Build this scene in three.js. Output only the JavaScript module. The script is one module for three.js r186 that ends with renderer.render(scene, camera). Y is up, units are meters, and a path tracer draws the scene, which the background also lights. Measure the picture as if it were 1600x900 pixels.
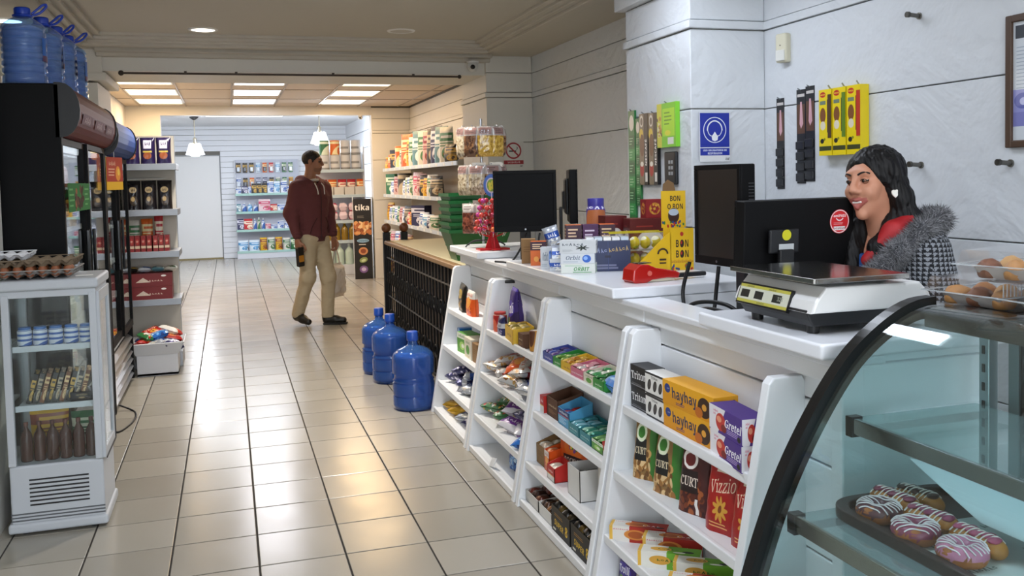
import * as THREE from 'three';
import { mergeGeometries, toCreasedNormals } from 'three/addons/utils/BufferGeometryUtils.js';
import { RoundedBoxGeometry } from 'three/addons/geometries/RoundedBoxGeometry.js';
import { RectAreaLightUniformsLib } from 'three/addons/lights/RectAreaLightUniformsLib.js';
import { ImprovedNoise } from 'three/addons/math/ImprovedNoise.js';

// ---------------------------------------------------------------- camera, sky, exposure
const scene = new THREE.Scene();
const camera = new THREE.PerspectiveCamera(2 * Math.atan(450 / 1420) * 180 / Math.PI, 1600 / 900, 0.05, 200);
camera.matrixAutoUpdate = false;
{
  const pitch = 2.832 * Math.PI / 180, yaw = 17.276 * Math.PI / 180, roll = -1.341 * Math.PI / 180;
  const fw = new THREE.Vector3(Math.sin(yaw) * Math.cos(pitch), -Math.sin(pitch), -Math.cos(yaw) * Math.cos(pitch));
  const r0 = new THREE.Vector3(Math.cos(yaw), 0, Math.sin(yaw)), u0 = r0.clone().cross(fw);
  const rt = r0.clone().multiplyScalar(Math.cos(roll)).addScaledVector(u0, Math.sin(roll));
  const up = u0.clone().multiplyScalar(Math.cos(roll)).addScaledVector(r0, -Math.sin(roll));
  camera.matrix.makeBasis(rt, up, fw.clone().negate()).setPosition(0, 1.47, 0);
  camera.matrix.decompose(camera.position, camera.quaternion, camera.scale);
  camera.matrixAutoUpdate = true;
}
camera.setViewOffset(1600, 900, 0, 100, 1600, 900);   // the photograph is cropped below the lens axis
const renderer = new THREE.WebGLRenderer({ antialias: true });
renderer.toneMapping = THREE.LinearToneMapping;
renderer.toneMappingExposure = 1.32;
renderer.shadowMap.enabled = true;
RectAreaLightUniformsLib.init();
scene.background = new THREE.Color().setRGB(4.6, 4.9, 5.3);   // overcast street sky seen through the shop front behind the camera

// ---------------------------------------------------------------- helpers
const V3 = (x, y, z) => new THREE.Vector3(x, y, z);
let seedState = 12345;
const rnd = () => { seedState = (seedState * 1664525 + 1013904223) % 4294967296; return seedState / 4294967296; };
const rr = (a, b) => a + (b - a) * rnd();
const noise = new ImprovedNoise();
const matCache = new Map();
function M(color, rough = 0.6, metal = 0, extra = {}) {
  const key = color + '|' + rough + '|' + metal + '|' + JSON.stringify(extra);
  if (!matCache.has(key)) matCache.set(key, new THREE.MeshPhysicalMaterial({ color, roughness: rough, metalness: metal, ...extra }));
  return matCache.get(key);
}
const used = new Map();
function numbered(name) {
  const n = used.get(name) || 0; used.set(name, n + 1);
  return n ? name + '_' + String(n).padStart(3, '0') : name;
}
function shade(o) { o.castShadow = true; o.receiveShadow = true; return o; }
function mesh(name, geo, mat, parent) {           // a part: a named mesh under its thing
  const m = shade(new THREE.Mesh(Array.isArray(geo) ? join(geo) : geo, mat));
  m.name = name; if (parent) parent.add(m); return m;
}
function tag(o, label, category, group) { o.userData.label = label; if (category) o.userData.category = category; if (group) o.userData.group = group; return o; }
function thing(name, label, category, pos = [0, 0, 0], turn = 0, group) {
  const g = new THREE.Group(); g.name = numbered(name); g.position.set(...pos); g.rotation.y = turn; scene.add(g);
  return tag(g, label, category, group);
}
function structure(name, label, geo, mat, category = 'structure') {
  const o = geo ? mesh(name, geo, mat) : Object.assign(new THREE.Group(), { name });
  o.name = name; o.userData.kind = 'structure'; tag(o, label, category); scene.add(o); return o;
}
function join(list) {
  const l = list.map((g) => { const q = g.index ? g.toNonIndexed() : g; for (const k of Object.keys(q.attributes)) if (!['position', 'normal', 'uv'].includes(k)) q.deleteAttribute(k); return q; });
  return mergeGeometries(l);
}
const box = (w, h, d, x = 0, y = 0, z = 0) => new THREE.BoxGeometry(w, h, d).translate(x, y, z);
const span = (x0, x1, y0, y1, z0, z1) => box(Math.abs(x1 - x0), Math.abs(y1 - y0), Math.abs(z1 - z0), (x0 + x1) / 2, (y0 + y1) / 2, (z0 + z1) / 2);
const rbox = (w, h, d, r = 0.004, x = 0, y = 0, z = 0, s = 2) => new RoundedBoxGeometry(w, h, d, s, Math.min(r, w / 2.01, h / 2.01, d / 2.01)).translate(x, y, z);
const rspan = (x0, x1, y0, y1, z0, z1, r = 0.004, s = 1) => rbox(Math.abs(x1 - x0), Math.abs(y1 - y0), Math.abs(z1 - z0), r, (x0 + x1) / 2, (y0 + y1) / 2, (z0 + z1) / 2, s);
const cyl = (r0, r1, h, x = 0, y = 0, z = 0, n = 24) => new THREE.CylinderGeometry(r1, r0, h, n).translate(x, y + h / 2, z);
const lathe = (pts, n = 28) => new THREE.LatheGeometry(pts.map((p) => new THREE.Vector2(p[0], p[1])), n);
function tube(pts, r, n = 24, rad = 8, closed = false) { return new THREE.TubeGeometry(new THREE.CatmullRomCurve3(pts.map((p) => V3(...p)), closed), n, r, rad, closed); }
function bar(a, b, r, n = 8) {
  const A = V3(...a), B = V3(...b), d = B.clone().sub(A), g = new THREE.CylinderGeometry(r, r, d.length(), n);
  g.applyQuaternion(new THREE.Quaternion().setFromUnitVectors(V3(0, 1, 0), d.clone().normalize()));
  return g.translate((A.x + B.x) / 2, (A.y + B.y) / 2, (A.z + B.z) / 2);
}
function poly(pts, depth, bevel = 0) {             // outline in xy, extruded along z
  const s = new THREE.Shape(pts.map((p) => new THREE.Vector2(p[0], p[1])));
  return new THREE.ExtrudeGeometry(s, { depth, bevelEnabled: bevel > 0, bevelThickness: bevel, bevelSize: bevel, bevelSegments: 2, curveSegments: 16 });
}
function clone(o, pos, turn, label, group) {
  const c = o.clone(); c.name = numbered(o.name.replace(/_\d{3}$/, '')); c.position.set(...pos); c.rotation.set(0, turn, 0);
  c.userData = { ...o.userData }; if (label) c.userData.label = label; if (group) c.userData.group = group; scene.add(c); return c;
}
const ORD = ['first', 'second', 'third', 'fourth', 'fifth', 'sixth', 'seventh', 'eighth', 'ninth', 'tenth', 'eleventh', 'twelfth', 'thirteenth', 'fourteenth', 'fifteenth', 'sixteenth', 'seventeenth', 'eighteenth', 'nineteenth', 'twentieth', 'twenty-first', 'twenty-second', 'twenty-third', 'twenty-fourth'];
const PI = Math.PI;

// ---------------------------------------------------------------- printed designs (flat print on packaging, signs)
let STR = 1;              // undoes the stretch of a print on a long face
const FACE = -PI / 2;      // a package turned to face the aisle (its +z front looks to -x)
function canvasTexture(w, h, draw) {
  const c = document.createElement('canvas'); c.width = w; c.height = h;
  const g = c.getContext('2d'); draw(g, w, h);
  const t = new THREE.CanvasTexture(c); t.colorSpace = THREE.SRGBColorSpace; t.anisotropy = 8; return t;
}
function txt(g, s, x, y, size, color, style = 'bold', font = 'sans-serif', turn = 0, stretch = 1) {
  g.save(); g.translate(x, y); g.rotate(turn); g.scale(stretch * STR, 1); g.font = style + ' ' + size + 'px ' + font; g.fillStyle = color; g.textAlign = 'center'; g.textBaseline = 'middle'; g.fillText(s, 0, 0); g.restore();
}
const oval = (g, x, y, a, b, color, turn = 0) => { g.fillStyle = color; g.beginPath(); g.ellipse(x, y, a * STR, b, turn, 0, PI * 2); g.fill(); };
const rect = (g, x, y, w, h, color) => { g.fillStyle = color; g.fillRect(x, y, w, h); };
const path = (g, pts, color) => { g.fillStyle = color; g.beginPath(); pts.forEach((p, i) => (i ? g.lineTo(...p) : g.moveTo(...p))); g.closePath(); g.fill(); };
const crumbs = (g, x, y, w, h, colors, n, r) => { for (let i = 0; i < n; i++) oval(g, x + rnd() * w, y + rnd() * h, r * rr(0.6, 1.4), r * rr(0.5, 1.1), colors[i % colors.length], rnd() * 3); };
const lines = (g, x, y, w, n, step, color, hgt = 2) => { for (let i = 0; i < n; i++) rect(g, x, y + i * step, w * rr(0.6, 1), hgt, color); };
const designs = new Map();
// A design's lower left corner stays its base colour; the plain faces of a carton are mapped there.
function design(key, base, draw, opts = {}) {
  const W = opts.w || 192, H = opts.h || 192; STR = opts.ar ? (W / H) / opts.ar : 1;
  const map = canvasTexture(W, H, (g) => { rect(g, 0, 0, W, H, base); if (draw) draw(g, W, H); rect(g, 0, H - 8, 8, 8, opts.side || base); });
  STR = 1; designs.set(key, new THREE.MeshPhysicalMaterial({ map, roughness: opts.rough ?? 0.5, metalness: opts.metal ?? 0, clearcoat: opts.coat ?? 0 }));
}
const print = (key) => { if (!designs.has(key)) throw new Error('no design ' + key); return designs.get(key); };

// ---------------------------------------------------------------- package shapes (base at y = 0, front towards +z)
function cartonGeo(w, h, d, faces = 'front') {
  const g = new THREE.BoxGeometry(w, h, d).translate(0, h / 2, 0), uv = g.attributes.uv;
  const keep = { front: [4, 5], all: [0, 1, 2, 3, 4, 5], sides: [0, 1, 4, 5], top: [2, 4, 5], topfront: [2, 4] }[faces];
  for (let f = 0; f < 6; f++) if (!keep.includes(f)) for (let i = f * 4; i < f * 4 + 4; i++) uv.setXY(i, 0.008 + uv.getX(i) * 0.02, 0.008 + uv.getY(i) * 0.02);
  return g;
}
// A filled bag: two bulging faces with crimped ends. stand = flat bottom like a stand-up pouch.
function bagGeo(w, h, t, { stand = false, wrinkle = 0.05, seed = 1, taper = 0, n = 12 } = {}) {
  const parts = [];
  for (const side of [1, -1]) {
    const g = new THREE.PlaneGeometry(w, h, n, n), p = g.attributes.position, uv = g.attributes.uv;
    for (let i = 0; i < p.count; i++) {
      const u = p.getX(i) / w * 2, v = p.getY(i) / h * 2;
      let f = Math.sqrt(Math.max(0, 1 - u * u * u * u)) * (stand ? (v < -0.8 ? 0.9 : Math.sqrt(Math.max(0, 1 - Math.pow((v + 0.8) / 1.8, 2)))) : Math.sqrt(Math.max(0, 1 - v * v * v * v)));
      const crimp = Math.abs(v) > 0.86 && !(stand && v < 0) ? 0.25 : 1;
      f = f * crimp + wrinkle * noise.noise(u * 3.1 + seed * 7, v * 3.3, side * 2 + seed) * (1 - Math.abs(u) * 0.6) + wrinkle * 0.6 * noise.noise(u * 8, v * 8 + seed, side * 5);
      const pinch = 1 - 0.06 * (1 - v * v) - taper * (v + 1) / 2;
      p.setX(i, p.getX(i) * pinch + (crimp < 1 ? 0.01 * w * noise.noise(v * 9, u * 2, seed) : 0));
      p.setZ(i, side * Math.max(0.0008, f * t / 2));
      if (side < 0) uv.setX(i, 1 - uv.getX(i));
    }
    if (side < 0) { const ix = g.index; for (let i = 0; i < ix.count; i += 3) { const a = ix.getX(i); ix.setX(i, ix.getX(i + 2)); ix.setX(i + 2, a); } }
    g.computeVertexNormals(); parts.push(g);
  }
  if (stand) parts.push(new THREE.CircleGeometry(0.5, 16).scale(w * 0.86, t * 0.86, 1).rotateX(PI / 2).translate(0, -h / 2 + 0.001, 0));
  return join(parts).translate(0, h / 2, 0);
}
const geoCache = new Map();
const cached = (key, make) => { if (!geoCache.has(key)) geoCache.set(key, make()); return geoCache.get(key); };
const R3 = (a) => a.map((v) => Math.round(v * 1000)).join(',');
// item: { n: name, l: look, c: category, k: kind, m: design or material, s: [w, h, d] }
function makeItem(it, label, group, pos, turn) {
  const [w, h, d] = it.s, mat = it.m?.isMaterial ? it.m : print(it.m);
  const t = thing(it.n, label, it.c, pos, turn + (it.turn || 0), group);
  const k = it.k || 'carton';
  const inner = new THREE.Group();
  let body;
  const sd = it.seed || 1 + (used.get(it.n) % 4);
  if (k === 'carton') body = mesh('carton', cached('c' + R3(it.s) + (it.f || ''), () => cartonGeo(w, h, d, it.f)), mat, t);
  else if (k === 'bag') body = mesh('bag', cached('b' + R3(it.s) + sd, () => bagGeo(w, h, d, { seed: sd, wrinkle: 0.22 })), mat, t);
  else if (k === 'pouch') body = mesh('pouch', cached('p' + R3(it.s) + sd, () => bagGeo(w, h, d, { seed: sd, stand: true, wrinkle: 0.16, taper: it.taper || 0 })), mat, t);
  else if (k === 'lying') body = mesh('bag', cached('l' + R3(it.s) + sd, () => bagGeo(w, d, h, { seed: sd, wrinkle: 0.3, n: 12 }).translate(0, -d / 2, 0).rotateX(-PI / 2).translate(0, h * 0.58, 0)), mat, t);
  else if (k === 'jar') { body = mesh('jar', cached('j' + R3(it.s), () => lathe([[0, 0], [w / 2 - 0.003, 0], [w / 2, 0.005], [w / 2, h * 0.8], [w * 0.42, h * 0.87], [w * 0.38, h * 0.88]], 18).rotateY(PI)), mat, t); mesh('lid', cached('jl' + R3(it.s), () => lathe([[w * 0.4, h * 0.86], [w * 0.43, h * 0.87], [w * 0.43, h * 0.99], [w * 0.4, h], [0, h]], 18)), it.lid || M('#e8e8e6', 0.4), t); }
  else if (k === 'can') body = mesh('can', cached('k' + R3(it.s), () => lathe([[0, 0], [w * 0.46, 0], [w / 2, 0.006], [w / 2, h - 0.006], [w * 0.46, h], [w * 0.44, h - 0.004], [0, h - 0.004]], 18).rotateY(PI)), mat, t);
  else if (k === 'bottle') { body = mesh('bottle', cached('o' + R3(it.s), () => lathe([[0, 0], [w * 0.45, 0], [w / 2, h * 0.03], [w / 2, h * 0.58], [w * 0.44, h * 0.68], [w * 0.2, h * 0.82], [w * 0.15, h * 0.86], [w * 0.15, h * 0.93]], 18).rotateY(PI)), mat, t); mesh('cap', cached('oc' + R3(it.s), () => lathe([[w * 0.19, h * 0.9], [w * 0.19, h * 0.99], [w * 0.17, h], [0, h]], 14)), it.lid || M('#d8d8d8', 0.4), t); }
  else if (k === 'tray') {     // open display carton with a low front and its sweets inside
    const th = 0.003, fh = it.fh ?? h * 0.62;
    mesh('carton', cached('t' + R3(it.s) + fh, () => {
      const front = cartonGeo(w, fh, th).translate(0, 0, d / 2 - th / 2);
      const rest = [box(w, h, th, 0, h / 2, -d / 2 + th / 2), box(w, th, d, 0, th / 2, 0), poly([[-d / 2, 0], [d / 2, 0], [d / 2, fh], [-d / 2, h]], th).rotateY(-PI / 2).translate(w / 2, 0, 0), poly([[-d / 2, 0], [d / 2, 0], [d / 2, fh], [-d / 2, h]], th).rotateY(-PI / 2).translate(-w / 2 + th, 0, 0)];
      for (const g of rest) { const uv = g.attributes.uv; for (let i = 0; i < uv.count; i++) uv.setXY(i, 0.015, 0.015); }
      return [front, ...rest].length ? join([front, ...rest]) : null;
    }), mat, t);
    if (it.fill) {
      const f = it.fill, nX = f.nx || 4, nZ = f.nz || 2, iw = (w - 0.012) / nX, idp = (d - 0.012) / nZ;
      for (let a = 0; a < nX; a++) for (let b = 0; b < nZ; b++) {
        const p = mesh(f.name || 'wrapped_sweet', cached('tf' + R3([iw, idp, f.h]) + (a % 2), () => bagGeo(iw * 0.94, idp * 0.96, f.h, { seed: a + 1, wrinkle: 0.3, n: 6 }).translate(0, -idp * 0.48, 0).rotateX(-PI / 2)), f.m[(a + b) % f.m.length], t);
        p.position.set(-w / 2 + 0.006 + iw * (a + 0.5), (f.y ?? fh * 0.95) + rr(-0.004, 0.006), -d / 2 + 0.006 + idp * (b + 0.5)); p.rotation.set(rr(-0.12, 0.12), rr(-0.2, 0.2), rr(-0.12, 0.12));
      }
    }
  } else throw new Error('kind ' + k);
  if (it.lean) t.rotation.set(it.lean[0], t.rotation.y, it.lean[1], 'YXZ');
  return t;
}
// A row of packages along a shelf. from = first item's left front corner seen from the front; dir = unit vector along the shelf; turn = where the fronts look.
function row(items, { from, dir, turn, gap = 0.006, on, group, jitter = 0.02, set = 0.012 }) {
  let s = 0; const back = V3(-Math.sin(turn), 0, -Math.cos(turn)), made = [];
  items.forEach((it, i) => {
    const [w, h, d] = it.s, dd = it.k === 'lying' ? d : d;
    if (it.gap) s += it.gap;
    const c = V3(...from).addScaledVector(dir, s + w / 2).addScaledVector(back, dd / 2 + set + (it.off || 0) + rr(0, jitter));
    const label = it.label || `${it.l}, ${ORD[i]} from the left on ${on}`;
    made.push(makeItem(it, label, it.group || group, [c.x, c.y + (it.dy || 0), c.z], turn + rr(-0.05, 0.05)));
    s += w + (it.g2 ?? gap);
  });
  return made;
}
// ---------------------------------------------------------------- surface textures
function noiseTexture(n, f, seed = 0, lo = 0, hi = 255) {
  const d = new Uint8Array(n * n * 4);
  const s = (u, v) => {            // tileable: noise on a torus
    const a = u * 2 * PI, b = v * 2 * PI; let t = 0, amp = 1, k = f;
    for (let o = 0; o < 4; o++) { t += amp * noise.noise(Math.cos(a) * k + seed, Math.sin(a) * k + Math.cos(b) * k * 1.3, Math.sin(b) * k + seed * 2); amp *= 0.55; k *= 2.1; }
    return t;
  };
  for (let y = 0; y < n; y++) for (let x = 0; x < n; x++) { const v = Math.max(0, Math.min(255, lo + (hi - lo) * (0.5 + 0.5 * s(x / n, y / n)))); const i = (y * n + x) * 4; d[i] = d[i + 1] = d[i + 2] = v; d[i + 3] = 255; }
  const t = new THREE.DataTexture(d, n, n); t.wrapS = t.wrapT = THREE.RepeatWrapping; t.magFilter = THREE.LinearFilter; t.needsUpdate = true; return t;
}
const plasterBump = noiseTexture(256, 1.6, 3);
const tileRough = noiseTexture(256, 0.35, 9, 44, 72);
const tileBump = noiseTexture(128, 0.35, 5);
function metreUV(g, s = 1) {       // box-projected uv in metres
  const q = g.index ? g.toNonIndexed() : g; q.computeVertexNormals();
  const p = q.attributes.position, n = q.attributes.normal, uv = new Float32Array(p.count * 2);
  for (let i = 0; i < p.count; i++) {
    const ax = Math.abs(n.getX(i)), ay = Math.abs(n.getY(i)), az = Math.abs(n.getZ(i));
    const [a, b] = ay > ax && ay > az ? [p.getX(i), p.getZ(i)] : ax > az ? [p.getZ(i), p.getY(i)] : [p.getX(i), p.getY(i)];
    uv[i * 2] = a * s; uv[i * 2 + 1] = b * s;
  }
  q.setAttribute('uv', new THREE.BufferAttribute(uv, 2)); return q;
}
const wallPaint = new THREE.MeshPhysicalMaterial({ color: '#d0d4d8', roughness: 0.55, bumpMap: plasterBump, bumpScale: 0.006 });
const wallPaintSmooth = new THREE.MeshPhysicalMaterial({ color: '#d6d3cb', roughness: 0.6, bumpMap: plasterBump, bumpScale: 0.0015 });
const ceilPaint = new THREE.MeshPhysicalMaterial({ color: '#bdb7ab', roughness: 0.8, bumpMap: plasterBump, bumpScale: 0.001 });
const shiplapPaint = new THREE.MeshPhysicalMaterial({ color: '#dfe2e6', roughness: 0.5 });
const jointDark = M('#77746c', 0.9);
const white = M('#e4e4e2', 0.42), chrome = M('#c9ccd0', 0.18, 1), steel = M('#a9acb0', 0.32, 1), black = M('#0d0d0f', 0.45), blackGloss = M('#08080a', 0.2), darkGrey = M('#2a2b2e', 0.5);

// ---------------------------------------------------------------- floor: one tile, one piece
const TILE = 0.3303, TX = -0.598, TZ = -3.915;
{
  const floor = structure('floor', 'glossy cream ceramic tile floor with dark joints', null, null, 'floor');
  mesh('grout_bed', span(-2.0, 3.0, -0.06, -0.0035, 1.7, -19.4), M('#2f2b26', 0.95), floor);
  mesh('tile_core', span(-2.0, 3.0, -0.12, -0.06, 1.7, -19.4), M('#777068', 0.9), floor);
  const tileMats = ['#9f998d', '#9a9488', '#a49e92'].map((c) => new THREE.MeshPhysicalMaterial({ color: c, roughness: 1, roughnessMap: tileRough, bumpMap: tileBump, bumpScale: 0.0008, specularIntensity: 1 }));
  const gw = TILE - 0.0075, tileGeo = (() => {        // slightly eased top edge
    const a = gw / 2, b = a - 0.002, y0 = -0.004, y1 = -0.0009, y2 = 0;
    const ring = (h, s) => [[-s, h, -s], [s, h, -s], [s, h, s], [-s, h, s]], P = [...ring(y0, a), ...ring(y1, a), ...ring(y2, b)].flat(), I = [];
    for (let l = 0; l < 2; l++) for (let k = 0; k < 4; k++) { const i = l * 4 + k, j = l * 4 + (k + 1) % 4; I.push(i, i + 4, j, j, i + 4, j + 4); }
    I.push(8, 11, 9, 9, 11, 10);
    const g = new THREE.BufferGeometry(); g.setAttribute('position', new THREE.Float32BufferAttribute(P, 3)); g.setIndex(I);
    return metreUV(g, 1);
  })();
  const all = [];
  camera.updateMatrixWorld(true);
  for (let i = -5; i <= 11; i++) for (let j = -17; j <= 46; j++) {
    const x = TX + (i + 0.5) * TILE, z = TZ - (j + 0.5) * TILE;
    if (x < -2 || x > 2.95 || z < -19.35 || z > 1.65) continue;
    const d = Math.hypot(x, z, 1.47), inView = z < -2.3 && x > -1.05 - 0.02 * Math.max(0, -z - 4) && x < 2.3;
    const hidden = (x > 1.45 && z > -8.7) || (x < -0.85 && z > -12.5 && z < -4.3) || x > 2.2;
    all.push([inView && !hidden ? d : d + 100, x, z]);
  }
  all.sort((a, b) => a[0] - b[0]);
  const rest = [];
  all.forEach(([, x, z], k) => {
    if (k < 300) { const t = mesh('tile', tileGeo, tileMats[Math.floor(rnd() * 3)], floor); t.position.set(x, 0, z); t.rotation.y = Math.floor(rnd() * 4) * PI / 2; t.rotation.x = rr(-0.0006, 0.0006); t.rotation.z = rr(-0.0006, 0.0006); } else rest.push(tileGeo.clone().translate(x, 0, z));
  });
  const far = mesh('tiles', join(rest), tileMats[0], floor); far.userData.kind = 'stuff';
}

// ---------------------------------------------------------------- walls
const LV = [0, 0.6, 1.198, 1.806, 2.212, 2.258, 2.436, 2.60];      // joint lines of the panelled wall
function panelled(parent, along, at, a0, a1, sign, mat, top = 2.60, skip = []) {   // boards with open joints; along 'z' at x = at or along 'x' at z = at; sign = side that faces the room
  for (let k = 0; k < LV.length - 1; k++) {
    const y0 = LV[k] + (k ? 0.0025 : 0), y1 = Math.min(LV[k + 1] - 0.0025, top); if (y1 <= y0) continue;
    const out = k === 4 ? 0.012 : 0, t0 = at - sign * 0.02, t1 = at + sign * out;
    mesh(k === 4 ? 'band' : 'panel', metreUV(along === 'z' ? rspan(t0, t1, y0, y1, a0, a1, 0.003) : rspan(a0, a1, y0, y1, t0, t1, 0.003)), mat, parent);
  }
}
{
  const w = structure('wall_right', 'white painted plaster wall with horizontal joints behind the counter', null, null, 'wall');
  mesh('wall_core', span(2.72, 2.9, -0.1, 2.75, 1.7, -19.4), jointDark, w);
  panelled(w, 'z', 2.7, 1.6, -8.0, -1, wallPaint);
  panelled(w, 'z', 2.7, -8.0, -13.85, -1, wallPaintSmooth);
}
function column(name, label, x0, x1, z0, z1, capital, matC) {
  const c = structure(name, label, null, null, 'column');
  mesh('column_core', span(x0 + 0.012, x1, 0, 2.62, z0 - 0.012, z1 + 0.012), jointDark, c);
  for (let k = 0; k < LV.length - 1; k++) {
    const y0 = LV[k] + (k ? 0.0025 : 0), y1 = LV[k + 1] - 0.0025, o = k === 4 ? 0.014 : k >= 6 && capital ? 0.05 : 0;
    mesh(k === 4 ? 'band' : k >= 6 && capital ? 'capital' : 'panel', metreUV(rspan(x0 - o, x1 - 0.001, y0, y1, z0 + o, z1 - o, 0.005)), matC, c);
  }
}
column('trim_1', 'white plaster pillar carrying the blue respirator sign', 2.266, 2.7, -4.17, -4.946, true, wallPaint);
column('trim_2', 'cream plaster pillar beside the no smoking sign', 2.26, 2.7, -7.955, -8.84, false, wallPaintSmooth);
{
  const l = structure('wall_left', 'pale wall behind the drinks fridges', null, null, 'wall');
  mesh('wall_near', metreUV(span(-1.9, -0.985, -0.1, 2.75, 1.7, -4.62)), wallPaintSmooth, l);
  mesh('wall_recess', metreUV(span(-1.9, -1.62, -0.1, 2.75, -4.62, -8.0)), wallPaintSmooth, l);
  const pier = structure('trim_3', 'grey pier at the left end of the ceiling beam', null, null, 'pier');
  mesh('pier_body', metreUV(span(-1.9, -0.97, -0.1, 2.32, -8.0, -8.84)), wallPaintSmooth, pier);
  mesh('pier_trim', metreUV(rspan(-1.9, -0.90, 2.335, 2.40, -7.96, -8.86, 0.01)), wallPaintSmooth, pier);
  mesh('pier_head', metreUV(span(-1.9, -0.93, 2.40, 2.72, -7.97, -8.84)), wallPaintSmooth, pier);
  const l2 = structure('wall_left_rear', 'yellow lit wall on the left of the middle room', metreUV(span(-1.9, -1.34, -0.1, 2.75, -8.84, -13.85)), wallPaintSmooth, 'wall');
}
{ // cross wall with the wide opening to the back room
  const c = structure('wall_middle', 'cream cross wall with a wide opening into the back room', null, null, 'wall');
  mesh('jamb', metreUV(span(-1.9, -0.886, -0.1, 2.75, -13.85, -14.05)), wallPaintSmooth, c);
  mesh('lintel', metreUV(span(-0.886, 2.11, 2.49, 2.75, -13.85, -14.05)), wallPaintSmooth, c);
  mesh('jamb_core', span(2.13, 2.9, -0.1, 2.75, -13.87, -14.05), jointDark, c);
  panelled(c, 'x', -13.85, 2.11, 2.7, 1, wallPaintSmooth, 2.7);
  mesh('jamb_end', metreUV(span(2.11, 2.13, 0, 2.6, -13.87, -14.05)), wallPaintSmooth, c);
}
{ // back room
  const b = structure('wall_back', 'white horizontal boarding at the very back of the shop', null, null, 'wall');
  mesh('wall_core', span(-2.0, 2.6, -0.1, 2.85, -19.23, -19.4), jointDark, b);
  for (let k = 0; k < 25; k++) {
    const y0 = 0.005 + k * 0.108, y1 = y0 + 0.1035;
    if (y0 < 2.08) { mesh('board', rspan(-1.8, -1.0, y0, y1, -19.2, -19.235, 0.003), shiplapPaint, b); mesh('board', rspan(-0.13, 2.4, y0, y1, -19.2, -19.235, 0.003), shiplapPaint, b); } else mesh('board', rspan(-1.8, 2.4, y0, y1, -19.2, -19.235, 0.003), shiplapPaint, b);
  }
  const r = structure('wall_right_rear', 'white boarded side wall of the back room', null, null, 'wall');
  mesh('wall_core', span(2.41, 2.6, -0.1, 2.85, -14.05, -19.4), jointDark, r);
  for (let k = 0; k < 9; k++) mesh('board', rspan(2.385, 2.415, 0.005 + k * 0.3, 0.295 + k * 0.3, -14.05, -19.2, 0.003), shiplapPaint, r);
  structure('wall_left_back', 'white side wall on the left of the back room', span(-2.0, -1.78, -0.1, 2.85, -14.05, -19.4), shiplapPaint, 'wall');
  structure('ceiling_rear', 'white ceiling of the back room', span(-2.0, 2.6, 2.66, 2.8, -14.05, -19.4), M('#d9dadb', 0.8), 'ceiling');
  const d = structure('door_1', 'plain white door in the back wall', null, null, 'door');
  mesh('door_leaf', rspan(-0.985, -0.15, 0.03, 2.07, -19.19, -19.225, 0.004), M('#dcdcda', 0.5), d);
  mesh('door_frame', [span(-1.0, -0.988, 0, 2.085, -19.18, -19.24), span(-0.147, -0.135, 0, 2.085, -19.18, -19.24), span(-1.0, -0.135, 2.073, 2.09, -19.18, -19.24)], M('#9a9da0', 0.5), d);
  mesh('threshold', span(-1.0, -0.135, 0, 0.028, -19.17, -19.24), M('#8a7c55', 0.7), d);
}
{ // shop front behind the camera: masonry around a wide open entrance, pavement outside
  const f = structure('wall_front', 'shop front wall around the open entrance', null, null, 'wall');
  mesh('pier', span(-2.0, -0.8, -0.1, 2.9, 1.6, 1.8), wallPaintSmooth, f);
  mesh('pier', span(2.5, 3.0, -0.1, 2.9, 1.6, 1.8), wallPaintSmooth, f);
  mesh('lintel', span(-0.8, 2.5, 2.45, 2.9, 1.6, 1.8), wallPaintSmooth, f);
  structure('pavement', 'grey street pavement outside the entrance', span(-12, 14, -0.12, -0.02, 1.8, 14), M('#6f6d69', 0.9), 'pavement');
}

// ---------------------------------------------------------------- ceilings
{
  const c = structure('ceiling', 'grey painted tray ceiling with stepped cornice', null, null, 'ceiling');
  const x0 = -0.95, x1 = 2.12, z1 = -7.62, zf = 1.6, yo = 2.585, yi = 2.66;
  mesh('ceiling_field', metreUV(span(-1.95, 2.9, yi, 2.85, 1.8, -8.2)), ceilPaint, c);
  mesh('soffit', metreUV(span(x1 + 0.12, 2.72, yo, yi, zf, -8.0)), ceilPaint, c);
  mesh('soffit', metreUV(span(-1.75, x0 - 0.12, yo, yi, zf, -8.0)), ceilPaint, c);
  mesh('soffit', metreUV(span(x0 - 0.12, x1 + 0.12, yo, yi, -7.9, -8.0)), ceilPaint, c);
  // stepped mouldings along three sides
  const steps = [[0, 0.022, 0.1], [0.05, 0.045, 0.07], [0.1, 0.062, 0.05], [0.15, 0.082, 0.09]];
  for (const [o, h, w] of steps) {
    mesh('moulding', metreUV(rspan(x1 - 0.06 + o, x1 - 0.06 + o + w, yi - h, yi + 0.01, zf, z1 - o, 0.006)), ceilPaint, c);
    mesh('moulding', metreUV(rspan(x0 + 0.06 - o - w, x0 + 0.06 - o, yi - h, yi + 0.01, zf, z1 - o, 0.006)), ceilPaint, c);
    mesh('moulding', metreUV(rspan(x0 + 0.06 - o - w, x1 - 0.06 + o + w, yi - h, yi + 0.01, z1 + 0.06 - o, z1 + 0.06 - o - w, 0.006)), ceilPaint, c);
  }
  const b = structure('trim_4', 'deep cream ceiling beam between the two rooms', null, null, 'beam');
  mesh('beam', metreUV(span(-0.97, 2.3, 2.415, 2.7, -8.0, -8.84)), wallPaintSmooth, b);
  mesh('beam_cornice', [rspan(-0.97, 2.3, 2.525, 2.60, -7.93, -8.02, 0.01), rspan(-0.97, 2.3, 2.555, 2.60, -7.86, -7.95, 0.01)], ceilPaint, b);
}
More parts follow.
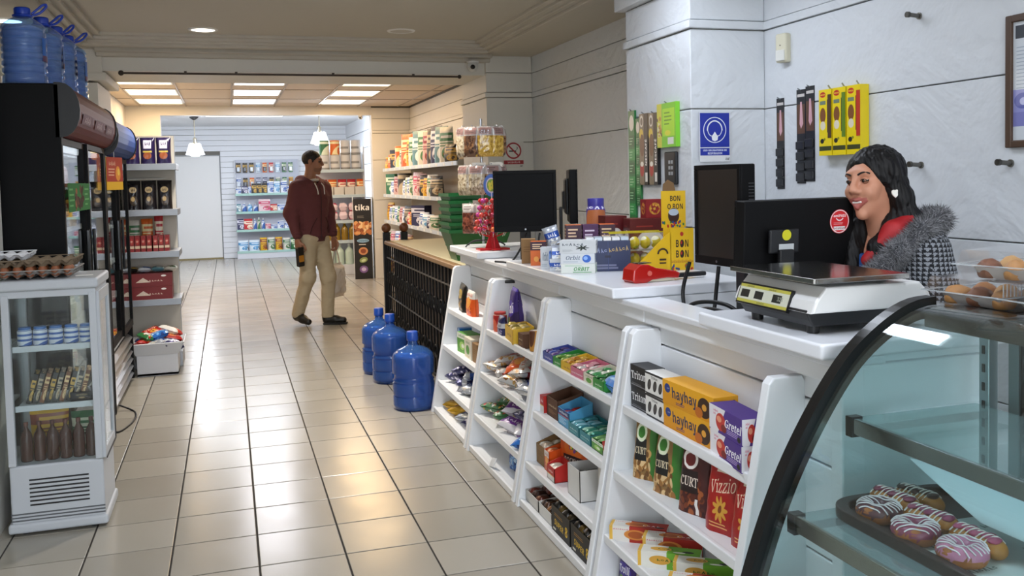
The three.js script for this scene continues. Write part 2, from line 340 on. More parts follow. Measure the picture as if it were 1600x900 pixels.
{ // curtain rail under the beam
  const t = thing('ceiling_rail', 'thin dark rail running along the underside of the ceiling beam', 'rail', [0, 2.398, -7.98]);
  mesh('rod', bar([-0.78, 0, 0], [2.02, 0, 0], 0.009), M('#3b2f28', 0.5), t);
  mesh('end_cap', new THREE.SphereGeometry(0.022, 14, 10).translate(-0.79, 0, 0), M('#2a211c', 0.5), t);
  mesh('end_cap', new THREE.SphereGeometry(0.018, 14, 10).translate(2.02, 0, 0), M('#2a211c', 0.5), t);
  for (const x of [-0.3, 0.1, 0.9, 1.6]) mesh('bracket', box(0.02, 0.02, 0.02, x, 0.01, 0), M('#3b2f28', 0.5), t);
}
// suspended ceiling of the middle room: every panel a piece, LED panels in three columns
{
  const c = structure('ceiling_middle', 'suspended panel ceiling of the middle room', null, null, 'ceiling');
  mesh('ceiling_slab', span(-1.9, 2.9, 2.68, 2.8, -8.84, -14.05), M('#8f8a80', 0.9), c);
  const panelMats = ['#cdbfae', '#c9bba9', '#d0c3b3'].map((q) => new THREE.MeshPhysicalMaterial({ color: q, roughness: 0.85, bumpMap: plasterBump, bumpScale: 0.0015 }));
  const XS = [-1.34, -1.14, -0.53, 0.08, 0.69, 1.30, 1.91, 2.52, 2.7], ZL = [-8.84, -10.2, -10.96, -11.46, -12.22, -12.7, -13.48, -13.85], ZP = [-8.84, -10.2, -11.46, -12.7, -13.85];
  const tm = M('#a99c8c', 0.5, 0.2); let n = 0;
  for (let i = 0; i < XS.length - 1; i++) {
    const col = [1, 3, 5].indexOf(i), zs = col >= 0 ? ZL : ZP, x0 = XS[i], x1 = XS[i + 1];
    for (let j = 0; j < zs.length - 1; j++) {
      const z0 = zs[j], z1 = zs[j + 1];
      if (!(col >= 0 && j % 2 === 1)) { mesh('ceiling_panel', metreUV(rspan(x0 + 0.006, x1 - 0.006, 2.622 + (n % 3) * 0.001, 2.634, z0 - 0.005, z1 + 0.005, 0.002)), panelMats[(n++ * 5 + i) % 3], c); continue; }
      const rw = (j - 1) / 2, w = x1 - x0 - 0.03, d = z0 - z1 - 0.03;
      const t = thing('ceiling_panel_light', `lit ceiling panel, ${['nearest', 'middle', 'farthest'][rw]} of the ${['left', 'centre', 'right'][col]} column of three`, 'ceiling light', [(x0 + x1) / 2, 2.62, (z0 + z1) / 2], 0, 'rectangular ceiling panel lights');
      mesh('frame', [span(-w / 2, w / 2, -0.004, 0.012, -d / 2, -d / 2 + 0.018), span(-w / 2, w / 2, -0.004, 0.012, d / 2 - 0.018, d / 2), span(-w / 2, -w / 2 + 0.018, -0.004, 0.012, -d / 2 + 0.018, d / 2 - 0.018), span(w / 2 - 0.018, w / 2, -0.004, 0.012, -d / 2 + 0.018, d / 2 - 0.018)], white, t);
      mesh('diffuser', box(w - 0.036, 0.006, d - 0.036, 0, 0.004, 0), new THREE.MeshPhysicalMaterial({ color: '#ffffff', emissive: col === 1 ? '#fbfbff' : '#ffeec8', emissiveIntensity: 2.4, roughness: 0.6 }), t);
      const L = new THREE.RectAreaLight(col === 1 ? '#f4f4ff' : '#ffd092', 9, w - 0.04, d - 0.04); L.position.set(0, -0.01, 0); L.rotation.x = -PI / 2; t.add(L);
    }
    for (const z of zs.slice(1, -1)) mesh('grid_runner', span(x0, x1, 2.617, 2.63, z - 0.006, z + 0.006), tm, c);
    if (i) mesh('grid_runner', span(x0 - 0.009, x0 + 0.009, 2.614, 2.632, -8.84, -13.85), tm, c);
  }
}
// round ceiling spots of the front room
function downlight(x, z, y, lit, label, power = 10) {
  const t = thing('ceiling_spot', label, 'ceiling light', [x, y, z], 0, 'round ceiling spots');
  mesh('ring', lathe([[0.085, 0.002], [0.088, -0.008], [0.108, -0.006], [0.112, 0.002]], 36), white, t);
  mesh('lens', new THREE.CylinderGeometry(0.086, 0.086, 0.004, 32).translate(0, -0.002, 0), lit ? new THREE.MeshPhysicalMaterial({ color: '#ffffff', emissive: '#fff6e6', emissiveIntensity: 4, roughness: 0.5 }) : M('#b9b4a8', 0.35), t);
  if (lit) { const s = new THREE.SpotLight('#fff6ea', power, 0, 1.2, 0.7, 2); s.position.set(0, -0.02, 0); s.target.position.set(0, -2, 0); s.castShadow = true; s.shadow.radius = 4; t.add(s, s.target); }
}
downlight(-0.138, -7.35, 2.66, true, 'lit round ceiling spot over the aisle near the beam', 13);
downlight(1.35, -7.17, 2.66, false, 'unlit round ceiling spot near the security camera');
downlight(-1.34, -6.72, 2.585, true, 'lit round ceiling spot above the blue water bottles', 8);
downlight(0.8, -5.6, 2.66, true, 'lit round ceiling spot over the aisle before the water jugs, out of frame', 15);
// cool fluorescent fittings over the till side of the front room, just above the picture
[[1.8, -3.8, 'above the cashier till', 10.5], [1.8, -1.2, 'above the pastry case', 7], [0.45, -2.0, 'over the entrance aisle', 19]].forEach(([x, z, where, power]) => {
  const t = thing('fluorescent_fitting', `white fluorescent ceiling fitting ${where}`, 'ceiling light', [x, 2.66, z], 0, 'fluorescent fittings');
  mesh('housing', rbox(0.3, 0.05, 1.24, 0.01, 0, -0.026, 0), white, t);
  mesh('diffuser', rbox(0.26, 0.012, 1.2, 0.004, 0, -0.056, 0), new THREE.MeshPhysicalMaterial({ color: '#ffffff', emissive: '#f3f8ff', emissiveIntensity: 3, roughness: 0.6 }), t);
  const L = new THREE.RectAreaLight('#e6efff', power, 0.26, 1.2); L.position.set(0, -0.066, 0); L.rotation.x = -PI / 2; t.add(L);
});
// back room lamps
{
  const t = thing('fluorescent_batten', 'white fluorescent batten behind the lintel of the back room', 'ceiling light', [0.3, 2.66, -15.5]);
  mesh('housing', rbox(1.3, 0.04, 0.09, 0.008, 0, -0.02, 0), white, t);
  mesh('tube', new THREE.CylinderGeometry(0.013, 0.013, 1.2, 12).rotateZ(PI / 2).translate(0, -0.056, 0), new THREE.MeshPhysicalMaterial({ color: '#ffffff', emissive: '#eef5ff', emissiveIntensity: 5 }), t);
  const L = new THREE.RectAreaLight('#e6f0ff', 92, 1.2, 0.1); L.position.set(0, -0.075, 0); L.rotation.x = -PI / 2; t.add(L);
  const pend = (x, z, y, lit, label) => {
    const p = thing('pendant_lamp', label, 'pendant lamp', [x, 2.66, z], 0, 'pendant lamps of the back room');
    mesh('canopy', lathe([[0, 0], [0.075, -0.002], [0.07, -0.02], [0.02, -0.055], [0, -0.06]], 20), darkGrey, p);
    const H = 2.66 - y;
    mesh('stem', bar([0, -0.05, 0], [0, -H + 0.2, 0], 0.008), M('#b8b09a', 0.35, 0.6), p);
    mesh('collar', lathe([[0.01, -H + 0.28], [0.035, -H + 0.25], [0.02, -H + 0.22], [0.045, -H + 0.18], [0.03, -H + 0.16]], 16), M('#b8b09a', 0.3, 0.7), p);
    const sg = lathe([[0.03, 0.09], [0.045, 0.08], [0.055, 0], [0.072, -0.1], [0.078, -0.11]], 20);
    for (let k = 0; k < 3; k++) { const a = k * 2.09 + 0.5, s = mesh('shade', sg, new THREE.MeshPhysicalMaterial({ color: '#ffffff', emissive: lit ? '#f4f8ff' : '#e9eef6', emissiveIntensity: lit ? 3.5 : 1.1, roughness: 0.4, side: THREE.DoubleSide }), p); s.position.set(Math.cos(a) * 0.075, -H + 0.08, Math.sin(a) * 0.075); s.rotation.set(Math.sin(a) * 0.2, 0, -Math.cos(a) * -0.2); }
    const pl = new THREE.PointLight('#eaf2ff', lit ? 5 : 3, 0, 2); pl.position.set(0, -H - 0.09, 0); pl.castShadow = true; pl.shadow.radius = 3; p.add(pl);
  };
  pend(-0.515, -16.5, 2.03, false, 'pendant lamp with frosted glass shades hanging before the white door');
  pend(1.5, -15.6, 2.16, true, 'brightly lit pendant lamp with frosted shades behind the standing man');
}
// letter-like strokes where the photograph shows print too small to read
function scr(g, n, x, y, size, color, style, font, turn = 0) {
  g.save(); g.translate(x, y); g.rotate(turn); g.scale(STR, 1); g.strokeStyle = color; g.lineWidth = Math.max(2, size * 0.13); g.lineCap = 'round';
  const w = size * 0.58, h = size * 0.34;
  for (let i = 0; i < n; i++) { const cx = (i - (n - 1) / 2) * w; g.beginPath(); if (i % 3 === 0) { g.moveTo(cx, -h); g.lineTo(cx, h); g.moveTo(cx, -h * 0.2); g.lineTo(cx + w * 0.5, h * 0.9); } else if (i % 3 === 1) g.arc(cx + w * 0.1, 0, w * 0.3, 0.5, 5.4); else { g.moveTo(cx - w * 0.2, h); g.lineTo(cx + w * 0.1, -h); g.lineTo(cx + w * 0.35, h); } g.stroke(); }
  g.restore();
}
// ---------------------------------------------------------------- packaging prints
design('triton_black', '#17161a', (g, W, H) => { for (const y of [84]) txt(g, 'Triton', 98, y, 92, '#f2f2f2', 'bold', 'serif', -0.08, 1.0); rect(g, 0, 172, W, 8, '#8c8c90'); lines(g, 20, 158, 120, 2, 7, '#9b9b9b'); }, { ar: 1.64 });
design('triton_white', '#e9e7e2', (g, W, H) => { for (const x of [42, 100, 155]) { oval(g, x, 105, 26, 48, '#1c1a1b', 0.15); oval(g, x, 105, 15, 32, '#4a4443', 0.15); } rect(g, 0, 0, W, 18, '#2a2a2c'); rect(g, 0, 176, W, 16, '#2a2a2c'); txt(g, 'Triton', 96, 38, 30, '#1c1a1b', 'bold', 'serif'); }, { ar: 1.5 });
design('hayhay', '#e8a719', (g, W, H) => { rect(g, 0, 96, W, 96, '#dc9612'); oval(g, 26, 62, 44, 36, '#223a86'); scr(g, 5, 30, 62, 14, '#f7f2e0'); txt(g, 'hayhay', 112, 84, 112, '#1d2257', 'bold', 'sans-serif', -0.04, 0.95); oval(g, 212, 104, 90, 76, '#3a2112'); oval(g, 212, 100, 32, 26, '#e3a23a'); oval(g, 186, 150, 54, 40, '#c26a1c'); lines(g, 70, 150, 70, 2, 12, '#3c2a6e', 5); }, { w: 256, ar: 3.85 });
design('gretel', '#4a2c86', (g, W, H) => { path(g, [[0, 0], [130, 0], [70, 192], [0, 192]], '#ece8ec'); scr(g, 6, 52, 34, 22, '#d0486e'); scr(g, 3, 42, 58, 22, '#d0486e'); oval(g, 92, 104, 80, 66, '#c4372e'); oval(g, 80, 86, 40, 24, '#ea9a78'); oval(g, 116, 140, 44, 30, '#7c1d1d'); txt(g, 'Gretel', 184, 92, 84, '#ffffff', 'italic bold', 'serif'); lines(g, 140, 132, 90, 3, 12, '#c9b6e8', 4); oval(g, 232, 160, 26, 20, '#141414'); }, { w: 256, ar: 2.77 });
design('nuts_green', '#3c7a2a', (g, W, H) => { rect(g, 0, 0, 130, H, '#8a6a3c'); crumbs(g, 0, 90, 130, 100, ['#c79a5c', '#9c6b34', '#e0c08c', '#6e4a22'], 90, 11); rect(g, 24, 60, 84, 70, '#1b1a17'); oval(g, 66, 40, 40, 30, '#dfe6c8'); oval(g, 66, 40, 26, 18, '#3c7a2a'); txt(g, 'CURT', 66, 98, 30, '#e6d9b8', 'bold', 'serif'); });
design('curt_brown', '#4a1b17', (g, W, H) => { crumbs(g, 0, 100, 150, 92, ['#7c3a1c', '#a65a2c', '#5a2413', '#3a130e'], 70, 11); rect(g, 20, 70, 100, 62, '#23120f'); oval(g, 70, 40, 44, 28, '#efe9e2'); oval(g, 70, 42, 30, 17, '#6b1d1a'); txt(g, 'CURT', 70, 102, 36, '#efe2d2', 'bold', 'serif'); rect(g, 104, 146, 14, 44, '#f0ece6'); });
design('vizzio_red', '#a51712', (g, W, H) => { txt(g, 'Vizzio', 100, 58, 50, '#f3dcc0', 'italic', 'serif', -0.12); for (let k = 0; k < 9; k++) oval(g, 96 + Math.cos(k * 0.7) * 22, 122 + Math.sin(k * 0.7) * 20, 19, 7, '#d8a13c', k * 0.7); oval(g, 96, 122, 10, 10, '#7c3a12'); rect(g, 60, 8, 70, 14, '#e9d9c5'); lines(g, 40, 162, 110, 2, 10, '#e8b26a', 4); }, { rough: 0.32 });
design('cookie_red', '#e6e2da', (g, W, H) => { rect(g, 90, 0, W - 90, H, '#b12a1a'); scr(g, 10, 45, 40, 17, '#c94a5e'); oval(g, 118, 96, 52, 62, '#d98a3a'); oval(g, 118, 96, 34, 44, '#b0561e'); scr(g, 4, 180, 110, 36, '#ffffff', 'italic bold', 'serif'); oval(g, 222, 140, 22, 22, '#17171a'); rect(g, 0, 0, 14, H, '#e7b84a'); }, { w: 256 });
design('cookie_green', '#e8e6dc', (g, W, H) => { rect(g, 120, 0, W - 120, H, '#6fae2c'); oval(g, 92, 90, 44, 52, '#d9a23a'); scr(g, 5, 120, 88, 32, '#3c5c12', 'italic bold', 'serif'); oval(g, 205, 120, 24, 24, '#17171a'); oval(g, 170, 150, 26, 18, '#f2f2e6'); rect(g, 0, 0, 14, H, '#e7b84a'); }, { w: 256 });
design('trolli', '#3a2470', (g, W, H) => { path(g, [[0, 140], [W, 90], [W, H], [0, H]], '#2a1650'); oval(g, 96, 84, 80, 34, '#4a35a0'); txt(g, 'Trolli', 98, 84, 54, '#ffffff', 'bold', 'sans-serif', -0.1); crumbs(g, 40, 120, 110, 56, ['#c7307a', '#e0a02c', '#5aa23a', '#d84432'], 16, 13); rect(g, 0, 0, W, 12, '#5b47a8'); });
design('rocklets', '#d8590f', (g, W, H) => { oval(g, 128, 60, 90, 52, '#e8731c'); crumbs(g, 60, 12, 140, 60, ['#2c5aa8', '#e8c22c', '#c42a1c', '#3f8c3a', '#7a3a8c'], 15, 14); rect(g, 30, 96, 200, 50, '#1d1220'); txt(g, 'ROCKLETS', 130, 122, 38, '#f3e9dc'); }, { w: 256 });
design('super8', '#191714', (g, W, H) => { txt(g, 'SUPER', 104, 118, 62, '#e2b91c', 'bold', 'sans-serif', 0.12); txt(g, '8', 208, 112, 104, '#e2b91c', 'bold', 'sans-serif', 0.06); rect(g, 0, 0, W, 12, '#332c1c'); lines(g, 40, 46, 120, 2, 12, '#b8851c', 4); rect(g, 20, 160, 40, 16, '#d8d4c6'); }, { w: 256, ar: 1.95 });
design('trident', '#4d9bc4', (g, W, H) => { rect(g, 0, 0, W, 70, '#1d3e78'); scr(g, 7, 96, 36, 36, '#ffffff', 'italic bold'); rect(g, 0, 66, W, 10, '#c4261c'); lines(g, 20, 100, 150, 4, 18, '#d9ecf5', 5); });
design('teal_tray', '#2f7f86', (g) => { scr(g, 7, 96, 90, 34, '#e6f2ee', 'italic bold'); lines(g, 20, 130, 140, 2, 14, '#9fd0cc', 4); });
design('brown_carton', '#5a3a26', (g) => { scr(g, 9, 96, 80, 26, '#d9c4a0'); lines(g, 30, 120, 130, 3, 14, '#a07850', 4); }, { rough: 0.75 });
design('kraft', '#8d6c45', (g) => { lines(g, 30, 60, 120, 3, 18, '#6d5030', 4); }, { rough: 0.85 });
design('red_white', '#b8241c', (g, W, H) => { rect(g, 0, 118, W, 74, '#ded9d2'); scr(g, 5, 96, 62, 40, '#f5efe6', 'italic bold'); rect(g, 0, 108, W, 10, '#e0b03a'); });
design('white_biscuit', '#dedad2', (g, W, H) => { oval(g, 110, 90, 56, 60, '#c28a34'); oval(g, 110, 90, 28, 32, '#5a2f16'); oval(g, 60, 130, 30, 26, '#3a2012'); scr(g, 6, 96, 24, 28, '#b8241c', 'bold', 'serif'); });
design('purple_tray', '#3f4a9a', (g) => { scr(g, 5, 96, 96, 48, '#e8e6f2', 'italic bold'); });
design('green_tray', '#2f8a3a', (g) => { scr(g, 5, 96, 96, 44, '#eef5e2', 'bold'); lines(g, 30, 140, 130, 2, 14, '#b9dba8', 4); });
design('yellow_tray', '#d9ae2c', (g) => { scr(g, 4, 96, 96, 46, '#7c3c12', 'bold'); });
design('pink_tray', '#cf6f86', (g) => { scr(g, 8, 96, 96, 36, '#ffffff', 'bold'); });
design('mint_bag', '#4a8ad8', (g, W) => { oval(g, 96, 90, 74, 40, '#cfe3f5'); scr(g, 6, 96, 90, 40, '#1d4aa0', 'bold'); rect(g, 0, 150, W, 20, '#8fc0ea'); }, { rough: 0.35 });
design('silver_red', '#c4c2c0', (g, W, H) => { path(g, [[0, 40], [W, 10], [W, 100], [0, 130]], '#a8221e'); scr(g, 3, 100, 72, 52, '#f5e9dc', 'bold', 'sans-serif', -0.14); crumbs(g, 20, 130, 150, 50, ['#c29a5a', '#8a5a2c'], 14, 13); }, { rough: 0.28, metal: 0.35 });
design('silver_blue', '#b9bec6', (g, W, H) => { rect(g, 0, 60, W, 66, '#2c4fa0'); scr(g, 4, 96, 94, 50, '#f0f2f5', 'bold'); crumbs(g, 20, 130, 150, 50, ['#e6e2d8', '#8f96a6'], 14, 12); }, { rough: 0.25, metal: 0.4 });
design('foil_navy', '#2b2d5c', (g, W, H) => { rect(g, 0, 70, W, 50, '#d0d2d8'); scr(g, 5, 96, 96, 38, '#2b2d5c'); crumbs(g, 10, 130, 170, 50, ['#8f86b4', '#c9c6d6'], 14, 12); }, { rough: 0.28, metal: 0.3 });
design('green_white', '#2d6b3a', (g, W, H) => { oval(g, 96, 96, 74, 50, '#e6e4da'); scr(g, 9, 96, 96, 34, '#b8241c', 'italic bold', 'serif'); crumbs(g, 10, 150, 170, 30, ['#d9ae2c', '#b8241c', '#e6e4da'], 16, 10); }, { rough: 0.32 });
design('purple_white', '#d6d2d6', (g, W, H) => { path(g, [[0, 90], [W, 60], [W, 140], [0, 170]], '#6a2a86'); scr(g, 5, 96, 114, 44, '#f5e9f5', 'italic bold', 'serif', -0.12); crumbs(g, 20, 20, 150, 50, ['#c22a6a', '#d9ae2c', '#6a2a86'], 12, 12); }, { rough: 0.32 });
design('blue_candy', '#2a6ab8', (g) => { crumbs(g, 0, 0, 192, 192, ['#7fb6e6', '#2a4f9a', '#bcd9ee', '#1d3a78'], 60, 16); scr(g, 5, 96, 60, 42, '#ffffff', 'italic bold', 'serif'); }, { rough: 0.28 });
design('black_yellow', '#1a1916', (g) => { oval(g, 96, 70, 60, 34, '#c9a21c'); scr(g, 4, 96, 70, 36, '#1a1916'); crumbs(g, 30, 115, 130, 60, ['#b98a3c', '#d9b45c', '#6e4a1c'], 26, 11); }, { rough: 0.35 });
design('orange_white', '#d9571c', (g, W, H) => { rect(g, 0, 0, W, 60, '#e0dcd4'); oval(g, 96, 90, 50, 40, '#f0a23a'); crumbs(g, 30, 120, 130, 60, ['#f0a23a', '#b8371c'], 16, 13); scr(g, 7, 96, 32, 34, '#b8371c', 'italic bold', 'serif'); }, { rough: 0.35 });
design('green_box', '#5c9a3c', (g, W, H) => { rect(g, 0, 0, W, 54, '#e6ebdc'); scr(g, 8, 96, 28, 30, '#2c5c1c'); oval(g, 96, 120, 50, 40, '#a9cf6c'); oval(g, 110, 120, 26, 20, '#e8ecd6'); });
design('cream_box', '#dfd8c4', (g) => { oval(g, 96, 110, 50, 44, '#5f9a3a'); scr(g, 6, 96, 40, 34, '#3c6c2a'); lines(g, 30, 166, 130, 2, 10, '#b09a6a', 4); });
design('yellow_pack', '#cf9f1c', (g, W) => { rect(g, 0, 70, W, 50, '#8a4a12'); scr(g, 5, 96, 96, 38, '#f2dca0', 'bold', 'serif'); }, { rough: 0.3, metal: 0.2 });
design('red_jar', '#b81e1c', (g, W) => { rect(g, 0, 30, W, 26, '#e6d2b8'); for (const x of [40, 100, 160]) oval(g, x, 110, 22, 26, '#e06a4a'); scr(g, 4, 96, 44, 22, '#b81e1c'); });
// counter top
design('orbit_white', '#d4d8dc', (g) => { oval(g, 196, 100, 80, 72, '#2d62c0'); oval(g, 188, 90, 40, 36, '#8fb6ee'); txt(g, 'Orbit', 90, 84, 100, '#5b6a7c', 'italic bold', 'serif'); lines(g, 20, 150, 120, 2, 14, '#93a1b0', 5); }, { w: 256, rough: 0.32, ar: 3.3 });
design('orbit_green', '#dfe3dc', (g) => { txt(g, 'ORBIT', 150, 104, 104, '#3f8f4a', 'italic bold'); lines(g, 30, 30, 190, 2, 16, '#7fb48a', 6); rect(g, 90, 160, 140, 14, '#5aa566'); }, { w: 256, ar: 3.5 });
design('orbit_black', '#cfd2d4', (g) => { for (let k = 0; k < 7; k++) oval(g, 160 + Math.cos(k * 0.9) * 22, 110 + Math.sin(k * 0.9) * 18, 28, 7, '#1f2a24', k * 0.9); scr(g, 6, 90, 60, 46, '#5a626a', 'italic bold', 'serif'); lines(g, 20, 140, 90, 3, 12, '#8d949a', 4); }, { w: 256 });
design('navy_box', '#1d2a52', (g) => { scr(g, 5, 74, 62, 34, '#8a93b8', 'italic bold', 'serif'); scr(g, 6, 186, 54, 34, '#b79a5c', 'italic bold', 'serif', -0.1); lines(g, 50, 148, 150, 2, 18, '#6f7390', 12); rect(g, 128, 0, 3, 192, '#2d3c6c'); rect(g, 110, 92, 34, 14, '#0c1430'); }, { w: 256, rough: 0.42 });
design('orange_bar', '#d8692a', (g, W) => { rect(g, 0, 0, W, 70, '#3f2032'); lines(g, 24, 18, 140, 3, 16, '#e6c4a0', 8); oval(g, 70, 140, 30, 22, '#e8a04a'); oval(g, 130, 150, 26, 18, '#5a2a16'); });
design('purple_bar', '#4c2050', (g, W) => { lines(g, 24, 24, 140, 3, 20, '#e0cfe2', 8); rect(g, 0, 110, W, 14, '#c9a24a'); lines(g, 30, 140, 120, 2, 16, '#a87ab0', 6); });
design('maroon_box', '#5c1013', (g) => { oval(g, 128, 100, 86, 50, '#d9d4cf'); oval(g, 128, 100, 78, 43, '#e6e2dd'); scr(g, 6, 128, 104, 36, '#6f6660', 'bold', 'serif'); lines(g, 40, 30, 170, 1, 10, '#8f2a24', 6); }, { w: 256, rough: 0.4 });
design('red_gift', '#8a1418', (g) => { oval(g, 96, 96, 60, 62, '#c98a2c'); oval(g, 96, 96, 42, 44, '#8a1418'); crumbs(g, 50, 50, 90, 90, ['#d9a83c', '#a82a1c'], 14, 12); });
design('bonobon', '#e6b90c', (g, W, H) => { for (const y of [70, 118]) { txt(g, 'B', 58, y, 46, '#2a1a10', 'bold', 'sans-serif'); oval(g, 97, y, 16, 18, '#2a1a10', 0.3); oval(g, 93, y - 4, 6, 8, '#b8281c', 0.3); txt(g, 'N', 136, y, 46, '#2a1a10', 'bold', 'sans-serif'); } oval(g, 96, 26, 14, 10, '#b8281c'); scr(g, 17, 96, 152, 18, '#a8541c'); crumbs(g, 10, 170, 170, 20, ['#1d3f8c', '#b8281c', '#2c7a3a'], 14, 9); });
design('bonobon_top', '#e6b90c', (g) => { txt(g, 'BON', 110, 40, 40, '#2a1a10'); txt(g, 'O BON', 110, 82, 40, '#2a1a10'); oval(g, 96, 130, 44, 40, '#3a1a12'); oval(g, 96, 112, 40, 18, '#b9c6d6'); crumbs(g, 10, 160, 170, 30, ['#1d3f8c', '#b8281c', '#2c7a3a'], 16, 9); });
design('blue_lid', '#4a3f98', (g) => { oval(g, 96, 110, 60, 40, '#b86a3c'); scr(g, 5, 96, 50, 40, '#e6e6f5', 'italic bold'); });
// right and left gondolas, back wall: generic printed packs seen from far
const generic = [['#d8a81c', '#8a3b14'], ['#d9631c', '#f0d9a0'], ['#1d1b1c', '#c9a24a'], ['#2c2f56', '#d6d6e2'], ['#d8d3c6', '#3f7a4a'], ['#5f8a96', '#e6ece9'], ['#c8a7a0', '#8a2c34'], ['#3c3a38', '#b8a88c'], ['#b8222a', '#f0e0c8'], ['#dfe3e8', '#3c62a8'], ['#e0c7c9', '#c4486a'], ['#d6e2ea', '#5c9ac8'], ['#7a4a2a', '#e0c08c'], ['#2c6b3c', '#e0e6c8']];
generic.forEach(([a, b], i) => design('pack' + i, a, (g, W, H) => { rect(g, 0, 24 + (i % 3) * 8, W, 44, b); lines(g, 18, 84, 156, 2, 14, b, 6); oval(g, 96, 140, 50, 34, b); crumbs(g, 60, 118, 70, 44, [a, b, '#8a6a44'], 10, 9); lines(g, 30, 38 + (i % 3) * 8, 130, 1, 10, a, 14); }, { w: 128, h: 192, rough: 0.4 }));
design('dark_bag', '#161316', (g) => { oval(g, 64, 60, 34, 20, '#8a7a5c'); scr(g, 3, 64, 60, 24, '#161316'); oval(g, 70, 130, 34, 34, '#3a2f24'); oval(g, 64, 120, 18, 16, '#a08a64'); }, { w: 128, rough: 0.24 });
design('navy_bag', '#22183e', (g) => { rect(g, 30, 20, 68, 60, '#c9c4d4'); scr(g, 3, 64, 46, 30, '#22183e'); oval(g, 64, 130, 36, 26, '#8a4a2a'); rect(g, 24, 96, 80, 12, '#b8a24a'); }, { w: 128, rough: 0.28 });
design('red_tin_row', '#7c1a1c', (g, W, H) => { rect(g, 0, 120, W, 30, '#c9b49a'); oval(g, 64, 70, 34, 34, '#a8342c'); lines(g, 30, 60, 66, 2, 12, '#e6d2b8', 5); }, { w: 128 });
design('red_case', '#6b1416', (g) => { path(g, [[60, 130], [100, 60], [140, 130]], '#c9b8a8'); scr(g, 7, 150, 110, 26, '#d9c8b4', 'bold'); oval(g, 210, 40, 14, 14, '#e6e2dc'); }, { w: 256 });
// ---------------------------------------------------------------- checkout counter
const counterPaint = new THREE.MeshPhysicalMaterial({ color: '#eceef0', roughness: 0.4, bumpMap: plasterBump, bumpScale: 0.0006 });
const topPaint = new THREE.MeshPhysicalMaterial({ color: '#e6e8ec', roughness: 0.3, clearcoat: 0.2 });
{
  const t = thing('checkout_counter', 'long white panelled checkout counter with raised worktops', 'counter', [0, 0, 0]);
  mesh('body', [span(1.49, 1.92, 0.0, 0.90, -5.72, -1.91)], counterPaint, t);
  // front: three boards above one another with open joints, framed by rails
  for (const [a, b] of [[0.02, 0.45], [0.456, 0.70], [0.706, 0.86], [0.866, 0.935]]) mesh('front_board', metreUV(rspan(1.465, 1.5, a, b, -5.70, -1.92, 0.004)), counterPaint, t);
  for (const [a, b] of [[-5.74, -4.78], [-4.775, -3.885], [-3.88, -2.995], [-2.99, -1.89]]) mesh('top_rail', metreUV(rspan(1.425, 1.5, 0.936, 0.985, a, b, 0.006)), counterPaint, t);
  mesh('parapet', metreUV(rspan(1.405, 1.56, 0.985, 1.008, -5.76, -1.88, 0.005)), topPaint, t);
  for (const z of [-5.72, -1.91]) { mesh('end_panel', metreUV(rspan(1.46, 1.92, 0, 0.985, z - 0.02, z + 0.02, 0.005)), counterPaint, t); }
  mesh('corner_post', metreUV(rspan(1.43, 1.50, 0, 0.985, -1.885, -1.93, 0.006)), counterPaint, t);
  mesh('end_moulding', rspan(1.56, 1.88, 0.80, 0.86, -1.868, -1.895, 0.006), counterPaint, t); mesh('end_moulding', rspan(1.56, 1.88, 0.1, 0.16, -1.868, -1.895, 0.006), counterPaint, t);
  for (const [a, b] of [[-5.72, -5.08], [-4.5, -3.13], [-2.48, -1.91]]) mesh('top_box', span(1.50, 1.92, 0.90, 1.008, a, b), counterPaint, t);
  mesh('desk', rspan(1.56, 1.97, 0.885, 0.905, -5.08, -4.5, 0.003), topPaint, t); mesh('desk', rspan(1.56, 1.97, 0.885, 0.905, -3.13, -2.48, 0.003), topPaint, t);
}
const WT = 1.05;    // top of the raised worktops
for (const [a, b, lab] of [[-5.76, -5.08, 'white worktop slab at the far end of the counter under the lollipop tree'], [-4.5, -3.13, 'white worktop slab carrying the chewing gum boxes and card reader'], [-2.48, -1.87, 'white worktop slab at the near end of the counter under the scale']]) {
  const t = thing('worktop', lab, 'worktop', [0, 0, 0], 0, 'counter worktops');
  mesh('slab', metreUV(rspan(1.362, 1.97, 1.009, WT, a, b, 0.008, 3)), topPaint, t);
}
// ladder-like shelf units hooked to the counter front
const SHX = (y) => 1.195 + 0.165 * y / 0.92;
const SH = [0.03, 0.2, 0.425, 0.655];
const UN = [[-5.66, -4.79], [-4.765, -3.895], [-3.87, -3.0], [-2.975, -2.085]];
const UNAME = ['the shelf unit next to the railing', 'the second shelf unit from the railing', 'the third shelf unit from the railing', 'the shelf unit nearest the pastry case'];
UN.forEach(([a, b], i) => {
  const t = thing('shelf_unit', `white wooden counter shelf unit, ${['next to the black railing', 'second from the black railing', 'holding the chewing gum trays', 'holding the yellow biscuit boxes'][i]}`, 'shelf unit', [0, 0, 0], 0, 'counter shelf units');
  const sideGeo = poly([[1.463, 0], [1.463, 0.905], [1.455, 0.92], [1.372, 0.92], [1.358, 0.905], [1.19, 0], [1.463, 0]].reverse(), 0.028, 0.004);
  for (const z of [a + 0.004, b - 0.032]) { const m = mesh('side_panel', sideGeo, counterPaint, t); m.position.z = z; }
  SH.forEach((y) => mesh('shelf', metreUV(rspan(SHX(y) + 0.012, 1.462, y - 0.022, y, a + 0.037, b - 0.037, 0.003)), counterPaint, t));
  SH.forEach((y) => mesh('shelf_lip', metreUV(rspan(SHX(y) - 0.004, SHX(y) + 0.014, y - 0.028, y + 0.006, a + 0.037, b - 0.037, 0.004)), counterPaint, t));
  mesh('bottom_rail', metreUV(rspan(1.2, 1.22, 0.001, 0.008, a + 0.037, b - 0.037, 0.002)), counterPaint, t);
});
const DZ = V3(0, 0, 1);
const put = (it, label, pos, turn = FACE, group) => makeItem(it, label, group, pos, turn);
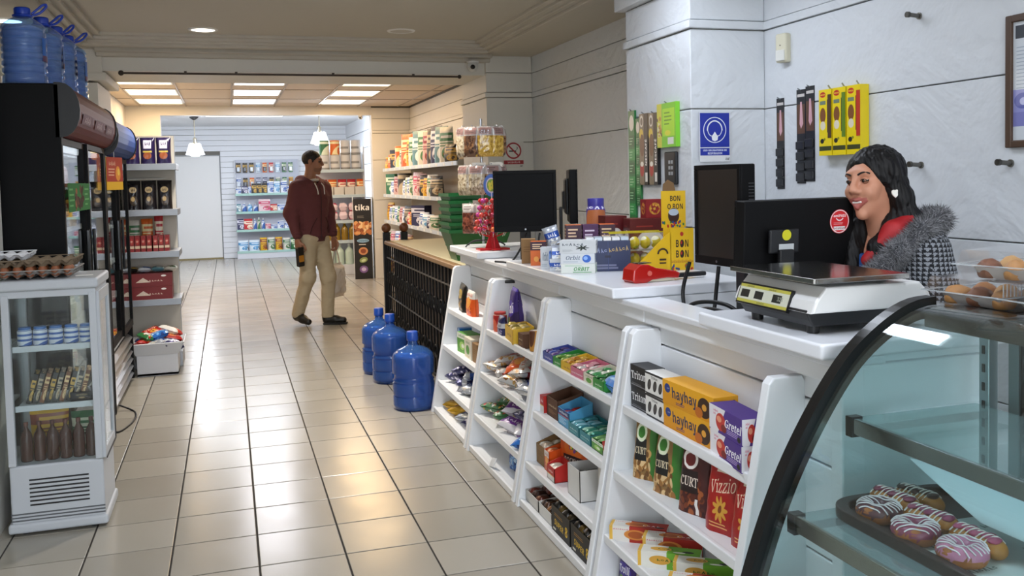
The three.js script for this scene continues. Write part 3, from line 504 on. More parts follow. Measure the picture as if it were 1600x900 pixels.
const foil = (c, r = 0.3) => M(c, r, 0.25);
// ---- unit 4 (nearest)
{
  const y = SH[3], gx = 1.375;
  const stack = (n, c, m, s, x, z, labs, turn = 0) => labs.forEach((l, k) => put({ n, c, m, s, f: 'sides' }, l, [x, y + k * (s[1] + 0.0005), z], FACE + turn + k * 0.02));
  stack('biscuit_box', 'biscuit box', 'triton_black', [0.125, 0.076, 0.07], gx, -2.868, ['lower black biscuit box with white Triton lettering', 'upper black biscuit box with white Triton lettering']);
  stack('biscuit_box', 'biscuit box', 'triton_white', [0.135, 0.076, 0.07], gx - 0.005, -2.734, ['lower white biscuit box printed with dark oval biscuits', 'upper white biscuit box printed with dark oval biscuits']);
  stack('biscuit_box', 'biscuit box', 'hayhay', [0.30, 0.078, 0.085], gx, -2.505, ['lower yellow hayhay biscuit box on the counter shelf', 'upper yellow hayhay biscuit box on the counter shelf'], 0.03);
  stack('biscuit_box', 'biscuit box', 'gretel', [0.205, 0.074, 0.08], gx - 0.022, -2.24, ['lower white and purple Gretel biscuit box', 'upper white and purple Gretel biscuit box'], -0.1);
  const y2 = SH[2];
  const bagsB = [['nuts_green', 0.13, 0.205, -2.83, 'green bag of mixed nuts at the far end of its shelf', 0.1], ['nuts_green', 0.165, 0.205, -2.655, 'larger green bag of mixed nuts beside the brown bag', -0.15], ['curt_brown', 0.165, 0.215, -2.475, 'brown bag of nuts with white oval logo and black label', -0.1], ['vizzio_red', 0.155, 0.2, -2.315, 'red chocolate bag with gold flower beside the brown bag', -0.15], ['vizzio_red', 0.15, 0.2, -2.175, 'red chocolate bag with gold flower nearest the pastry case', -0.2]];
  for (const [m, w, h, z, l, t] of bagsB) put({ n: 'snack_bag', c: 'snack bag', k: 'pouch', m, s: [w, h, 0.075], taper: 0.25 }, l, [1.36, y2, z], FACE + t + 0.5);
  const y1 = SH[1];
  const tubes = [['cookie_red', -2.85, 1.325, 0, 'white and red biscuit pack at the front left of the lowest packs'], ['cookie_red', -2.72, 1.39, 0, 'white and red biscuit pack lying behind the other'], ['cookie_green', -2.62, 1.325, 0, 'green and white biscuit pack lying at the front'], ['cookie_green', -2.50, 1.39, 0, 'green and white biscuit pack lying towards the back'], ['cookie_red', -2.40, 1.32, 0, 'white and red biscuit pack lying nearest the pastry case'], ['cookie_green', -2.27, 1.385, 0, 'green and white biscuit pack lying at the near end']];
  for (const [m, z, x, k, l] of tubes) put({ n: 'biscuit_pack', c: 'biscuit pack', m, s: [0.2, 0.055, 0.055], f: 'topfront', lean: [-0.0, -0.0] }, l, [x, y1, z], FACE + 0.95);
  put({ n: 'sweet_bag', c: 'sweet bag', k: 'pouch', m: 'trolli', s: [0.12, 0.125, 0.05] }, 'purple Trolli sweet bag on the bottom shelf near the pastry case', [1.29, SH[0], -2.86], FACE);
  put({ n: 'snack_bag', c: 'snack bag', k: 'pouch', m: 'orange_white', s: [0.11, 0.12, 0.05] }, 'orange snack bag on the bottom shelf near the pastry case', [1.29, SH[0], -2.73], FACE);
  put({ n: 'snack_bag', c: 'snack bag', k: 'pouch', m: 'vizzio_red', s: [0.12, 0.12, 0.05] }, 'red bag on the bottom shelf nearest the pastry case', [1.29, SH[0], -2.59], FACE);
}
// ---- unit 3: trays of gum and chocolate
{
  const sweet = (...c) => c.map((q) => foil(q));
  const tr = (m, w, fill, look, extra = {}) => ({ n: 'sweet_tray', c: 'sweet tray', k: 'tray', m, s: [w, 0.062, 0.12], fh: 0.042, fill: { nx: 3, nz: 3, h: 0.018, m: fill, name: 'wrapped_sweet' }, l: look, ...extra });
  row([tr('purple_tray', 0.13, sweet('#5a3f7a', '#3f4a9a'), 'blue purple open sweet tray'), tr('green_tray', 0.095, sweet('#9ab85c', '#5c8a2c'), 'green open sweet tray'), tr('yellow_tray', 0.12, sweet('#d9b04a', '#b8781c'), 'yellow open sweet tray'), tr('pink_tray', 0.13, sweet('#e0a0a8', '#d8d2cc'), 'pink open sweet tray'), tr('cream_box', 0.1, sweet('#4a9a5a', '#e0e6d8'), 'pale open gum tray with green packs'), tr('green_tray', 0.1, sweet('#3f8a4a', '#2c6b3a'), 'dark green open gum tray')],
    { from: [1.318, SH[3], -3.83], dir: DZ, turn: FACE, gap: 0.003, on: 'the top gum shelf', group: 'open sweet trays', jitter: 0.004, set: 0.002 });
  put({ n: 'sweet_bag', c: 'sweet bag', k: 'lying', m: 'mint_bag', s: [0.13, 0.06, 0.11] }, 'light blue sweet bag at the near end of the gum tray shelf', [1.385, SH[3], -3.105], FACE);
  put({ n: 'price_card', c: 'price card', m: M('#dcdad4', 0.6), s: [0.05, 0.035, 0.002] }, 'small white price card standing behind the gum trays', [1.455, SH[3] + 0.0, -3.42], FACE);
  const y2 = SH[2];
  put({ n: 'sweet_box', c: 'sweet box', m: 'red_white', s: [0.05, 0.075, 0.06] }, 'small red and white box at the far end beside the brown carton', [1.335, y2, -3.81], FACE);
  makeItem({ n: 'sweet_tray', c: 'sweet tray', k: 'tray', m: 'brown_carton', s: [0.14, 0.115, 0.12], fh: 0.085, fill: { nx: 3, nz: 2, h: 0.02, m: sweet('#6a4a34', '#4a2c1c'), name: 'chocolate_bar', y: 0.05 } }, 'tall brown open chocolate carton on the second gum shelf', undefined, [1.375, y2, -3.70], FACE);
  makeItem({ n: 'sweet_tray', c: 'sweet tray', k: 'tray', m: 'trident', s: [0.13, 0.105, 0.11], fh: 0.07, fill: { nx: 4, nz: 2, h: 0.018, m: sweet('#b8241c', '#2c5aa0'), name: 'gum_pack', y: 0.05 } }, 'light blue open gum carton with a navy and red band', undefined, [1.365, y2, -3.55], FACE);
  ['near the blue carton', 'in the middle of its shelf', 'beside the red box'].forEach((q, k) => makeItem({ n: 'sweet_tray', c: 'sweet tray', k: 'tray', m: ['teal_tray', 'teal_tray', 'green_box'][k], s: [0.115, 0.055, 0.13], fh: 0.04, fill: { nx: 4, nz: 2, h: 0.018, m: [sweet('#3f8f9a', '#8fc0cc'), sweet('#2f7f6a', '#a0d0b8'), sweet('#3c7a4a', '#7fae6a')][k], name: 'gum_pack' } }, `low ${['teal', 'sea green', 'leaf green'][k]} open gum tray ${q}`, undefined, [1.37, y2, -3.42 + k * 0.125], FACE));
  put({ n: 'gum_box', c: 'gum box', m: 'teal_tray', s: [0.1, 0.1, 0.03], lean: [-0.2, 0] }, 'upright teal gum box leaning at the back of the second gum shelf', [1.43, y2 + 0.006, -3.22], FACE);
  put({ n: 'sweet_box', c: 'sweet box', m: 'red_white', s: [0.07, 0.055, 0.08] }, 'red and white sweet box at the near end of its shelf', [1.345, y2, -3.085], FACE);
  const y1 = SH[1];
  makeItem({ n: 'sweet_tray', c: 'sweet tray', k: 'tray', m: 'kraft', s: [0.11, 0.13, 0.13], fh: 0.085, fill: { nx: 3, nz: 2, h: 0.03, m: sweet('#c9b49a', '#e0d8c8'), name: 'chocolate_bar', y: 0.08 } }, 'brown cardboard display carton at the far end of its shelf', undefined, [1.345, y1, -3.77], FACE);
  makeItem({ n: 'sweet_tray', c: 'sweet tray', k: 'tray', m: 'orange_white', s: [0.06, 0.12, 0.13], fh: 0.09, fill: { nx: 2, nz: 2, h: 0.03, m: sweet('#d86a2c', '#e6b48a'), name: 'chocolate_bar', y: 0.08 } }, 'narrow white and orange display carton beside the brown one', undefined, [1.34, y1, -3.675], FACE);
  put({ n: 'sweet_box', c: 'sweet box', m: 'rocklets', s: [0.24, 0.165, 0.07], lean: [-0.08, 0.1] }, 'orange box with dark ROCKLETS lettering', [1.375, y1 + 0.013, -3.53], FACE + 0.1);
  makeItem({ n: 'sweet_tray', c: 'sweet tray', k: 'tray', m: 'red_white', s: [0.09, 0.085, 0.07], fh: 0.06, fill: { nx: 2, nz: 1, h: 0.02, m: sweet('#e0d8c8'), name: 'chocolate_bar' } }, 'small red and white open carton in front of the orange box', undefined, [1.285, y1, -3.555], FACE);
  makeItem({ n: 'sweet_tray', c: 'sweet tray', k: 'tray', m: M('#d6d4cf', 0.6), s: [0.13, 0.125, 0.14], fh: 0.125, fill: { nx: 2, nz: 2, h: 0.02, m: sweet('#7a7a78'), name: 'chocolate_bar', y: 0.08 } }, 'plain white open carton on the third gum unit shelf', undefined, [1.335, y1, -3.325], FACE);
  put({ n: 'biscuit_box', c: 'biscuit box', m: 'white_biscuit', s: [0.15, 0.165, 0.1] }, 'pale biscuit box with a round biscuit at the near end', [1.37, y1, -3.14], FACE - 0.1);
  const y0 = SH[0];
  makeItem({ n: 'sweet_tray', c: 'sweet tray', k: 'tray', m: M('#cfccc6', 0.65), s: [0.17, 0.07, 0.2], fh: 0.05, fill: { nx: 3, nz: 3, h: 0.035, m: sweet('#3a2018', '#5a2c1c', '#6b2a1c'), name: 'chocolate_bar', y: 0.045 } }, 'white lined tray of dark wrapped chocolates on the bottom shelf', undefined, [1.325, y0, -3.74], FACE);
  makeItem({ n: 'sweet_tray', c: 'sweet tray', k: 'tray', m: M('#d8d6d0', 0.65), s: [0.16, 0.075, 0.2], fh: 0.05, fill: { nx: 4, nz: 3, h: 0.035, m: sweet('#4a2c16', '#8a5a2c', '#2c1a10'), name: 'chocolate_bar', y: 0.048 } }, 'white tray of brown and gold chocolates on the bottom shelf', undefined, [1.325, y0, -3.565], FACE);
  [-3.365, -3.145].forEach((z, k) => makeItem({ n: 'sweet_tray', c: 'sweet tray', k: 'tray', m: 'super8', s: [0.205, 0.13, 0.2], fh: 0.105, fill: { nx: 4, nz: 3, h: 0.04, m: sweet('#221d14', '#3a2f16', '#14110c', '#5a4614'), name: 'wafer_bar', y: 0.1 } }, `black SUPER 8 wafer carton, ${['farther', 'nearer'][k]} of the two`, undefined, [1.32, y0, z], FACE));
}
// ---- unit 2
{
  const y = SH[3];
  put({ n: 'sweet_jar', c: 'jar', k: 'jar', m: 'red_jar', s: [0.075, 0.105, 0.075], lid: M('#b9342c', 0.4) }, 'small red sweet jar beside the purple bag', [1.37, y, -4.66], FACE);
  put({ n: 'sweet_bag', c: 'sweet bag', k: 'pouch', m: 'trolli', s: [0.185, 0.25, 0.07], taper: 0.3 }, 'large purple Trolli sweet bag standing on the second unit', [1.41, y, -4.5], FACE - 0.1);
  put({ n: 'sweet_bag', c: 'sweet bag', k: 'pouch', m: 'foil_navy', s: [0.09, 0.1, 0.05] }, 'small navy foil bag leaning before the purple bag', [1.35, y, -4.545], FACE);
  makeItem({ n: 'sweet_tray', c: 'sweet tray', k: 'tray', m: 'yellow_tray', s: [0.19, 0.085, 0.11], fh: 0.075, fill: { nx: 3, nz: 2, h: 0.03, m: [foil('#8a7a3c'), foil('#b8a04a')], name: 'wrapped_sweet' } }, 'yellow open carton on the second shelf unit', undefined, [1.37, y, -4.32], FACE - 0.1);
  put({ n: 'sweet_box', c: 'sweet box', m: 'brown_carton', s: [0.075, 0.07, 0.06] }, 'small brown box in front of the spice tin', [1.35, y, -4.15], FACE);
  put({ n: 'sweet_tin', c: 'tin', k: 'can', m: 'white_biscuit', s: [0.05, 0.1, 0.05] }, 'small white tin at the near end of its shelf', [1.355, y, -4.04], FACE);
  put({ n: 'sweet_bag', c: 'sweet bag', k: 'pouch', m: 'black_yellow', s: [0.1, 0.13, 0.04] }, 'dark yellow bag standing behind the small brown box', [1.43, y, -4.1], FACE);
  const pile = (spots, y0, mats, looks, group, h = 0.05) => spots.forEach(([x, z, dy, turn, w = 0.17, d = 0.125], k) => put({ n: 'sweet_bag', c: 'sweet bag', k: 'lying', m: mats[k % mats.length], s: [w, h, d], seed: 1 + (k % 4), lean: [(k % 3 - 1) * 0.22, ((k + 1) % 3 - 1) * 0.2] }, looks[k], [x, y0 + dy + 0.012, z], FACE + turn, group));
  pile([[1.35, -4.63, 0, 0.3], [1.35, -4.47, 0, -0.4], [1.35, -4.31, 0, 0.6], [1.35, -4.14, 0, -0.2], [1.40, -4.54, 0.055, 0.8], [1.39, -4.36, 0.06, -0.7], [1.34, -4.01, 0.0, 0.4], [1.36, -4.2, 0.055, 0.1]], SH[2], ['silver_red', 'silver_red', 'silver_red', 'silver_blue', 'silver_red', 'orange_white', 'silver_blue', 'silver_red'],
    ['silver and red sweet bag at the far end of the foil pile', 'silver and red sweet bag second along the foil pile', 'silver and red sweet bag in the middle of the foil pile', 'silver and blue bag in the foil pile', 'silver and red bag lying on top, far side', 'orange bag lying on top of the foil pile', 'silver and blue bag at the near end of the foil pile', 'silver and red bag lying on top, near side'], 'foil sweet bags');
  pile([[1.34, -4.64, 0, 0.5], [1.34, -4.48, 0, -0.5], [1.34, -4.31, 0, 0.4], [1.34, -4.15, 0, -0.4], [1.4, -4.55, 0.055, 0.2], [1.385, -4.38, 0.055, 0.9], [1.38, -4.2, 0.055, 0.3], [1.32, -4.0, 0, 0.8]], SH[1], ['green_white', 'green_white', 'purple_white', 'purple_white', 'green_white', 'purple_white', 'foil_navy', 'blue_candy'],
    ['green and white sweet bag at the far end of the second pile', 'green and white bag second along the lower pile', 'purple and white bag in the middle of the lower pile', 'purple and white bag nearer in the lower pile', 'green and white bag lying on top of the lower pile', 'purple and white bag lying on top of the lower pile', 'navy foil bag lying on top of the lower pile', 'blue sweet bag at the near end of the lower pile'], 'mixed sweet bags');
  [[1.32, -4.25, 0.1, 0], [1.33, -4.12, -0.15, 1], [1.32, -4.0, 0.1, 2]].forEach(([x, z, t, k]) => put({ n: 'sweet_bag', c: 'sweet bag', k: 'pouch', m: 'blue_candy', s: [0.125, 0.13, 0.06], seed: k + 1 }, `blue sweet bag on the bottom shelf of the second unit, ${['farthest', 'middle', 'nearest'][k]} of three`, [x, SH[0], z], FACE + t, 'blue sweet bags'));
  put({ n: 'sweet_bag', c: 'sweet bag', k: 'pouch', m: 'nuts_green', s: [0.11, 0.13, 0.05] }, 'olive bag standing behind the blue sweet bags', [1.42, SH[0], -4.2], FACE);
  put({ n: 'price_card', c: 'price card', m: M('#d6d8da', 0.5), s: [0.06, 0.045, 0.003], lean: [-0.5, 0.2] }, 'loose pale price card on the lip of the second unit', [1.2, 0.042, -4.3], FACE);
}
// ---- unit 1 (farthest)
{
  const y = SH[3];
  put({ n: 'snack_bag', c: 'snack bag', k: 'pouch', m: 'black_yellow', s: [0.2, 0.17, 0.06] }, 'black and yellow snack bag on the top shelf by the railing', [1.38, y, -5.48], FACE - 0.1);
  put({ n: 'snack_bag', c: 'snack bag', k: 'pouch', m: 'orange_white', s: [0.17, 0.15, 0.06] }, 'orange and white snack bag on the top shelf by the railing', [1.38, y, -5.28], FACE);
  put({ n: 'tea_box', c: 'tea box', m: 'blue_candy', s: [0.05, 0.13, 0.08] }, 'narrow blue box at the far end beside the tea boxes', [1.37, SH[2], -5.45], FACE);
  put({ n: 'tea_box', c: 'tea box', m: 'green_box', s: [0.17, 0.12, 0.09] }, 'green tea box on the shelf by the railing', [1.36, SH[2], -5.31], FACE + 0.1);
  put({ n: 'tea_box', c: 'tea box', m: 'cream_box', s: [0.15, 0.12, 0.09] }, 'cream and green box beside the green tea box', [1.35, SH[2], -5.13], FACE);
  put({ n: 'tea_box', c: 'tea box', m: 'kraft', s: [0.1, 0.11, 0.08] }, 'brown box at the near end beside the cream box', [1.35, SH[2], -4.99], FACE);
  const P = [[1.34, -5.5, 0, 0.4, 'foil_navy', 'navy foil bag at the far end of the small pile by the railing'], [1.34, -5.33, 0, -0.4, 'foil_navy', 'navy foil bag in the middle of the small pile by the railing'], [1.34, -5.15, 0, 0.3, 'silver_blue', 'silver foil bag in the small pile by the railing'], [1.37, -5.42, 0.055, 0.8, 'foil_navy', 'navy foil bag on top of the small pile by the railing'], [1.36, -5.22, 0.055, -0.3, 'silver_blue', 'silver foil bag on top of the small pile by the railing']];
  P.forEach(([x, z, dy, t, m, l], k) => put({ n: 'sweet_bag', c: 'sweet bag', k: 'lying', m, s: [0.16, 0.05, 0.12], seed: k + 1, lean: [(k % 3 - 1) * 0.2, 0.15] }, l, [x, SH[1] + dy + 0.012, z], FACE + t, 'foil sweet bags by the railing'));
  [['yellow_pack', -5.5, 0.5, 'yellow chocolate pack at the far end of the bottom shelf'], ['yellow_pack', -5.36, 0.7, 'yellow chocolate pack beside the other on the bottom shelf'], ['silver_blue', -5.18, 0.6, 'silver and blue pack on the bottom shelf by the railing'], ['foil_navy', -5.04, 0.4, 'navy pack on the bottom shelf by the railing']].forEach(([m, z, t, l], k) => put({ n: 'sweet_bag', c: 'sweet bag', k: 'lying', m, s: [0.16, 0.05, 0.1], seed: k + 1 }, l, [1.32, SH[0] + 0.002, z], FACE + t));
  put({ n: 'sweet_box', c: 'sweet box', m: 'red_white', s: [0.05, 0.05, 0.05] }, 'tiny red and white box at the near end of the bottom shelf', [1.26, SH[0], -4.88], FACE);
}
// ---------------------------------------------------------------- left side: fridges, cabinet, gondola
const glass = new THREE.MeshPhysicalMaterial({ color: '#f4f8f8', roughness: 0.02, transmission: 1, thickness: 0, ior: 1.45 });
const deepBlack = M('#060607', 0.55, 0, { specularIntensity: 0.3 });
const wireWhite = M('#cfd3d6', 0.4);
const X90 = PI / 2;     // looks to +x
// tall drinks fridge; front looks to +x. local x along the front (towards -z in the shop), z out of the front
function fridge(name, label, pos, W, H, opts) {
  const t = thing(name, label, 'fridge', pos, X90);
  const D = 0.68, b = opts.body;
  mesh('side_panel', rspan(-W / 2, -W / 2 + 0.04, 0.02, H, -D, 0, 0.006), b, t); mesh('side_panel', rspan(W / 2 - 0.04, W / 2, 0.02, H, -D, 0, 0.006), b, t);
  mesh('back_panel', span(-W / 2 + 0.04, W / 2 - 0.04, 0.02, H, -D, -D + 0.04), M('#d9dcde', 0.5), t);
  mesh('top_panel', rspan(-W / 2 + 0.04, W / 2 - 0.04, H - 0.04, H, -D, 0, 0.004), b, t);
  mesh('floor_panel', rspan(-W / 2 + 0.04, W / 2 - 0.04, 0.38, 0.42, -D, -0.03, 0.004), M('#c6c9cc', 0.5), t);
  // curved header
  const hy = H - 0.245, prof = []; for (let k = 0; k <= 10; k++) { const a = -PI / 2 + PI * k / 10; prof.push([0.002 + 0.075 * Math.cos(a), hy + 0.122 + 0.122 * Math.sin(a)]); } prof.unshift([-0.02, hy]); prof.push([-0.02, hy + 0.244]);
  const hg = poly(prof, W - 0.02).translate(0, 0, -W / 2 + 0.01).rotateY(-PI / 2);
  const hd = mesh('header', hg, opts.header, t); tag(hd, opts.headerLabel);
  if (opts.letters) opts.letters(t, hy);
  for (const s of [-1, 1]) mesh('header_cheek', poly(prof.map(([x, y]) => [x * 1.12, hy + 0.122 + (y - hy - 0.122) * 1.05]), 0.012).translate(0, 0, -0.006).rotateY(-PI / 2).translate(s * (W / 2 - 0.006), 0, 0), black, t);
  const lb = mesh('light_strip', rspan(-W / 2 + 0.05, W / 2 - 0.05, hy - 0.06, hy - 0.01, -0.07, -0.03, 0.004), new THREE.MeshPhysicalMaterial({ color: '#ffffff', emissive: '#f2f6ff', emissiveIntensity: 0.9 }), t);
  const L = new THREE.RectAreaLight('#f2f6ff', opts.lamp ?? 3, W - 0.1, 0.04); L.position.set(0, hy - 0.066, -0.09); L.rotation.x = -PI / 2; t.add(L);
  // doors
  const dw = (W - 0.06) / 2, y0 = 0.43, y1 = hy - 0.005;
  for (const s of [-1, 1]) {
    const d = new THREE.Group(); d.name = 'door'; t.add(d); const cx = s * dw / 2, zz = s * 0.008 - 0.012, fr = opts.frame;
    mesh('door_frame', [span(cx - dw / 2, cx - dw / 2 + 0.035, y0, y1, zz - 0.012, zz + 0.012), span(cx + dw / 2 - 0.035, cx + dw / 2, y0, y1, zz - 0.012, zz + 0.012), span(cx - dw / 2 + 0.035, cx + dw / 2 - 0.035, y0, y0 + 0.05, zz - 0.012, zz + 0.012), span(cx - dw / 2 + 0.035, cx + dw / 2 - 0.035, y1 - 0.03, y1, zz - 0.012, zz + 0.012)], fr, d);
    mesh('door_pane', span(cx - dw / 2 + 0.035, cx + dw / 2 - 0.035, y0 + 0.05, y1 - 0.03, zz - 0.002, zz + 0.002), glass, d);
    mesh('door_handle', rspan(cx - s * (dw / 2 - 0.05) - 0.01, cx - s * (dw / 2 - 0.05) + 0.01, 0.9, 1.25, zz + 0.012, zz + 0.03, 0.005), blackGloss, d);
  }
  for (const y of opts.shelves) mesh('shelf', rspan(-W / 2 + 0.045, W / 2 - 0.045, y - 0.012, y, -D + 0.06, -0.06, 0.003), wireWhite, t);
  // base with louvres
  mesh('base', span(-W / 2, W / 2, 0.03, 0.42, -D, -0.04), black, t);
  const nl = 6; for (let k = 0; k < nl; k++) { const m = mesh('louvre', rbox(W - 0.05, 0.012, 0.045, 0.003, 0, 0, 0, 1), opts.louvre, t); m.position.set(0, 0.07 + k * 0.055, -0.022); m.rotation.x = 0.7; }
  for (const sx of [-1, 1]) for (const z of [-0.08, -D + 0.08]) mesh('foot', cyl(0.02, 0.02, 0.03, sx * (W / 2 - 0.06), 0, z, 12), darkGrey, t);
  return t;
}
const maroonHeader = new THREE.MeshPhysicalMaterial({ map: canvasTexture(512, 128, (g) => { rect(g, 0, 0, 512, 128, '#4a1c1e'); for (let k = 0; k < 3; k++) scr(g, 7, 110 + k * 150, 66, 26, '#b79a98'); }), roughness: 0.22, clearcoat: 0.6 });
{
  const f1 = fridge('drinks_fridge', 'large black drinks fridge with curved maroon header and sliding glass doors', [-0.735, 0, -5.44], 1.5, 1.965, { body: deepBlack, frame: deepBlack, header: M('#5c2224', 0.5, 0, { specularIntensity: 0.2 }), headerLabel: 'curved glossy maroon header', shelves: [0.72, 1.0, 1.26, 1.48], louvre: black, lamp: 5,
    letters: (t, hy) => { for (let k = 0; k < 3; k++) { const m = mesh('lettering', new THREE.PlaneGeometry(0.34, 0.05), new THREE.MeshPhysicalMaterial({ map: canvasTexture(256, 40, (g) => { rect(g, 0, 0, 256, 40, '#5c2224'); scr(g, 7, 128, 20, 36, '#a98f8c'); }), roughness: 0.5, specularIntensity: 0.2 }), t); m.position.set(-0.44 + k * 0.44, hy + 0.09, 0.0772); m.rotation.x = 0.25; } } });
  const st = mesh('door_sticker', rspan(-0.71, -0.02, 1.36, 1.5, 0.012, 0.0135, 0.0004), new THREE.MeshPhysicalMaterial({ map: canvasTexture(512, 128, (g) => { rect(g, 0, 0, 512, 128, '#2c6b34'); crumbs(g, 150, 20, 200, 90, ['#5a3a2a', '#3a2418', '#8a5a3c', '#2f2320'], 30, 22); lines(g, 20, 24, 110, 4, 24, '#5f9a5c', 8); lines(g, 380, 24, 110, 4, 24, '#5f9a5c', 8); }), roughness: 0.7, specularIntensity: 0.2 }), f1);
  tag(st, 'green printed band across the glass door');
  const f2 = fridge('drinks_fridge', 'narrower black drinks fridge with a curved blue header and silver louvres', [-0.735, 0, -6.86], 1.22, 1.93, { body: deepBlack, frame: deepBlack, header: M('#1d3f7c', 0.5, 0, { specularIntensity: 0.25 }), headerLabel: 'curved blue header', shelves: [0.7, 0.95, 1.2, 1.45], louvre: M('#9a9da2', 0.3, 0.8), lamp: 2 });
  // promotional card
  const c = thing('promo_card', 'red and yellow promotional card hung on the fridge door', 'sign', [-0.695, 1.46, -6.36], X90 - 0.25);
  mesh('card', cartonGeo(0.27, 0.21, 0.004), new THREE.MeshPhysicalMaterial({ map: canvasTexture(256, 200, (g) => { rect(g, 0, 0, 256, 200, '#a32a20'); rect(g, 0, 150, 256, 50, '#d8a81c'); scr(g, 6, 90, 40, 30, '#e6c8b0'); lines(g, 30, 70, 110, 3, 18, '#e0b49a', 7); oval(g, 180, 100, 40, 46, '#d88a2c'); oval(g, 190, 90, 18, 22, '#e8c24a'); }), roughness: 0.45 }), c);
  mesh('string', bar([0, 0.21, 0], [0, 0.29, 0], 0.002, 6), white, c);
}
// drinks and food in the fridges
{
  const B = (m, w, h, look, n = 'drink_bottle', k = 'bottle') => ({ n, c: n === 'drink_bottle' ? 'bottle' : 'food pack', k, m, s: [w, h, w], l: look });
  const NZ = V3(0, 0, -1);
  const lv = [0.42, 0.72, 1.0, 1.26, 1.48], nm = ['lowest', 'second', 'third', 'fourth', 'top'];
  const sets = [['pack8', 'pack1', 'pack2'], ['pack11', 'pack9', 'pack13'], ['pack5', 'pack4', 'pack13'], ['pack0', 'pack7', 'pack0'], ['pack6', 'pack10', 'pack9']];
  const looks = { pack8: 'red', pack1: 'orange', pack2: 'black', pack11: 'pale blue', pack9: 'white and blue', pack13: 'green', pack5: 'grey green', pack4: 'cream', pack0: 'yellow', pack7: 'brown', pack6: 'pinkish', pack10: 'pink' };
  lv.forEach((y, k) => {
    const list = []; for (let i = 0; i < 7; i++) { const m = sets[k][i % 3]; list.push(k % 2 ? { n: 'food_pack', c: 'food pack', k: 'pouch', m, s: [0.13, 0.15, 0.07], l: looks[m] + ' food pouch' } : B(m, 0.085, k === 4 ? 0.16 : 0.2, looks[m] + ' drink bottle')); }
    row(list, { from: [-0.83, y + 0.0005, -4.78], dir: NZ, turn: X90, gap: 0.05, on: `the ${nm[k]} maroon fridge shelf`, group: 'goods in the maroon fridge', jitter: 0.03 });
  });
  [0.42, 0.7, 0.95, 1.2].forEach((y, k) => {
    const list = []; for (let i = 0; i < 5; i++) { const m = ['pack9', 'pack11', 'pack8', 'pack4', 'pack3'][(i + k) % 5]; list.push({ ...B(m, 0.08, 0.19, (looks[m] || 'navy') + ' drink bottle') }); }
    row(list, { from: [-0.83, y + 0.0005, -6.34], dir: NZ, turn: X90, gap: 0.09, on: `the ${nm[k]} blue fridge shelf`, group: 'bottles in the blue fridge', jitter: 0.03 });
  });
}
{ // loose cable

  const c = thing('power_cable', 'thin black cable looping out on the floor below the fridges', 'cable', [0, 0, 0]);
  mesh('cable', tube([[-0.78, 0.06, -5.9], [-0.70, 0.012, -5.85], [-0.64, 0.006, -6.0], [-0.62, 0.006, -6.25], [-0.66, 0.006, -6.42], [-0.74, 0.04, -6.45]], 0.006, 40, 8), black, c);
}
// water bottles on top of the fridge
const bottleBlue = new THREE.MeshPhysicalMaterial({ color: '#b4d2f4', roughness: 0.08, transmission: 0.8, thickness: 0, ior: 1.35, side: THREE.DoubleSide });
const waterBlue = new THREE.MeshPhysicalMaterial({ color: '#8cb8ee', roughness: 0.12, transmission: 0.7, thickness: 0, ior: 1.33 });
const capBlue = M('#1b3fae', 0.3);
function waterBottle(pos, turn, label) {
  const t = thing('water_bottle', label, 'water bottle', pos, turn, 'ribbed water bottles on the fridge');
  const r = 0.098, pts = [[0, 0.012], [0.05, 0.006], [r - 0.012, 0], [r, 0.014]];
  for (let k = 0; k < 7; k++) { const y = 0.03 + k * 0.034; pts.push([r, y], [r, y + 0.016], [r - 0.009, y + 0.022], [r - 0.009, y + 0.027]); }
  pts.push([r, 0.272], [r - 0.008, 0.29], [r - 0.03, 0.308], [0.045, 0.322], [0.03, 0.33], [0.028, 0.345]);
  mesh('bottle', lathe(pts, 36), bottleBlue, t);
  mesh('water', lathe([[0, 0.016], [0.088, 0.016], [0.091, 0.26], [0.08, 0.285], [0, 0.29]], 28), waterBlue, t);
  mesh('cap', lathe([[0.034, 0.338], [0.036, 0.342], [0.036, 0.366], [0.032, 0.372], [0, 0.372]], 24), capBlue, t);
  mesh('neck_ring', lathe([[0.03, 0.325], [0.044, 0.328], [0.044, 0.336], [0.03, 0.338]], 24), capBlue, t);
  mesh('handle', tube([[0.036, 0.335, 0], [0.075, 0.352, 0], [0.1, 0.378, 0], [0.106, 0.392, 0], [0.09, 0.39, 0.004], [0.065, 0.368, 0.004], [0.04, 0.345, 0.002]], 0.006, 28, 8), capBlue, t);
  const lab = new THREE.MeshPhysicalMaterial({ map: cached('wl', () => canvasTexture(256, 128, (g) => { rect(g, 0, 0, 256, 128, '#2a66b8'); oval(g, 90, 50, 60, 40, '#1a2f6b'); scr(g, 6, 90, 56, 34, '#e6eefa'); rect(g, 0, 96, 256, 32, '#5a3a5c'); oval(g, 190, 60, 40, 30, '#5fa6de'); })), roughness: 0.4, side: THREE.DoubleSide });
  mesh('label_wrap', new THREE.CylinderGeometry(r + 0.001, r + 0.001, 0.11, 24, 1, true, 0.9, 2.4).translate(0, 0.17, 0), lab, t);
}
waterBottle([-0.905, 1.966, -4.86], 0.2, 'large blue water bottle nearest the camera on the fridge');
waterBottle([-0.87, 1.966, -5.12], 0.5, 'second large blue water bottle on the fridge');
waterBottle([-0.85, 1.966, -5.40], 0.7, 'third large blue water bottle on the fridge');
waterBottle([-0.84, 1.966, -5.70], 0.3, 'farthest large blue water bottle on the fridge');

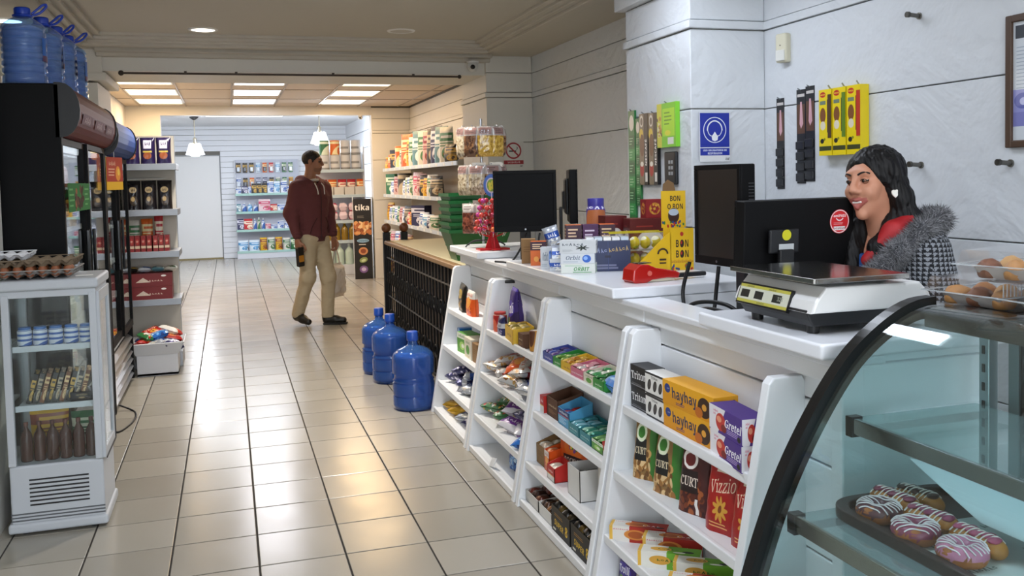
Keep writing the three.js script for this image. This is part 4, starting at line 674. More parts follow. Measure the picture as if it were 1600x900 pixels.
// white glazed display cabinet
{
  const x0 = -0.93, x1 = -0.562, z0 = -4.255, z1 = -4.62, top = 1.09;
  const t = thing('display_cabinet', 'white glazed countertop-style chiller cabinet with louvred base and egg trays on it', 'cabinet', [0, 0, 0]);
  const w = M('#b2b6ba', 0.42);
  mesh('base', rspan(x0, x1, 0.035, 0.3, z0 - 0.006, z1, 0.01, 2), w, t);
  mesh('plinth', rspan(x0 - 0.012, x1 + 0.012, 0.012, 0.055, z0 + 0.008, z1, 0.012, 2), w, t);
  for (let k = 0; k < 7; k++) mesh('grille_slot', rspan(x0 + 0.075, x1 - 0.06, 0.125 + k * 0.018, 0.132 + k * 0.018, z0 - 0.008, z0 - 0.004, 0.001), black, t);
  for (let k = 0; k < 3; k++) mesh('grille_slot', rspan(x0 + 0.0, x1 - 0.0, 0.062 + k * 0.014, 0.068 + k * 0.014, z0 - 0.008, z0 - 0.004, 0.001), M('#54575a', 0.6), t);
  for (const [px, pz] of [[x0, z0], [x1 - 0.03, z0], [x0, z1 + 0.03], [x1 - 0.03, z1 + 0.03]]) mesh('post', rspan(px, px + 0.03, 0.3, top - 0.06, pz - 0.03, pz, 0.004), w, t);
  mesh('top', [rspan(x0 - 0.008, x1 + 0.012, top - 0.045, top, z0 + 0.012, z1 - 0.01, 0.012, 3), rspan(x0, x1, top - 0.075, top - 0.045, z0 - 0.002, z1, 0.003)], w, t);
  mesh('back_pane', span(x0 + 0.03, x1 - 0.03, 0.302, top - 0.076, z1 + 0.01, z1 + 0.014), glass, t);
  mesh('side_pane', span(x0 + 0.008, x0 + 0.012, 0.302, top - 0.076, z0 - 0.03, z1 + 0.03), glass, t);
  mesh('front_pane', span(x0 + 0.03, x1 - 0.03, 0.302, top - 0.076, z0 - 0.016, z0 - 0.012), glass, t);
  const d = new THREE.Group(); d.name = 'door'; t.add(d);
  mesh('door_frame', [rspan(x1 - 0.005, x1 + 0.012, 0.3, top - 0.06, z0 - 0.01, z0 - 0.045, 0.003), rspan(x1 - 0.005, x1 + 0.012, 0.3, top - 0.06, z1 + 0.045, z1 + 0.012, 0.003), rspan(x1 - 0.005, x1 + 0.012, top - 0.11, top - 0.06, z0 - 0.045, z1 + 0.045, 0.003), rspan(x1 - 0.005, x1 + 0.012, 0.3, 0.34, z0 - 0.045, z1 + 0.045, 0.003)], w, d);
  mesh('door_pane', span(x1 + 0.001, x1 + 0.005, 0.34, top - 0.11, z0 - 0.045, z1 + 0.045), glass, d);
  mesh('gasket', [span(x1 + 0.012, x1 + 0.016, 0.3, top - 0.07, z1 + 0.012, z1 + 0.02), span(x1 + 0.012, x1 + 0.016, 0.295, 0.302, z0 - 0.02, z1 + 0.012)], black, d);
  for (const y of [0.545, 0.8]) mesh('shelf', [rspan(x0 + 0.035, x1 - 0.035, y - 0.012, y, z0 - 0.04, z1 + 0.03, 0.003), rspan(x0 + 0.03, x1 - 0.03, y - 0.02, y + 0.006, z0 - 0.034, z0 - 0.04, 0.002)], wireWhite, t);
  for (const [px, pz] of [[x0 + 0.05, z0 - 0.04], [x1 - 0.05, z0 - 0.04], [x0 + 0.05, z1 + 0.04], [x1 - 0.05, z1 + 0.04]]) mesh('foot', cyl(0.016, 0.016, 0.013, px, 0, pz, 10), darkGrey, t);
  // contents
  for (let k = 0; k < 5; k++) makeItem({ n: 'yogurt_tub', c: 'yogurt', k: 'jar', m: 'pack9', s: [0.058, 0.08, 0.058], lid: M('#4a78b8', 0.4) }, `white and blue yogurt tub, ${ORD[k]} from the left in the white cabinet`, 'yogurt tubs', [-0.862 + k * 0.061, 0.8005, -4.35], 0);
  for (let k = 0; k < 9; k++) makeItem({ n: 'sandwich_pack', c: 'sandwich', m: ['pack2', 'pack7', 'pack12'][k % 3], s: [0.018, 0.13, 0.13], f: 'all', lean: [0, -0.28] }, `leaning packed sandwich, ${ORD[k]} from the left in the white cabinet`, 'packed sandwiches', [-0.885 + k * 0.026 + 0.02, 0.549, -4.40], 0.1);
  makeItem({ n: 'food_tray', c: 'food tray', m: 'dark_bag', s: [0.09, 0.04, 0.12] }, 'small dark food tray beside the packed sandwiches', undefined, [-0.645, 0.5455, -4.38], 0);
  for (let k = 0; k < 6; k++) makeItem({ n: 'juice_bottle', c: 'bottle', k: 'bottle', m: M('#4a2a1e', 0.25), s: [0.05, 0.17, 0.05], lid: M('#5a2a1c', 0.4) }, `dark brown juice bottle, ${ORD[k]} from the left at the cabinet bottom`, 'juice bottles in the white cabinet', [-0.872 + k * 0.0515, 0.3005, -4.335], 0);
  makeItem({ n: 'snack_bag', c: 'snack bag', k: 'pouch', m: 'pack0', s: [0.16, 0.2, 0.05] }, 'yellow bag standing behind the brown juice bottles', undefined, [-0.80, 0.3005, -4.46], 0.1);
  makeItem({ n: 'snack_bag', c: 'snack bag', k: 'pouch', m: 'pack13', s: [0.13, 0.17, 0.05] }, 'green bag standing behind the brown juice bottles', undefined, [-0.65, 0.3005, -4.46], -0.1);
}
// egg trays
function eggTrayGeo(nx, nz, p = 0.046, h = 0.026, inv = false) {
  const sx = nx * p, sz = nz * p, g = new THREE.PlaneGeometry(sx, sz, nx * 8, nz * 8).rotateX(-PI / 2), q = g.attributes.position;
  for (let i = 0; i < q.count; i++) {
    const a = (q.getX(i) + sx / 2) / p * 2 * PI, b = (q.getZ(i) + sz / 2) / p * 2 * PI;
    let y = h * (0.5 + 0.25 * Math.cos(a) + 0.25 * Math.cos(b)); y = h * Math.pow(y / h, 0.8);
    q.setY(i, (inv ? h - y : y) + 0.0006 * noise.noise(q.getX(i) * 120, q.getZ(i) * 120, 3));
  }
  g.computeVertexNormals();
  const back = g.clone().translate(0, -0.0025, 0); const ix = back.index; for (let i = 0; i < ix.count; i += 3) { const a = ix.getX(i); ix.setX(i, ix.getX(i + 2)); ix.setX(i + 2, a); } back.computeVertexNormals();
  const rim = [];
  for (const s of [-1, 1]) { rim.push(box(sx, 0.004, 0.006, 0, h * 0.98, s * sz / 2), box(0.006, 0.004, sz, s * sx / 2, h * 0.98, 0)); }
  return join([g, back, ...rim]);
}
{
  const pulp = M('#7a6a56', 0.95), pulpLight = M('#8f8b86', 0.95), y = 1.0915, cx = -0.795, cz = -4.425;
  const a = thing('egg_tray', 'pale grey pulp egg tray holding brown eggs, at the bottom', 'egg tray', [cx, y + 0.003, cz]); mesh('tray', eggTrayGeo(6, 6, 0.049, 0.034), pulpLight, a);
  const eg = lathe(Array.from({ length: 13 }, (_, k) => { const s = k / 12, th = PI * s; return [0.0195 * Math.sin(th) * (1 + 0.14 * Math.cos(th)), 0.027 - 0.027 * Math.cos(th)]; }), 18);
  for (let j = 0; j < 2; j++) for (let k = 0; k < 6; k++) { const e = thing('egg', `brown egg in the pulp trays, ${ORD[k]} from the left in the ${['front', 'second'][j]} row`, 'egg', [cx - 0.1225 + k * 0.049, y + 0.0065, cz + 0.1225 - j * 0.049], 0, 'brown eggs'); mesh('shell', eg, M('#8e5434', 0.5), e); }
  const b = thing('egg_tray', 'grey brown pulp egg tray turned over the eggs', 'egg tray', [cx, y + 0.04, cz]); mesh('tray', eggTrayGeo(6, 6, 0.049, 0.042, false), pulp, b);
  const c = thing('egg_tray', 'white pulp egg tray stacked askew on top at the left', 'egg tray', [cx - 0.11, y + 0.075, cz - 0.01], 0.06); mesh('tray', eggTrayGeo(3, 5, 0.049, 0.034), M('#d9dade', 0.9), c);
  const n = thing('paper_note', 'small white note lying on the cabinet top beside the egg trays', 'note', [-0.618, 1.0915, -4.36], 0.2); mesh('sheet', box(0.07, 0.0015, 0.05, 0, 0.0008, 0), M('#e6e6e4', 0.6), n);
}
// end gondola facing the entrance
{
  const x0 = -0.92, x1 = -0.405, z0 = -7.78, z1 = -8.2, metal = M('#a3a7ad', 0.4, 0.3), panel = M('#cfc9bd', 0.6);
  const t = thing('end_gondola', 'grey metal end shelf rack facing the entrance beside the fridges', 'shelf rack', [0, 0, 0]);
  for (const y of [0.57, 0.955, 1.29, 1.655]) { mesh('shelf', rspan(x0, x1, y - 0.03, y, z0, z1, 0.004), metal, t); mesh('price_rail', rspan(x0, x1 + 0.012, y - 0.048, y + 0.004, z0 + 0.012, z0, 0.003), M('#8d9197', 0.35, 0.4), t); mesh('price_rail', rspan(x1, x1 + 0.012, y - 0.048, y + 0.004, z0, z1, 0.003), M('#8d9197', 0.35, 0.4), t); }
  mesh('rack_back', rspan(x0, x1 - 0.02, 0.1, 1.9, z1 + 0.02, z1, 0.003), panel, t);
  mesh('rack_base', rspan(x0, x1, 0.0, 0.12, z0 - 0.1, z1, 0.004), metal, t);
  for (const x of [x0 + 0.02, x1 - 0.03]) mesh('upright', rspan(x - 0.015, x + 0.015, 0.1, 1.9, z1 - 0.02, z1 + 0.01, 0.003), metal, t);
  const DX = V3(1, 0, 0), f = (y, x = x0 + 0.02) => ({ from: [x, y + 0.0005, z0 - 0.01], dir: DX, turn: 0, jitter: 0.01 });
  row([0, 1, 2, 3].map(() => ({ n: 'pet_food_bag', c: 'pet food bag', k: 'pouch', m: 'navy_bag', s: [0.115, 0.215, 0.09], l: 'dark purple food bag' })), { ...f(1.655), gap: 0.004, on: 'the top end rack shelf', group: 'dark purple bags' });
  row([0, 1, 2, 3].map(() => ({ n: 'pet_food_bag', c: 'pet food bag', k: 'pouch', m: 'dark_bag', s: [0.112, 0.235, 0.09], l: 'glossy black food bag' })), { ...f(1.29), gap: 0.006, on: 'the second end rack shelf', group: 'glossy black bags' });
  { const c = thing('flat_pack', 'white flat pack lying across the black bags', 'pack', [-0.66, 1.528, -7.86], 0.05); mesh('pack', bagGeo(0.4, 0.1, 0.02, { seed: 2 }).translate(0, -0.05, 0).rotateX(-PI / 2).translate(0, 0.012, 0), M('#d9d9d6', 0.4), c); }
  row(Array.from({ length: 10 }, () => ({ n: 'red_carton', c: 'carton', m: 'red_tin_row', s: [0.036, 0.13, 0.08], l: 'slim dark red carton' })), { ...f(0.955), gap: 0.008, on: 'the third end rack shelf', group: 'slim red cartons' });
  row([['pack0', 0.1, 0.27, 'yellow'], ['pack4', 0.09, 0.25, 'cream'], ['pack1', 0.09, 0.26, 'orange'], ['pack8', 0.07, 0.3, 'red']].map(([m, w, h, l]) => ({ n: 'food_pack', c: 'food pack', k: 'pouch', m, s: [w, h, 0.06], l: l + ' pack behind the slim red cartons' })), { ...f(0.955), gap: 0.01, set: 0.16, on: 'the end rack', group: 'tall packs on the end rack' });
  for (let k = 0; k < 2; k++) makeItem({ n: 'red_case', c: 'case', m: 'red_case', s: [0.36, 0.105, 0.2] }, `${['lower', 'upper'][k]} dark red flat case on the lowest end rack shelf`, 'dark red cases', [-0.64, 0.5705 + k * 0.106, z0 - 0.12], 0.02 * k);
  row([['pack2', 'black'], ['pack9', 'white'], ['pack5', 'grey green'], ['pack4', 'cream']].map(([m, l]) => ({ n: 'food_pack', c: 'food pack', k: 'lying', m, s: [0.1, 0.04, 0.13], l: l + ' pack lying on the red cases' })), { ...f(0.783, -0.82), gap: 0.0, set: 0.06, on: 'the end rack', group: 'packs on the red cases' });
}
// white dump bin with snack bags
{
  const t = thing('dump_bin', 'white dump bin on the floor with flared rim full of snack bags', 'bin', [-0.575, 0, -7.7]);
  mesh('box', [span(-0.15, 0.15, 0.003, 0.17, 0.13, 0.15), span(-0.15, 0.15, 0.003, 0.17, -0.15, -0.13), span(-0.15, -0.13, 0.003, 0.17, -0.13, 0.13), span(0.13, 0.15, 0.003, 0.17, -0.13, 0.13), span(-0.15, 0.15, 0.0, 0.02, -0.15, 0.15)], M('#c9cbd0', 0.5), t);
  for (let k = 0; k < 4; k++) { const g = poly([[-0.155, 0], [0.155, 0], [0.205, 0.105], [-0.205, 0.105]], 0.008); const m = mesh('flared_rim', g, M('#c9cbd0', 0.5), t); m.rotation.order = 'YXZ'; m.rotation.y = k * PI / 2; m.rotation.x = 0.45; m.position.set(Math.sin(k * PI / 2) * 0.148, 0.168, Math.cos(k * PI / 2) * 0.148); }
  const sp = [[-0.665, 0.205, -7.6, 0.4, 'vizzio_red', 'red snack bag at the front left of the dump bin'], [-0.575, 0.21, -7.585, -0.3, 'silver_blue', 'blue and silver snack bag at the front of the dump bin'], [-0.48, 0.205, -7.6, 0.5, 'foil_navy', 'navy snack bag at the front right of the dump bin'], [-0.65, 0.23, -7.73, -0.4, 'foil_navy', 'navy snack bag at the left of the dump bin'], [-0.49, 0.23, -7.74, 0.2, 'vizzio_red', 'red snack bag at the right of the dump bin'], [-0.62, 0.275, -7.78, 0.7, 'vizzio_red', 'red snack bag heaped at the back of the dump bin'], [-0.5, 0.28, -7.79, -0.5, 'red_white', 'topmost red and white snack bag in the dump bin'], [-0.565, 0.265, -7.67, 0.1, 'blue_candy', 'bright blue snack bag on top in the middle of the dump bin'], [-0.655, 0.255, -7.65, 0.9, 'green_white', 'green and red snack bag lying at the left of the dump bin']];
  sp.forEach(([x, y, z, a, m, l], k) => makeItem({ n: 'snack_bag', c: 'snack bag', k: 'lying', m, s: [0.17, 0.06, 0.12], seed: k % 4 + 1, lean: [(k % 3 - 1) * 0.3, (k % 2 ? 0.3 : -0.25)] }, l, 'snack bags in the dump bin', [x, y, z], a));
}
// long wall gondola on the left of the middle room
{
  const metal = M('#b9b7b2', 0.4, 0.2);
  const t = thing('gondola_rack', 'long grey wall shelf rack on the left behind the end rack', 'shelf rack', [0, 0, 0]);
  mesh('rack_back', rspan(-1.33, -1.30, 0.05, 1.75, -8.9, -13.0, 0.003), M('#d9d0bf', 0.6), t);
  mesh('rack_base', rspan(-1.3, -0.86, 0.0, 0.13, -8.9, -13.0, 0.004), M('#d6d4cf', 0.5), t);
  for (const y of [0.5, 0.9, 1.28, 1.6]) { mesh('shelf', rspan(-1.3, -0.88, y - 0.025, y, -8.9, -13.0, 0.003), metal, t); mesh('price_rail', rspan(-0.88, -0.868, y - 0.035, y + 0.006, -8.9, -13.0, 0.002), M('#d9dde0', 0.4), t); }
  const NZ = V3(0, 0, -1);
  [0.13, 0.5, 0.9, 1.28].forEach((y, k) => { const L = []; for (let i = 0; i < 5; i++) { const id = [0, 1, 8, 6, 12, 13, 4][(i * 2 + k * 3) % 7]; L.push({ n: 'grocery_bag', c: 'grocery bag', k: 'pouch', m: 'pack' + id, s: [0.2, 0.24, 0.1], l: ['yellow', 'orange', '', '', 'cream', '', 'dusty pink', '', 'red', '', '', '', 'brown', 'green'][id] + ' grocery bag' }); } row(L, { from: [-0.9, y + 0.0005, -9.0], dir: NZ, turn: X90, gap: 0.5, on: `the ${['base', 'second', 'third', 'fourth'][k]} level of the left gondola`, group: 'bags on the left gondola' }); });
}
// ---------------------------------------------------------------- things on the counter
const monitorBlack = M('#0a0a0b', 0.6, 0, { specularIntensity: 0.3 });
function monitor(pos, turn, w, h, label, { thick = 0.05, screen = M('#050506', 0.55, 0, { specularIntensity: 0.25 }), vents = false, sticker, stand = 0.1, base = true, tilt = 0, bulge = true, plate = 0 } = {}) {
  // origin: centre of the screen's lower edge is at height "stand" above pos; the screen looks to +z
  const t = thing('monitor', label, 'monitor', pos, turn), offx = plate;
  const head = new THREE.Group(); head.name = 'display_head'; t.add(head); head.position.y = stand; head.rotation.x = tilt;
  mesh('casing', rspan(-w / 2, w / 2, 0, h, -thick, 0, 0.006, 2), monitorBlack, head);
  mesh('bezel', [rspan(-w / 2, w / 2, 0, 0.03, -0.002, 0.006, 0.002), rspan(-w / 2, w / 2, h - 0.018, h, -0.002, 0.006, 0.002), rspan(-w / 2, -w / 2 + 0.018, 0.03, h - 0.018, -0.002, 0.006, 0.002), rspan(w / 2 - 0.018, w / 2, 0.03, h - 0.018, -0.002, 0.006, 0.002)], monitorBlack, head);
  mesh('screen_glass', span(-w / 2 + 0.017, w / 2 - 0.017, 0.029, h - 0.017, -0.001, 0.002), screen, head);
  if (bulge) mesh('rear_bulge', rspan(-w * 0.32, w * 0.32, h * 0.16, h * 0.84, -thick - 0.022, -thick + 0.005, 0.018, 3), black, head);
  mesh('mount_plate', rspan(offx - 0.06, offx + 0.06, h * 0.26, h * 0.6, -thick - 0.034, -thick - 0.02, 0.006, 2), M('#101114', 0.5), head);
  if (vents) for (let k = 0; k < 22; k++) mesh('vent', span(w / 2 - 0.001, w / 2 + 0.0015, 0.06 + k * (h - 0.12) / 22, 0.063 + k * (h - 0.12) / 22, -thick + 0.008, -thick + 0.03), M('#3c3d40', 0.6), head);
  mesh('brand_mark', new THREE.CylinderGeometry(0.005, 0.005, 0.002, 14).rotateX(PI / 2).translate(0, 0.014, 0.007), M('#8a8d92', 0.3, 0.8), head);
  mesh('stand_neck', rspan(offx - 0.03, offx + 0.03, 0.012, stand + h * 0.3, -thick - 0.052, -thick - 0.034, 0.006), black, t);
  if (base) mesh('stand_base', rspan(-0.12, 0.12, 0, 0.014, -thick - 0.12, 0.06, 0.006, 2), black, t);
  if (sticker) sticker(head, h, thick);
  return t;
}
monitor([1.545, 0.9055, -4.72], -0.3, 0.345, 0.335, 'square black monitor facing the aisle beside the lollipop tree', { stand: 0.275 });
monitor([1.885, 0.9055, -4.84], 1.25, 0.36, 0.3, 'slim black monitor seen edge-on behind the square monitor', { stand: 0.31, thick: 0.04 });
monitor([1.735, 0.9055, -3.0], FACE + 0.06, 0.3, 0.375, 'tall black monitor with dull brown screen facing the aisle', { stand: 0.225, vents: true, thick: 0.062, screen: M('#2c2622', 0.28), base: false });
{
  const amipass = new THREE.MeshPhysicalMaterial({ map: canvasTexture(256, 256, (g) => { rect(g, 0, 0, 256, 256, '#c9242a'); g.strokeStyle = '#e6dcdc'; g.lineWidth = 10; g.beginPath(); g.arc(128, 128, 118, 0, 2 * PI); g.stroke(); txt(g, 'amiPASS', 128, 68, 40, '#f2e6e6'); g.lineWidth = 12; g.beginPath(); g.arc(128, 66, 52, 0.55, PI - 0.55); g.stroke(); lines(g, 50, 140, 150, 2, 14, '#e0a8a8', 5); rect(g, 52, 180, 152, 40, '#e6e0de'); scr(g, 9, 128, 200, 30, '#6a2a2c'); }), roughness: 0.4 });
  monitor([1.84, 0.9055, -2.70], PI + 0.08, 0.46, 0.235, 'wide black monitor seen from behind with round red sticker', { stand: 0.24, thick: 0.05, tilt: -0.05, bulge: false, plate: 0.09, sticker: (head, h, th) => {
    const s = mesh('sticker', new THREE.CircleGeometry(0.042, 40).rotateY(PI), amipass, head); s.position.set(-0.165, h * 0.66, -th - 0.0015); tag(s, 'round red sticker with white smile');
    const p = mesh('sticker', new THREE.CylinderGeometry(0.018, 0.018, 0.001, 30).rotateX(-PI / 2), M('#c9c21c', 0.4), head); p.position.set(0.085, h * 0.52, -th - 0.0355); tag(p, 'small yellow round sticker');
    const q = mesh('paper_label', box(0.06, 0.035, 0.001), M('#b9bcbc', 0.5), head); q.position.set(0.085, h * 0.32, -th - 0.0352);
  } });
}
{ // cables in the desk recess
  const c = thing('cable_bundle', 'tangle of black cables hanging behind the tall monitor', 'cable', [0, 0, 0]);
  [[[1.66, 1.14, -3.08], [1.64, 1.02, -3.1], [1.62, 0.93, -3.0], [1.68, 0.913, -2.86], [1.82, 0.912, -2.8]], [[1.72, 1.13, -2.97], [1.71, 1.0, -2.98], [1.66, 0.92, -2.9], [1.7, 0.913, -2.75], [1.9, 0.912, -2.72]], [[1.6, 0.913, -3.05], [1.72, 0.912, -2.95], [1.84, 0.915, -3.0], [1.95, 0.98, -3.04]], [[1.62, 0.912, -2.7], [1.7, 0.912, -2.62], [1.8, 0.914, -2.66], [1.9, 0.93, -2.7]], [[1.6, 0.915, -2.95], [1.58, 0.99, -2.86], [1.6, 1.0, -2.74], [1.68, 0.95, -2.68], [1.74, 0.915, -2.76]], [[1.6, 0.92, -3.06], [1.6, 1.0, -2.95], [1.66, 1.01, -2.82], [1.72, 0.95, -2.74], [1.76, 0.915, -2.68]], [[1.58, 0.915, -2.8], [1.61, 0.98, -2.72], [1.66, 0.985, -2.62], [1.7, 0.93, -2.56]]].forEach((p) => mesh('cable', tube(p, 0.0075, 40, 7), black, c));
  const k = thing('power_brick', 'small black power adapter lying in the desk recess', 'adapter', [1.74, 0.9055, -2.86], 0.5); mesh('case', rbox(0.12, 0.035, 0.06, 0.01, 0, 0.0175, 0), black, k); mesh('led', box(0.006, 0.002, 0.006, -0.05, 0.0355, 0), new THREE.MeshPhysicalMaterial({ color: '#3344ff', emissive: '#3040ff', emissiveIntensity: 2 }), k);
  const d = thing('monitor_cable', 'two black monitor cables crossing the recess by the lollipop tree', 'cable', [0, 0, 0]);
  mesh('cable', tube([[1.56, 1.17, -4.75], [1.52, 1.1, -4.72], [1.46, 1.02, -4.72], [1.43, 1.0135, -4.8], [1.405, 1.0135, -4.85]], 0.0055, 30, 7), black, d);
  mesh('cable', tube([[1.62, 1.17, -4.7], [1.58, 1.07, -4.66], [1.50, 1.0145, -4.66], [1.44, 1.0145, -4.74]], 0.0055, 30, 7), black, d);
}
{ // weighing scale
  const t = thing('scale', 'white shop scale with black base and steel weighing plate', 'scale', [1.585, WT + 0.0005, -2.15], FACE);
  // local: z towards the aisle, x towards the camera
  mesh('lower_case', poly([[-0.175, 0.025], [0.16, 0.025], [0.17, 0.04], [0.18, 0.062], [-0.19, 0.062], [-0.185, 0.04]], 0.32, 0.004).translate(0, 0, -0.16).rotateY(-PI / 2), M('#131417', 0.45), t);
  for (const sx of [-0.13, 0.13]) for (const sz of [-0.14, 0.14]) mesh('foot', cyl(0.016, 0.018, 0.026, sx, 0, sz, 14), black, t);
  const body = mesh('upper_case', poly([[-0.19, 0.0625], [0.175, 0.0625], [0.165, 0.085], [0.135, 0.118], [-0.15, 0.118], [-0.178, 0.09]], 0.36, 0.006).translate(0, 0, -0.18).rotateY(-PI / 2), M('#dcdcda', 0.35), t);
  mesh('plate_support', rspan(-0.12, 0.12, 0.118, 0.138, -0.1, 0.1, 0.004), M('#1c1d20', 0.5), t);
  mesh('weighing_plate', [rspan(-0.2, 0.2, 0.146, 0.15, -0.105, 0.185, 0.002), rspan(-0.2, 0.2, 0.136, 0.15, 0.181, 0.187, 0.002), rspan(-0.2, 0.2, 0.136, 0.15, -0.107, -0.101, 0.002), rspan(-0.202, -0.197, 0.136, 0.15, -0.105, 0.185, 0.002), rspan(0.197, 0.202, 0.136, 0.15, -0.105, 0.185, 0.002)], M('#b4b2ae', 0.14, 1), t);
  const disp = mesh('display_panel', cartonGeo(0.25, 0.062, 0.01), new THREE.MeshPhysicalMaterial({ map: canvasTexture(512, 128, (g) => { rect(g, 0, 0, 512, 128, '#101113'); rect(g, 8, 10, 496, 108, '#c9cbb8'); rect(g, 8, 10, 496, 18, '#b6b04a'); rect(g, 8, 100, 496, 18, '#b6b04a'); for (const x of [60, 200, 380]) rect(g, x - 30, 42, 86, 46, '#20241f'); scr(g, 9, 110, 20, 14, '#4a4a30'); scr(g, 9, 330, 20, 14, '#4a4a30'); scr(g, 9, 250, 109, 14, '#4a4a30'); txt(g, '328', 424, 64, 34, '#9aa090'); }), roughness: 0.3 }), t);
  disp.position.set(-0.04, 0.048, 0.186); disp.rotation.x = -0.35;
}
{ // handheld card reader
  const t = thing('card_reader', 'red and white handheld card reader lying on the counter with black strap', 'card reader', [1.60, WT + 0.0005, -3.29], 0.12);
  mesh('body', poly([[-0.105, 0.012], [-0.095, 0.002], [-0.05, 0.002], [-0.02, 0.014], [0.05, 0.018], [0.1, 0.014], [0.105, 0.026], [0.09, 0.034], [0.0, 0.05], [-0.04, 0.066], [-0.075, 0.068], [-0.1, 0.05]], 0.075, 0.005).translate(0, 0, -0.037), M('#b51c14', 0.22, 0, { clearcoat: 0.5 }), t);
  mesh('belly', poly([[-0.05, 0.0], [0.085, 0.0], [0.09, 0.016], [0.05, 0.02], [-0.02, 0.016]], 0.07, 0.002).translate(0, 0.002, -0.035), M('#d9d0b8', 0.4), t);
  mesh('screen_pane', rbox(0.06, 0.003, 0.05, 0.001, -0.055, 0, 0), M('#2b3440', 0.15), t).position.set(0.012, 0.075, 0);
  mesh('button', new THREE.CylinderGeometry(0.01, 0.01, 0.003, 18).rotateX(PI / 2).translate(-0.035, 0.036, 0.045), M('#d86a5c', 0.3), t);
  mesh('strap', rspan(0.1, 0.26, 0.006, 0.024, -0.014, 0.014, 0.006), black, t);
}
{ // lollipop tree
  const red = M('#b3161c', 0.3), cx = 1.50, cz = -5.22, y = WT + 0.0005;
  const t = thing('lollipop_tree', 'red plastic lollipop tree stand with a round fruit sign on top', 'display stand', [cx, y, cz]);
  mesh('base', poly([[-0.09, 0], [0.09, 0], [0.09, 0.006], [-0.09, 0.006]], 0.1, 0.002).translate(0, 0.001, -0.05), red, t); mesh('base', box(0.05, 0.006, 0.18, 0, 0.004, 0), red, t);
  mesh('trunk', rbox(0.016, 0.27, 0.016, 0.003, 0, 0.137, 0), red, t);
  mesh('trunk_fin', poly([[-0.05, 0], [0.05, 0], [0.012, 0.1], [-0.012, 0.1]], 0.006).translate(0, 0.005, -0.003), red, t); mesh('trunk_fin', poly([[-0.05, 0], [0.05, 0], [0.012, 0.1], [-0.012, 0.1]], 0.006).translate(0, 0.005, -0.003).rotateY(PI / 2), red, t);
  const cols = ['#b8221c', '#c2304a', '#d8632a', '#a31a3c', '#c93a2c', '#b83a8a'];
  const ball = new THREE.SphereGeometry(0.016, 12, 9), stick = new THREE.CylinderGeometry(0.002, 0.002, 0.05, 6);
  let n = 0;
  for (let lev = 0; lev < 5; lev++) for (let k = 0; k < 7; k++) {
    const a = k / 7 * 2 * PI + lev * 0.45, r = 0.1 - lev * 0.008, h = 0.09 + lev * 0.042;
    const bx = Math.cos(a) * r * 0.7, bz = Math.sin(a) * r * 0.7;
    mesh('branch', bar([0, h - 0.02, 0], [bx, h + 0.005, bz], 0.004, 6), red, t);
    const l = thing('lollipop', 'round wrapped lollipop on the red lollipop tree', 'lollipop', [cx + Math.cos(a) * r, y + h + 0.036, cz + Math.sin(a) * r], 0, 'lollipops on the red tree');
    mesh('candy', ball, M(cols[(n++) % 6], 0.25, 0, { clearcoat: 0.5 }), l);
    const s = mesh('stick', stick, M('#d6cfc4', 0.5), l); s.position.set(-Math.cos(a) * 0.015, -0.022, -Math.sin(a) * 0.015); s.rotation.set(Math.sin(a) * 0.5, 0, -Math.cos(a) * 0.5);
    mesh('wrapper', new THREE.ConeGeometry(0.009, 0.014, 8).rotateX(PI).translate(0, -0.018, 0), M(cols[(n + 2) % 6], 0.3), l);
  }
  mesh('sign_stick', bar([0, 0.27, 0], [0, 0.34, 0], 0.003, 6), white, t);
  const s = mesh('sign', new THREE.CylinderGeometry(0.058, 0.058, 0.004, 36).rotateX(PI / 2).rotateZ(PI / 2 * 0).scale(0.82, 1.15, 1), new THREE.MeshPhysicalMaterial({ map: canvasTexture(128, 128, (g) => { rect(g, 0, 0, 128, 128, '#3a62b0'); oval(g, 64, 64, 44, 44, '#c9b8c4'); oval(g, 64, 64, 36, 36, '#7a9a2c'); for (const [x, y2] of [[50, 54], [74, 50], [60, 78], [80, 74]]) oval(g, x, y2, 14, 12, '#d8c22c'); rect(g, 20, 0, 88, 20, '#b8222a'); }), roughness: 0.35 }), t); s.position.set(0, 0.385, 0); s.rotation.y = -0.3;
  tag(s, 'oval blue sign with yellow fruit');
}
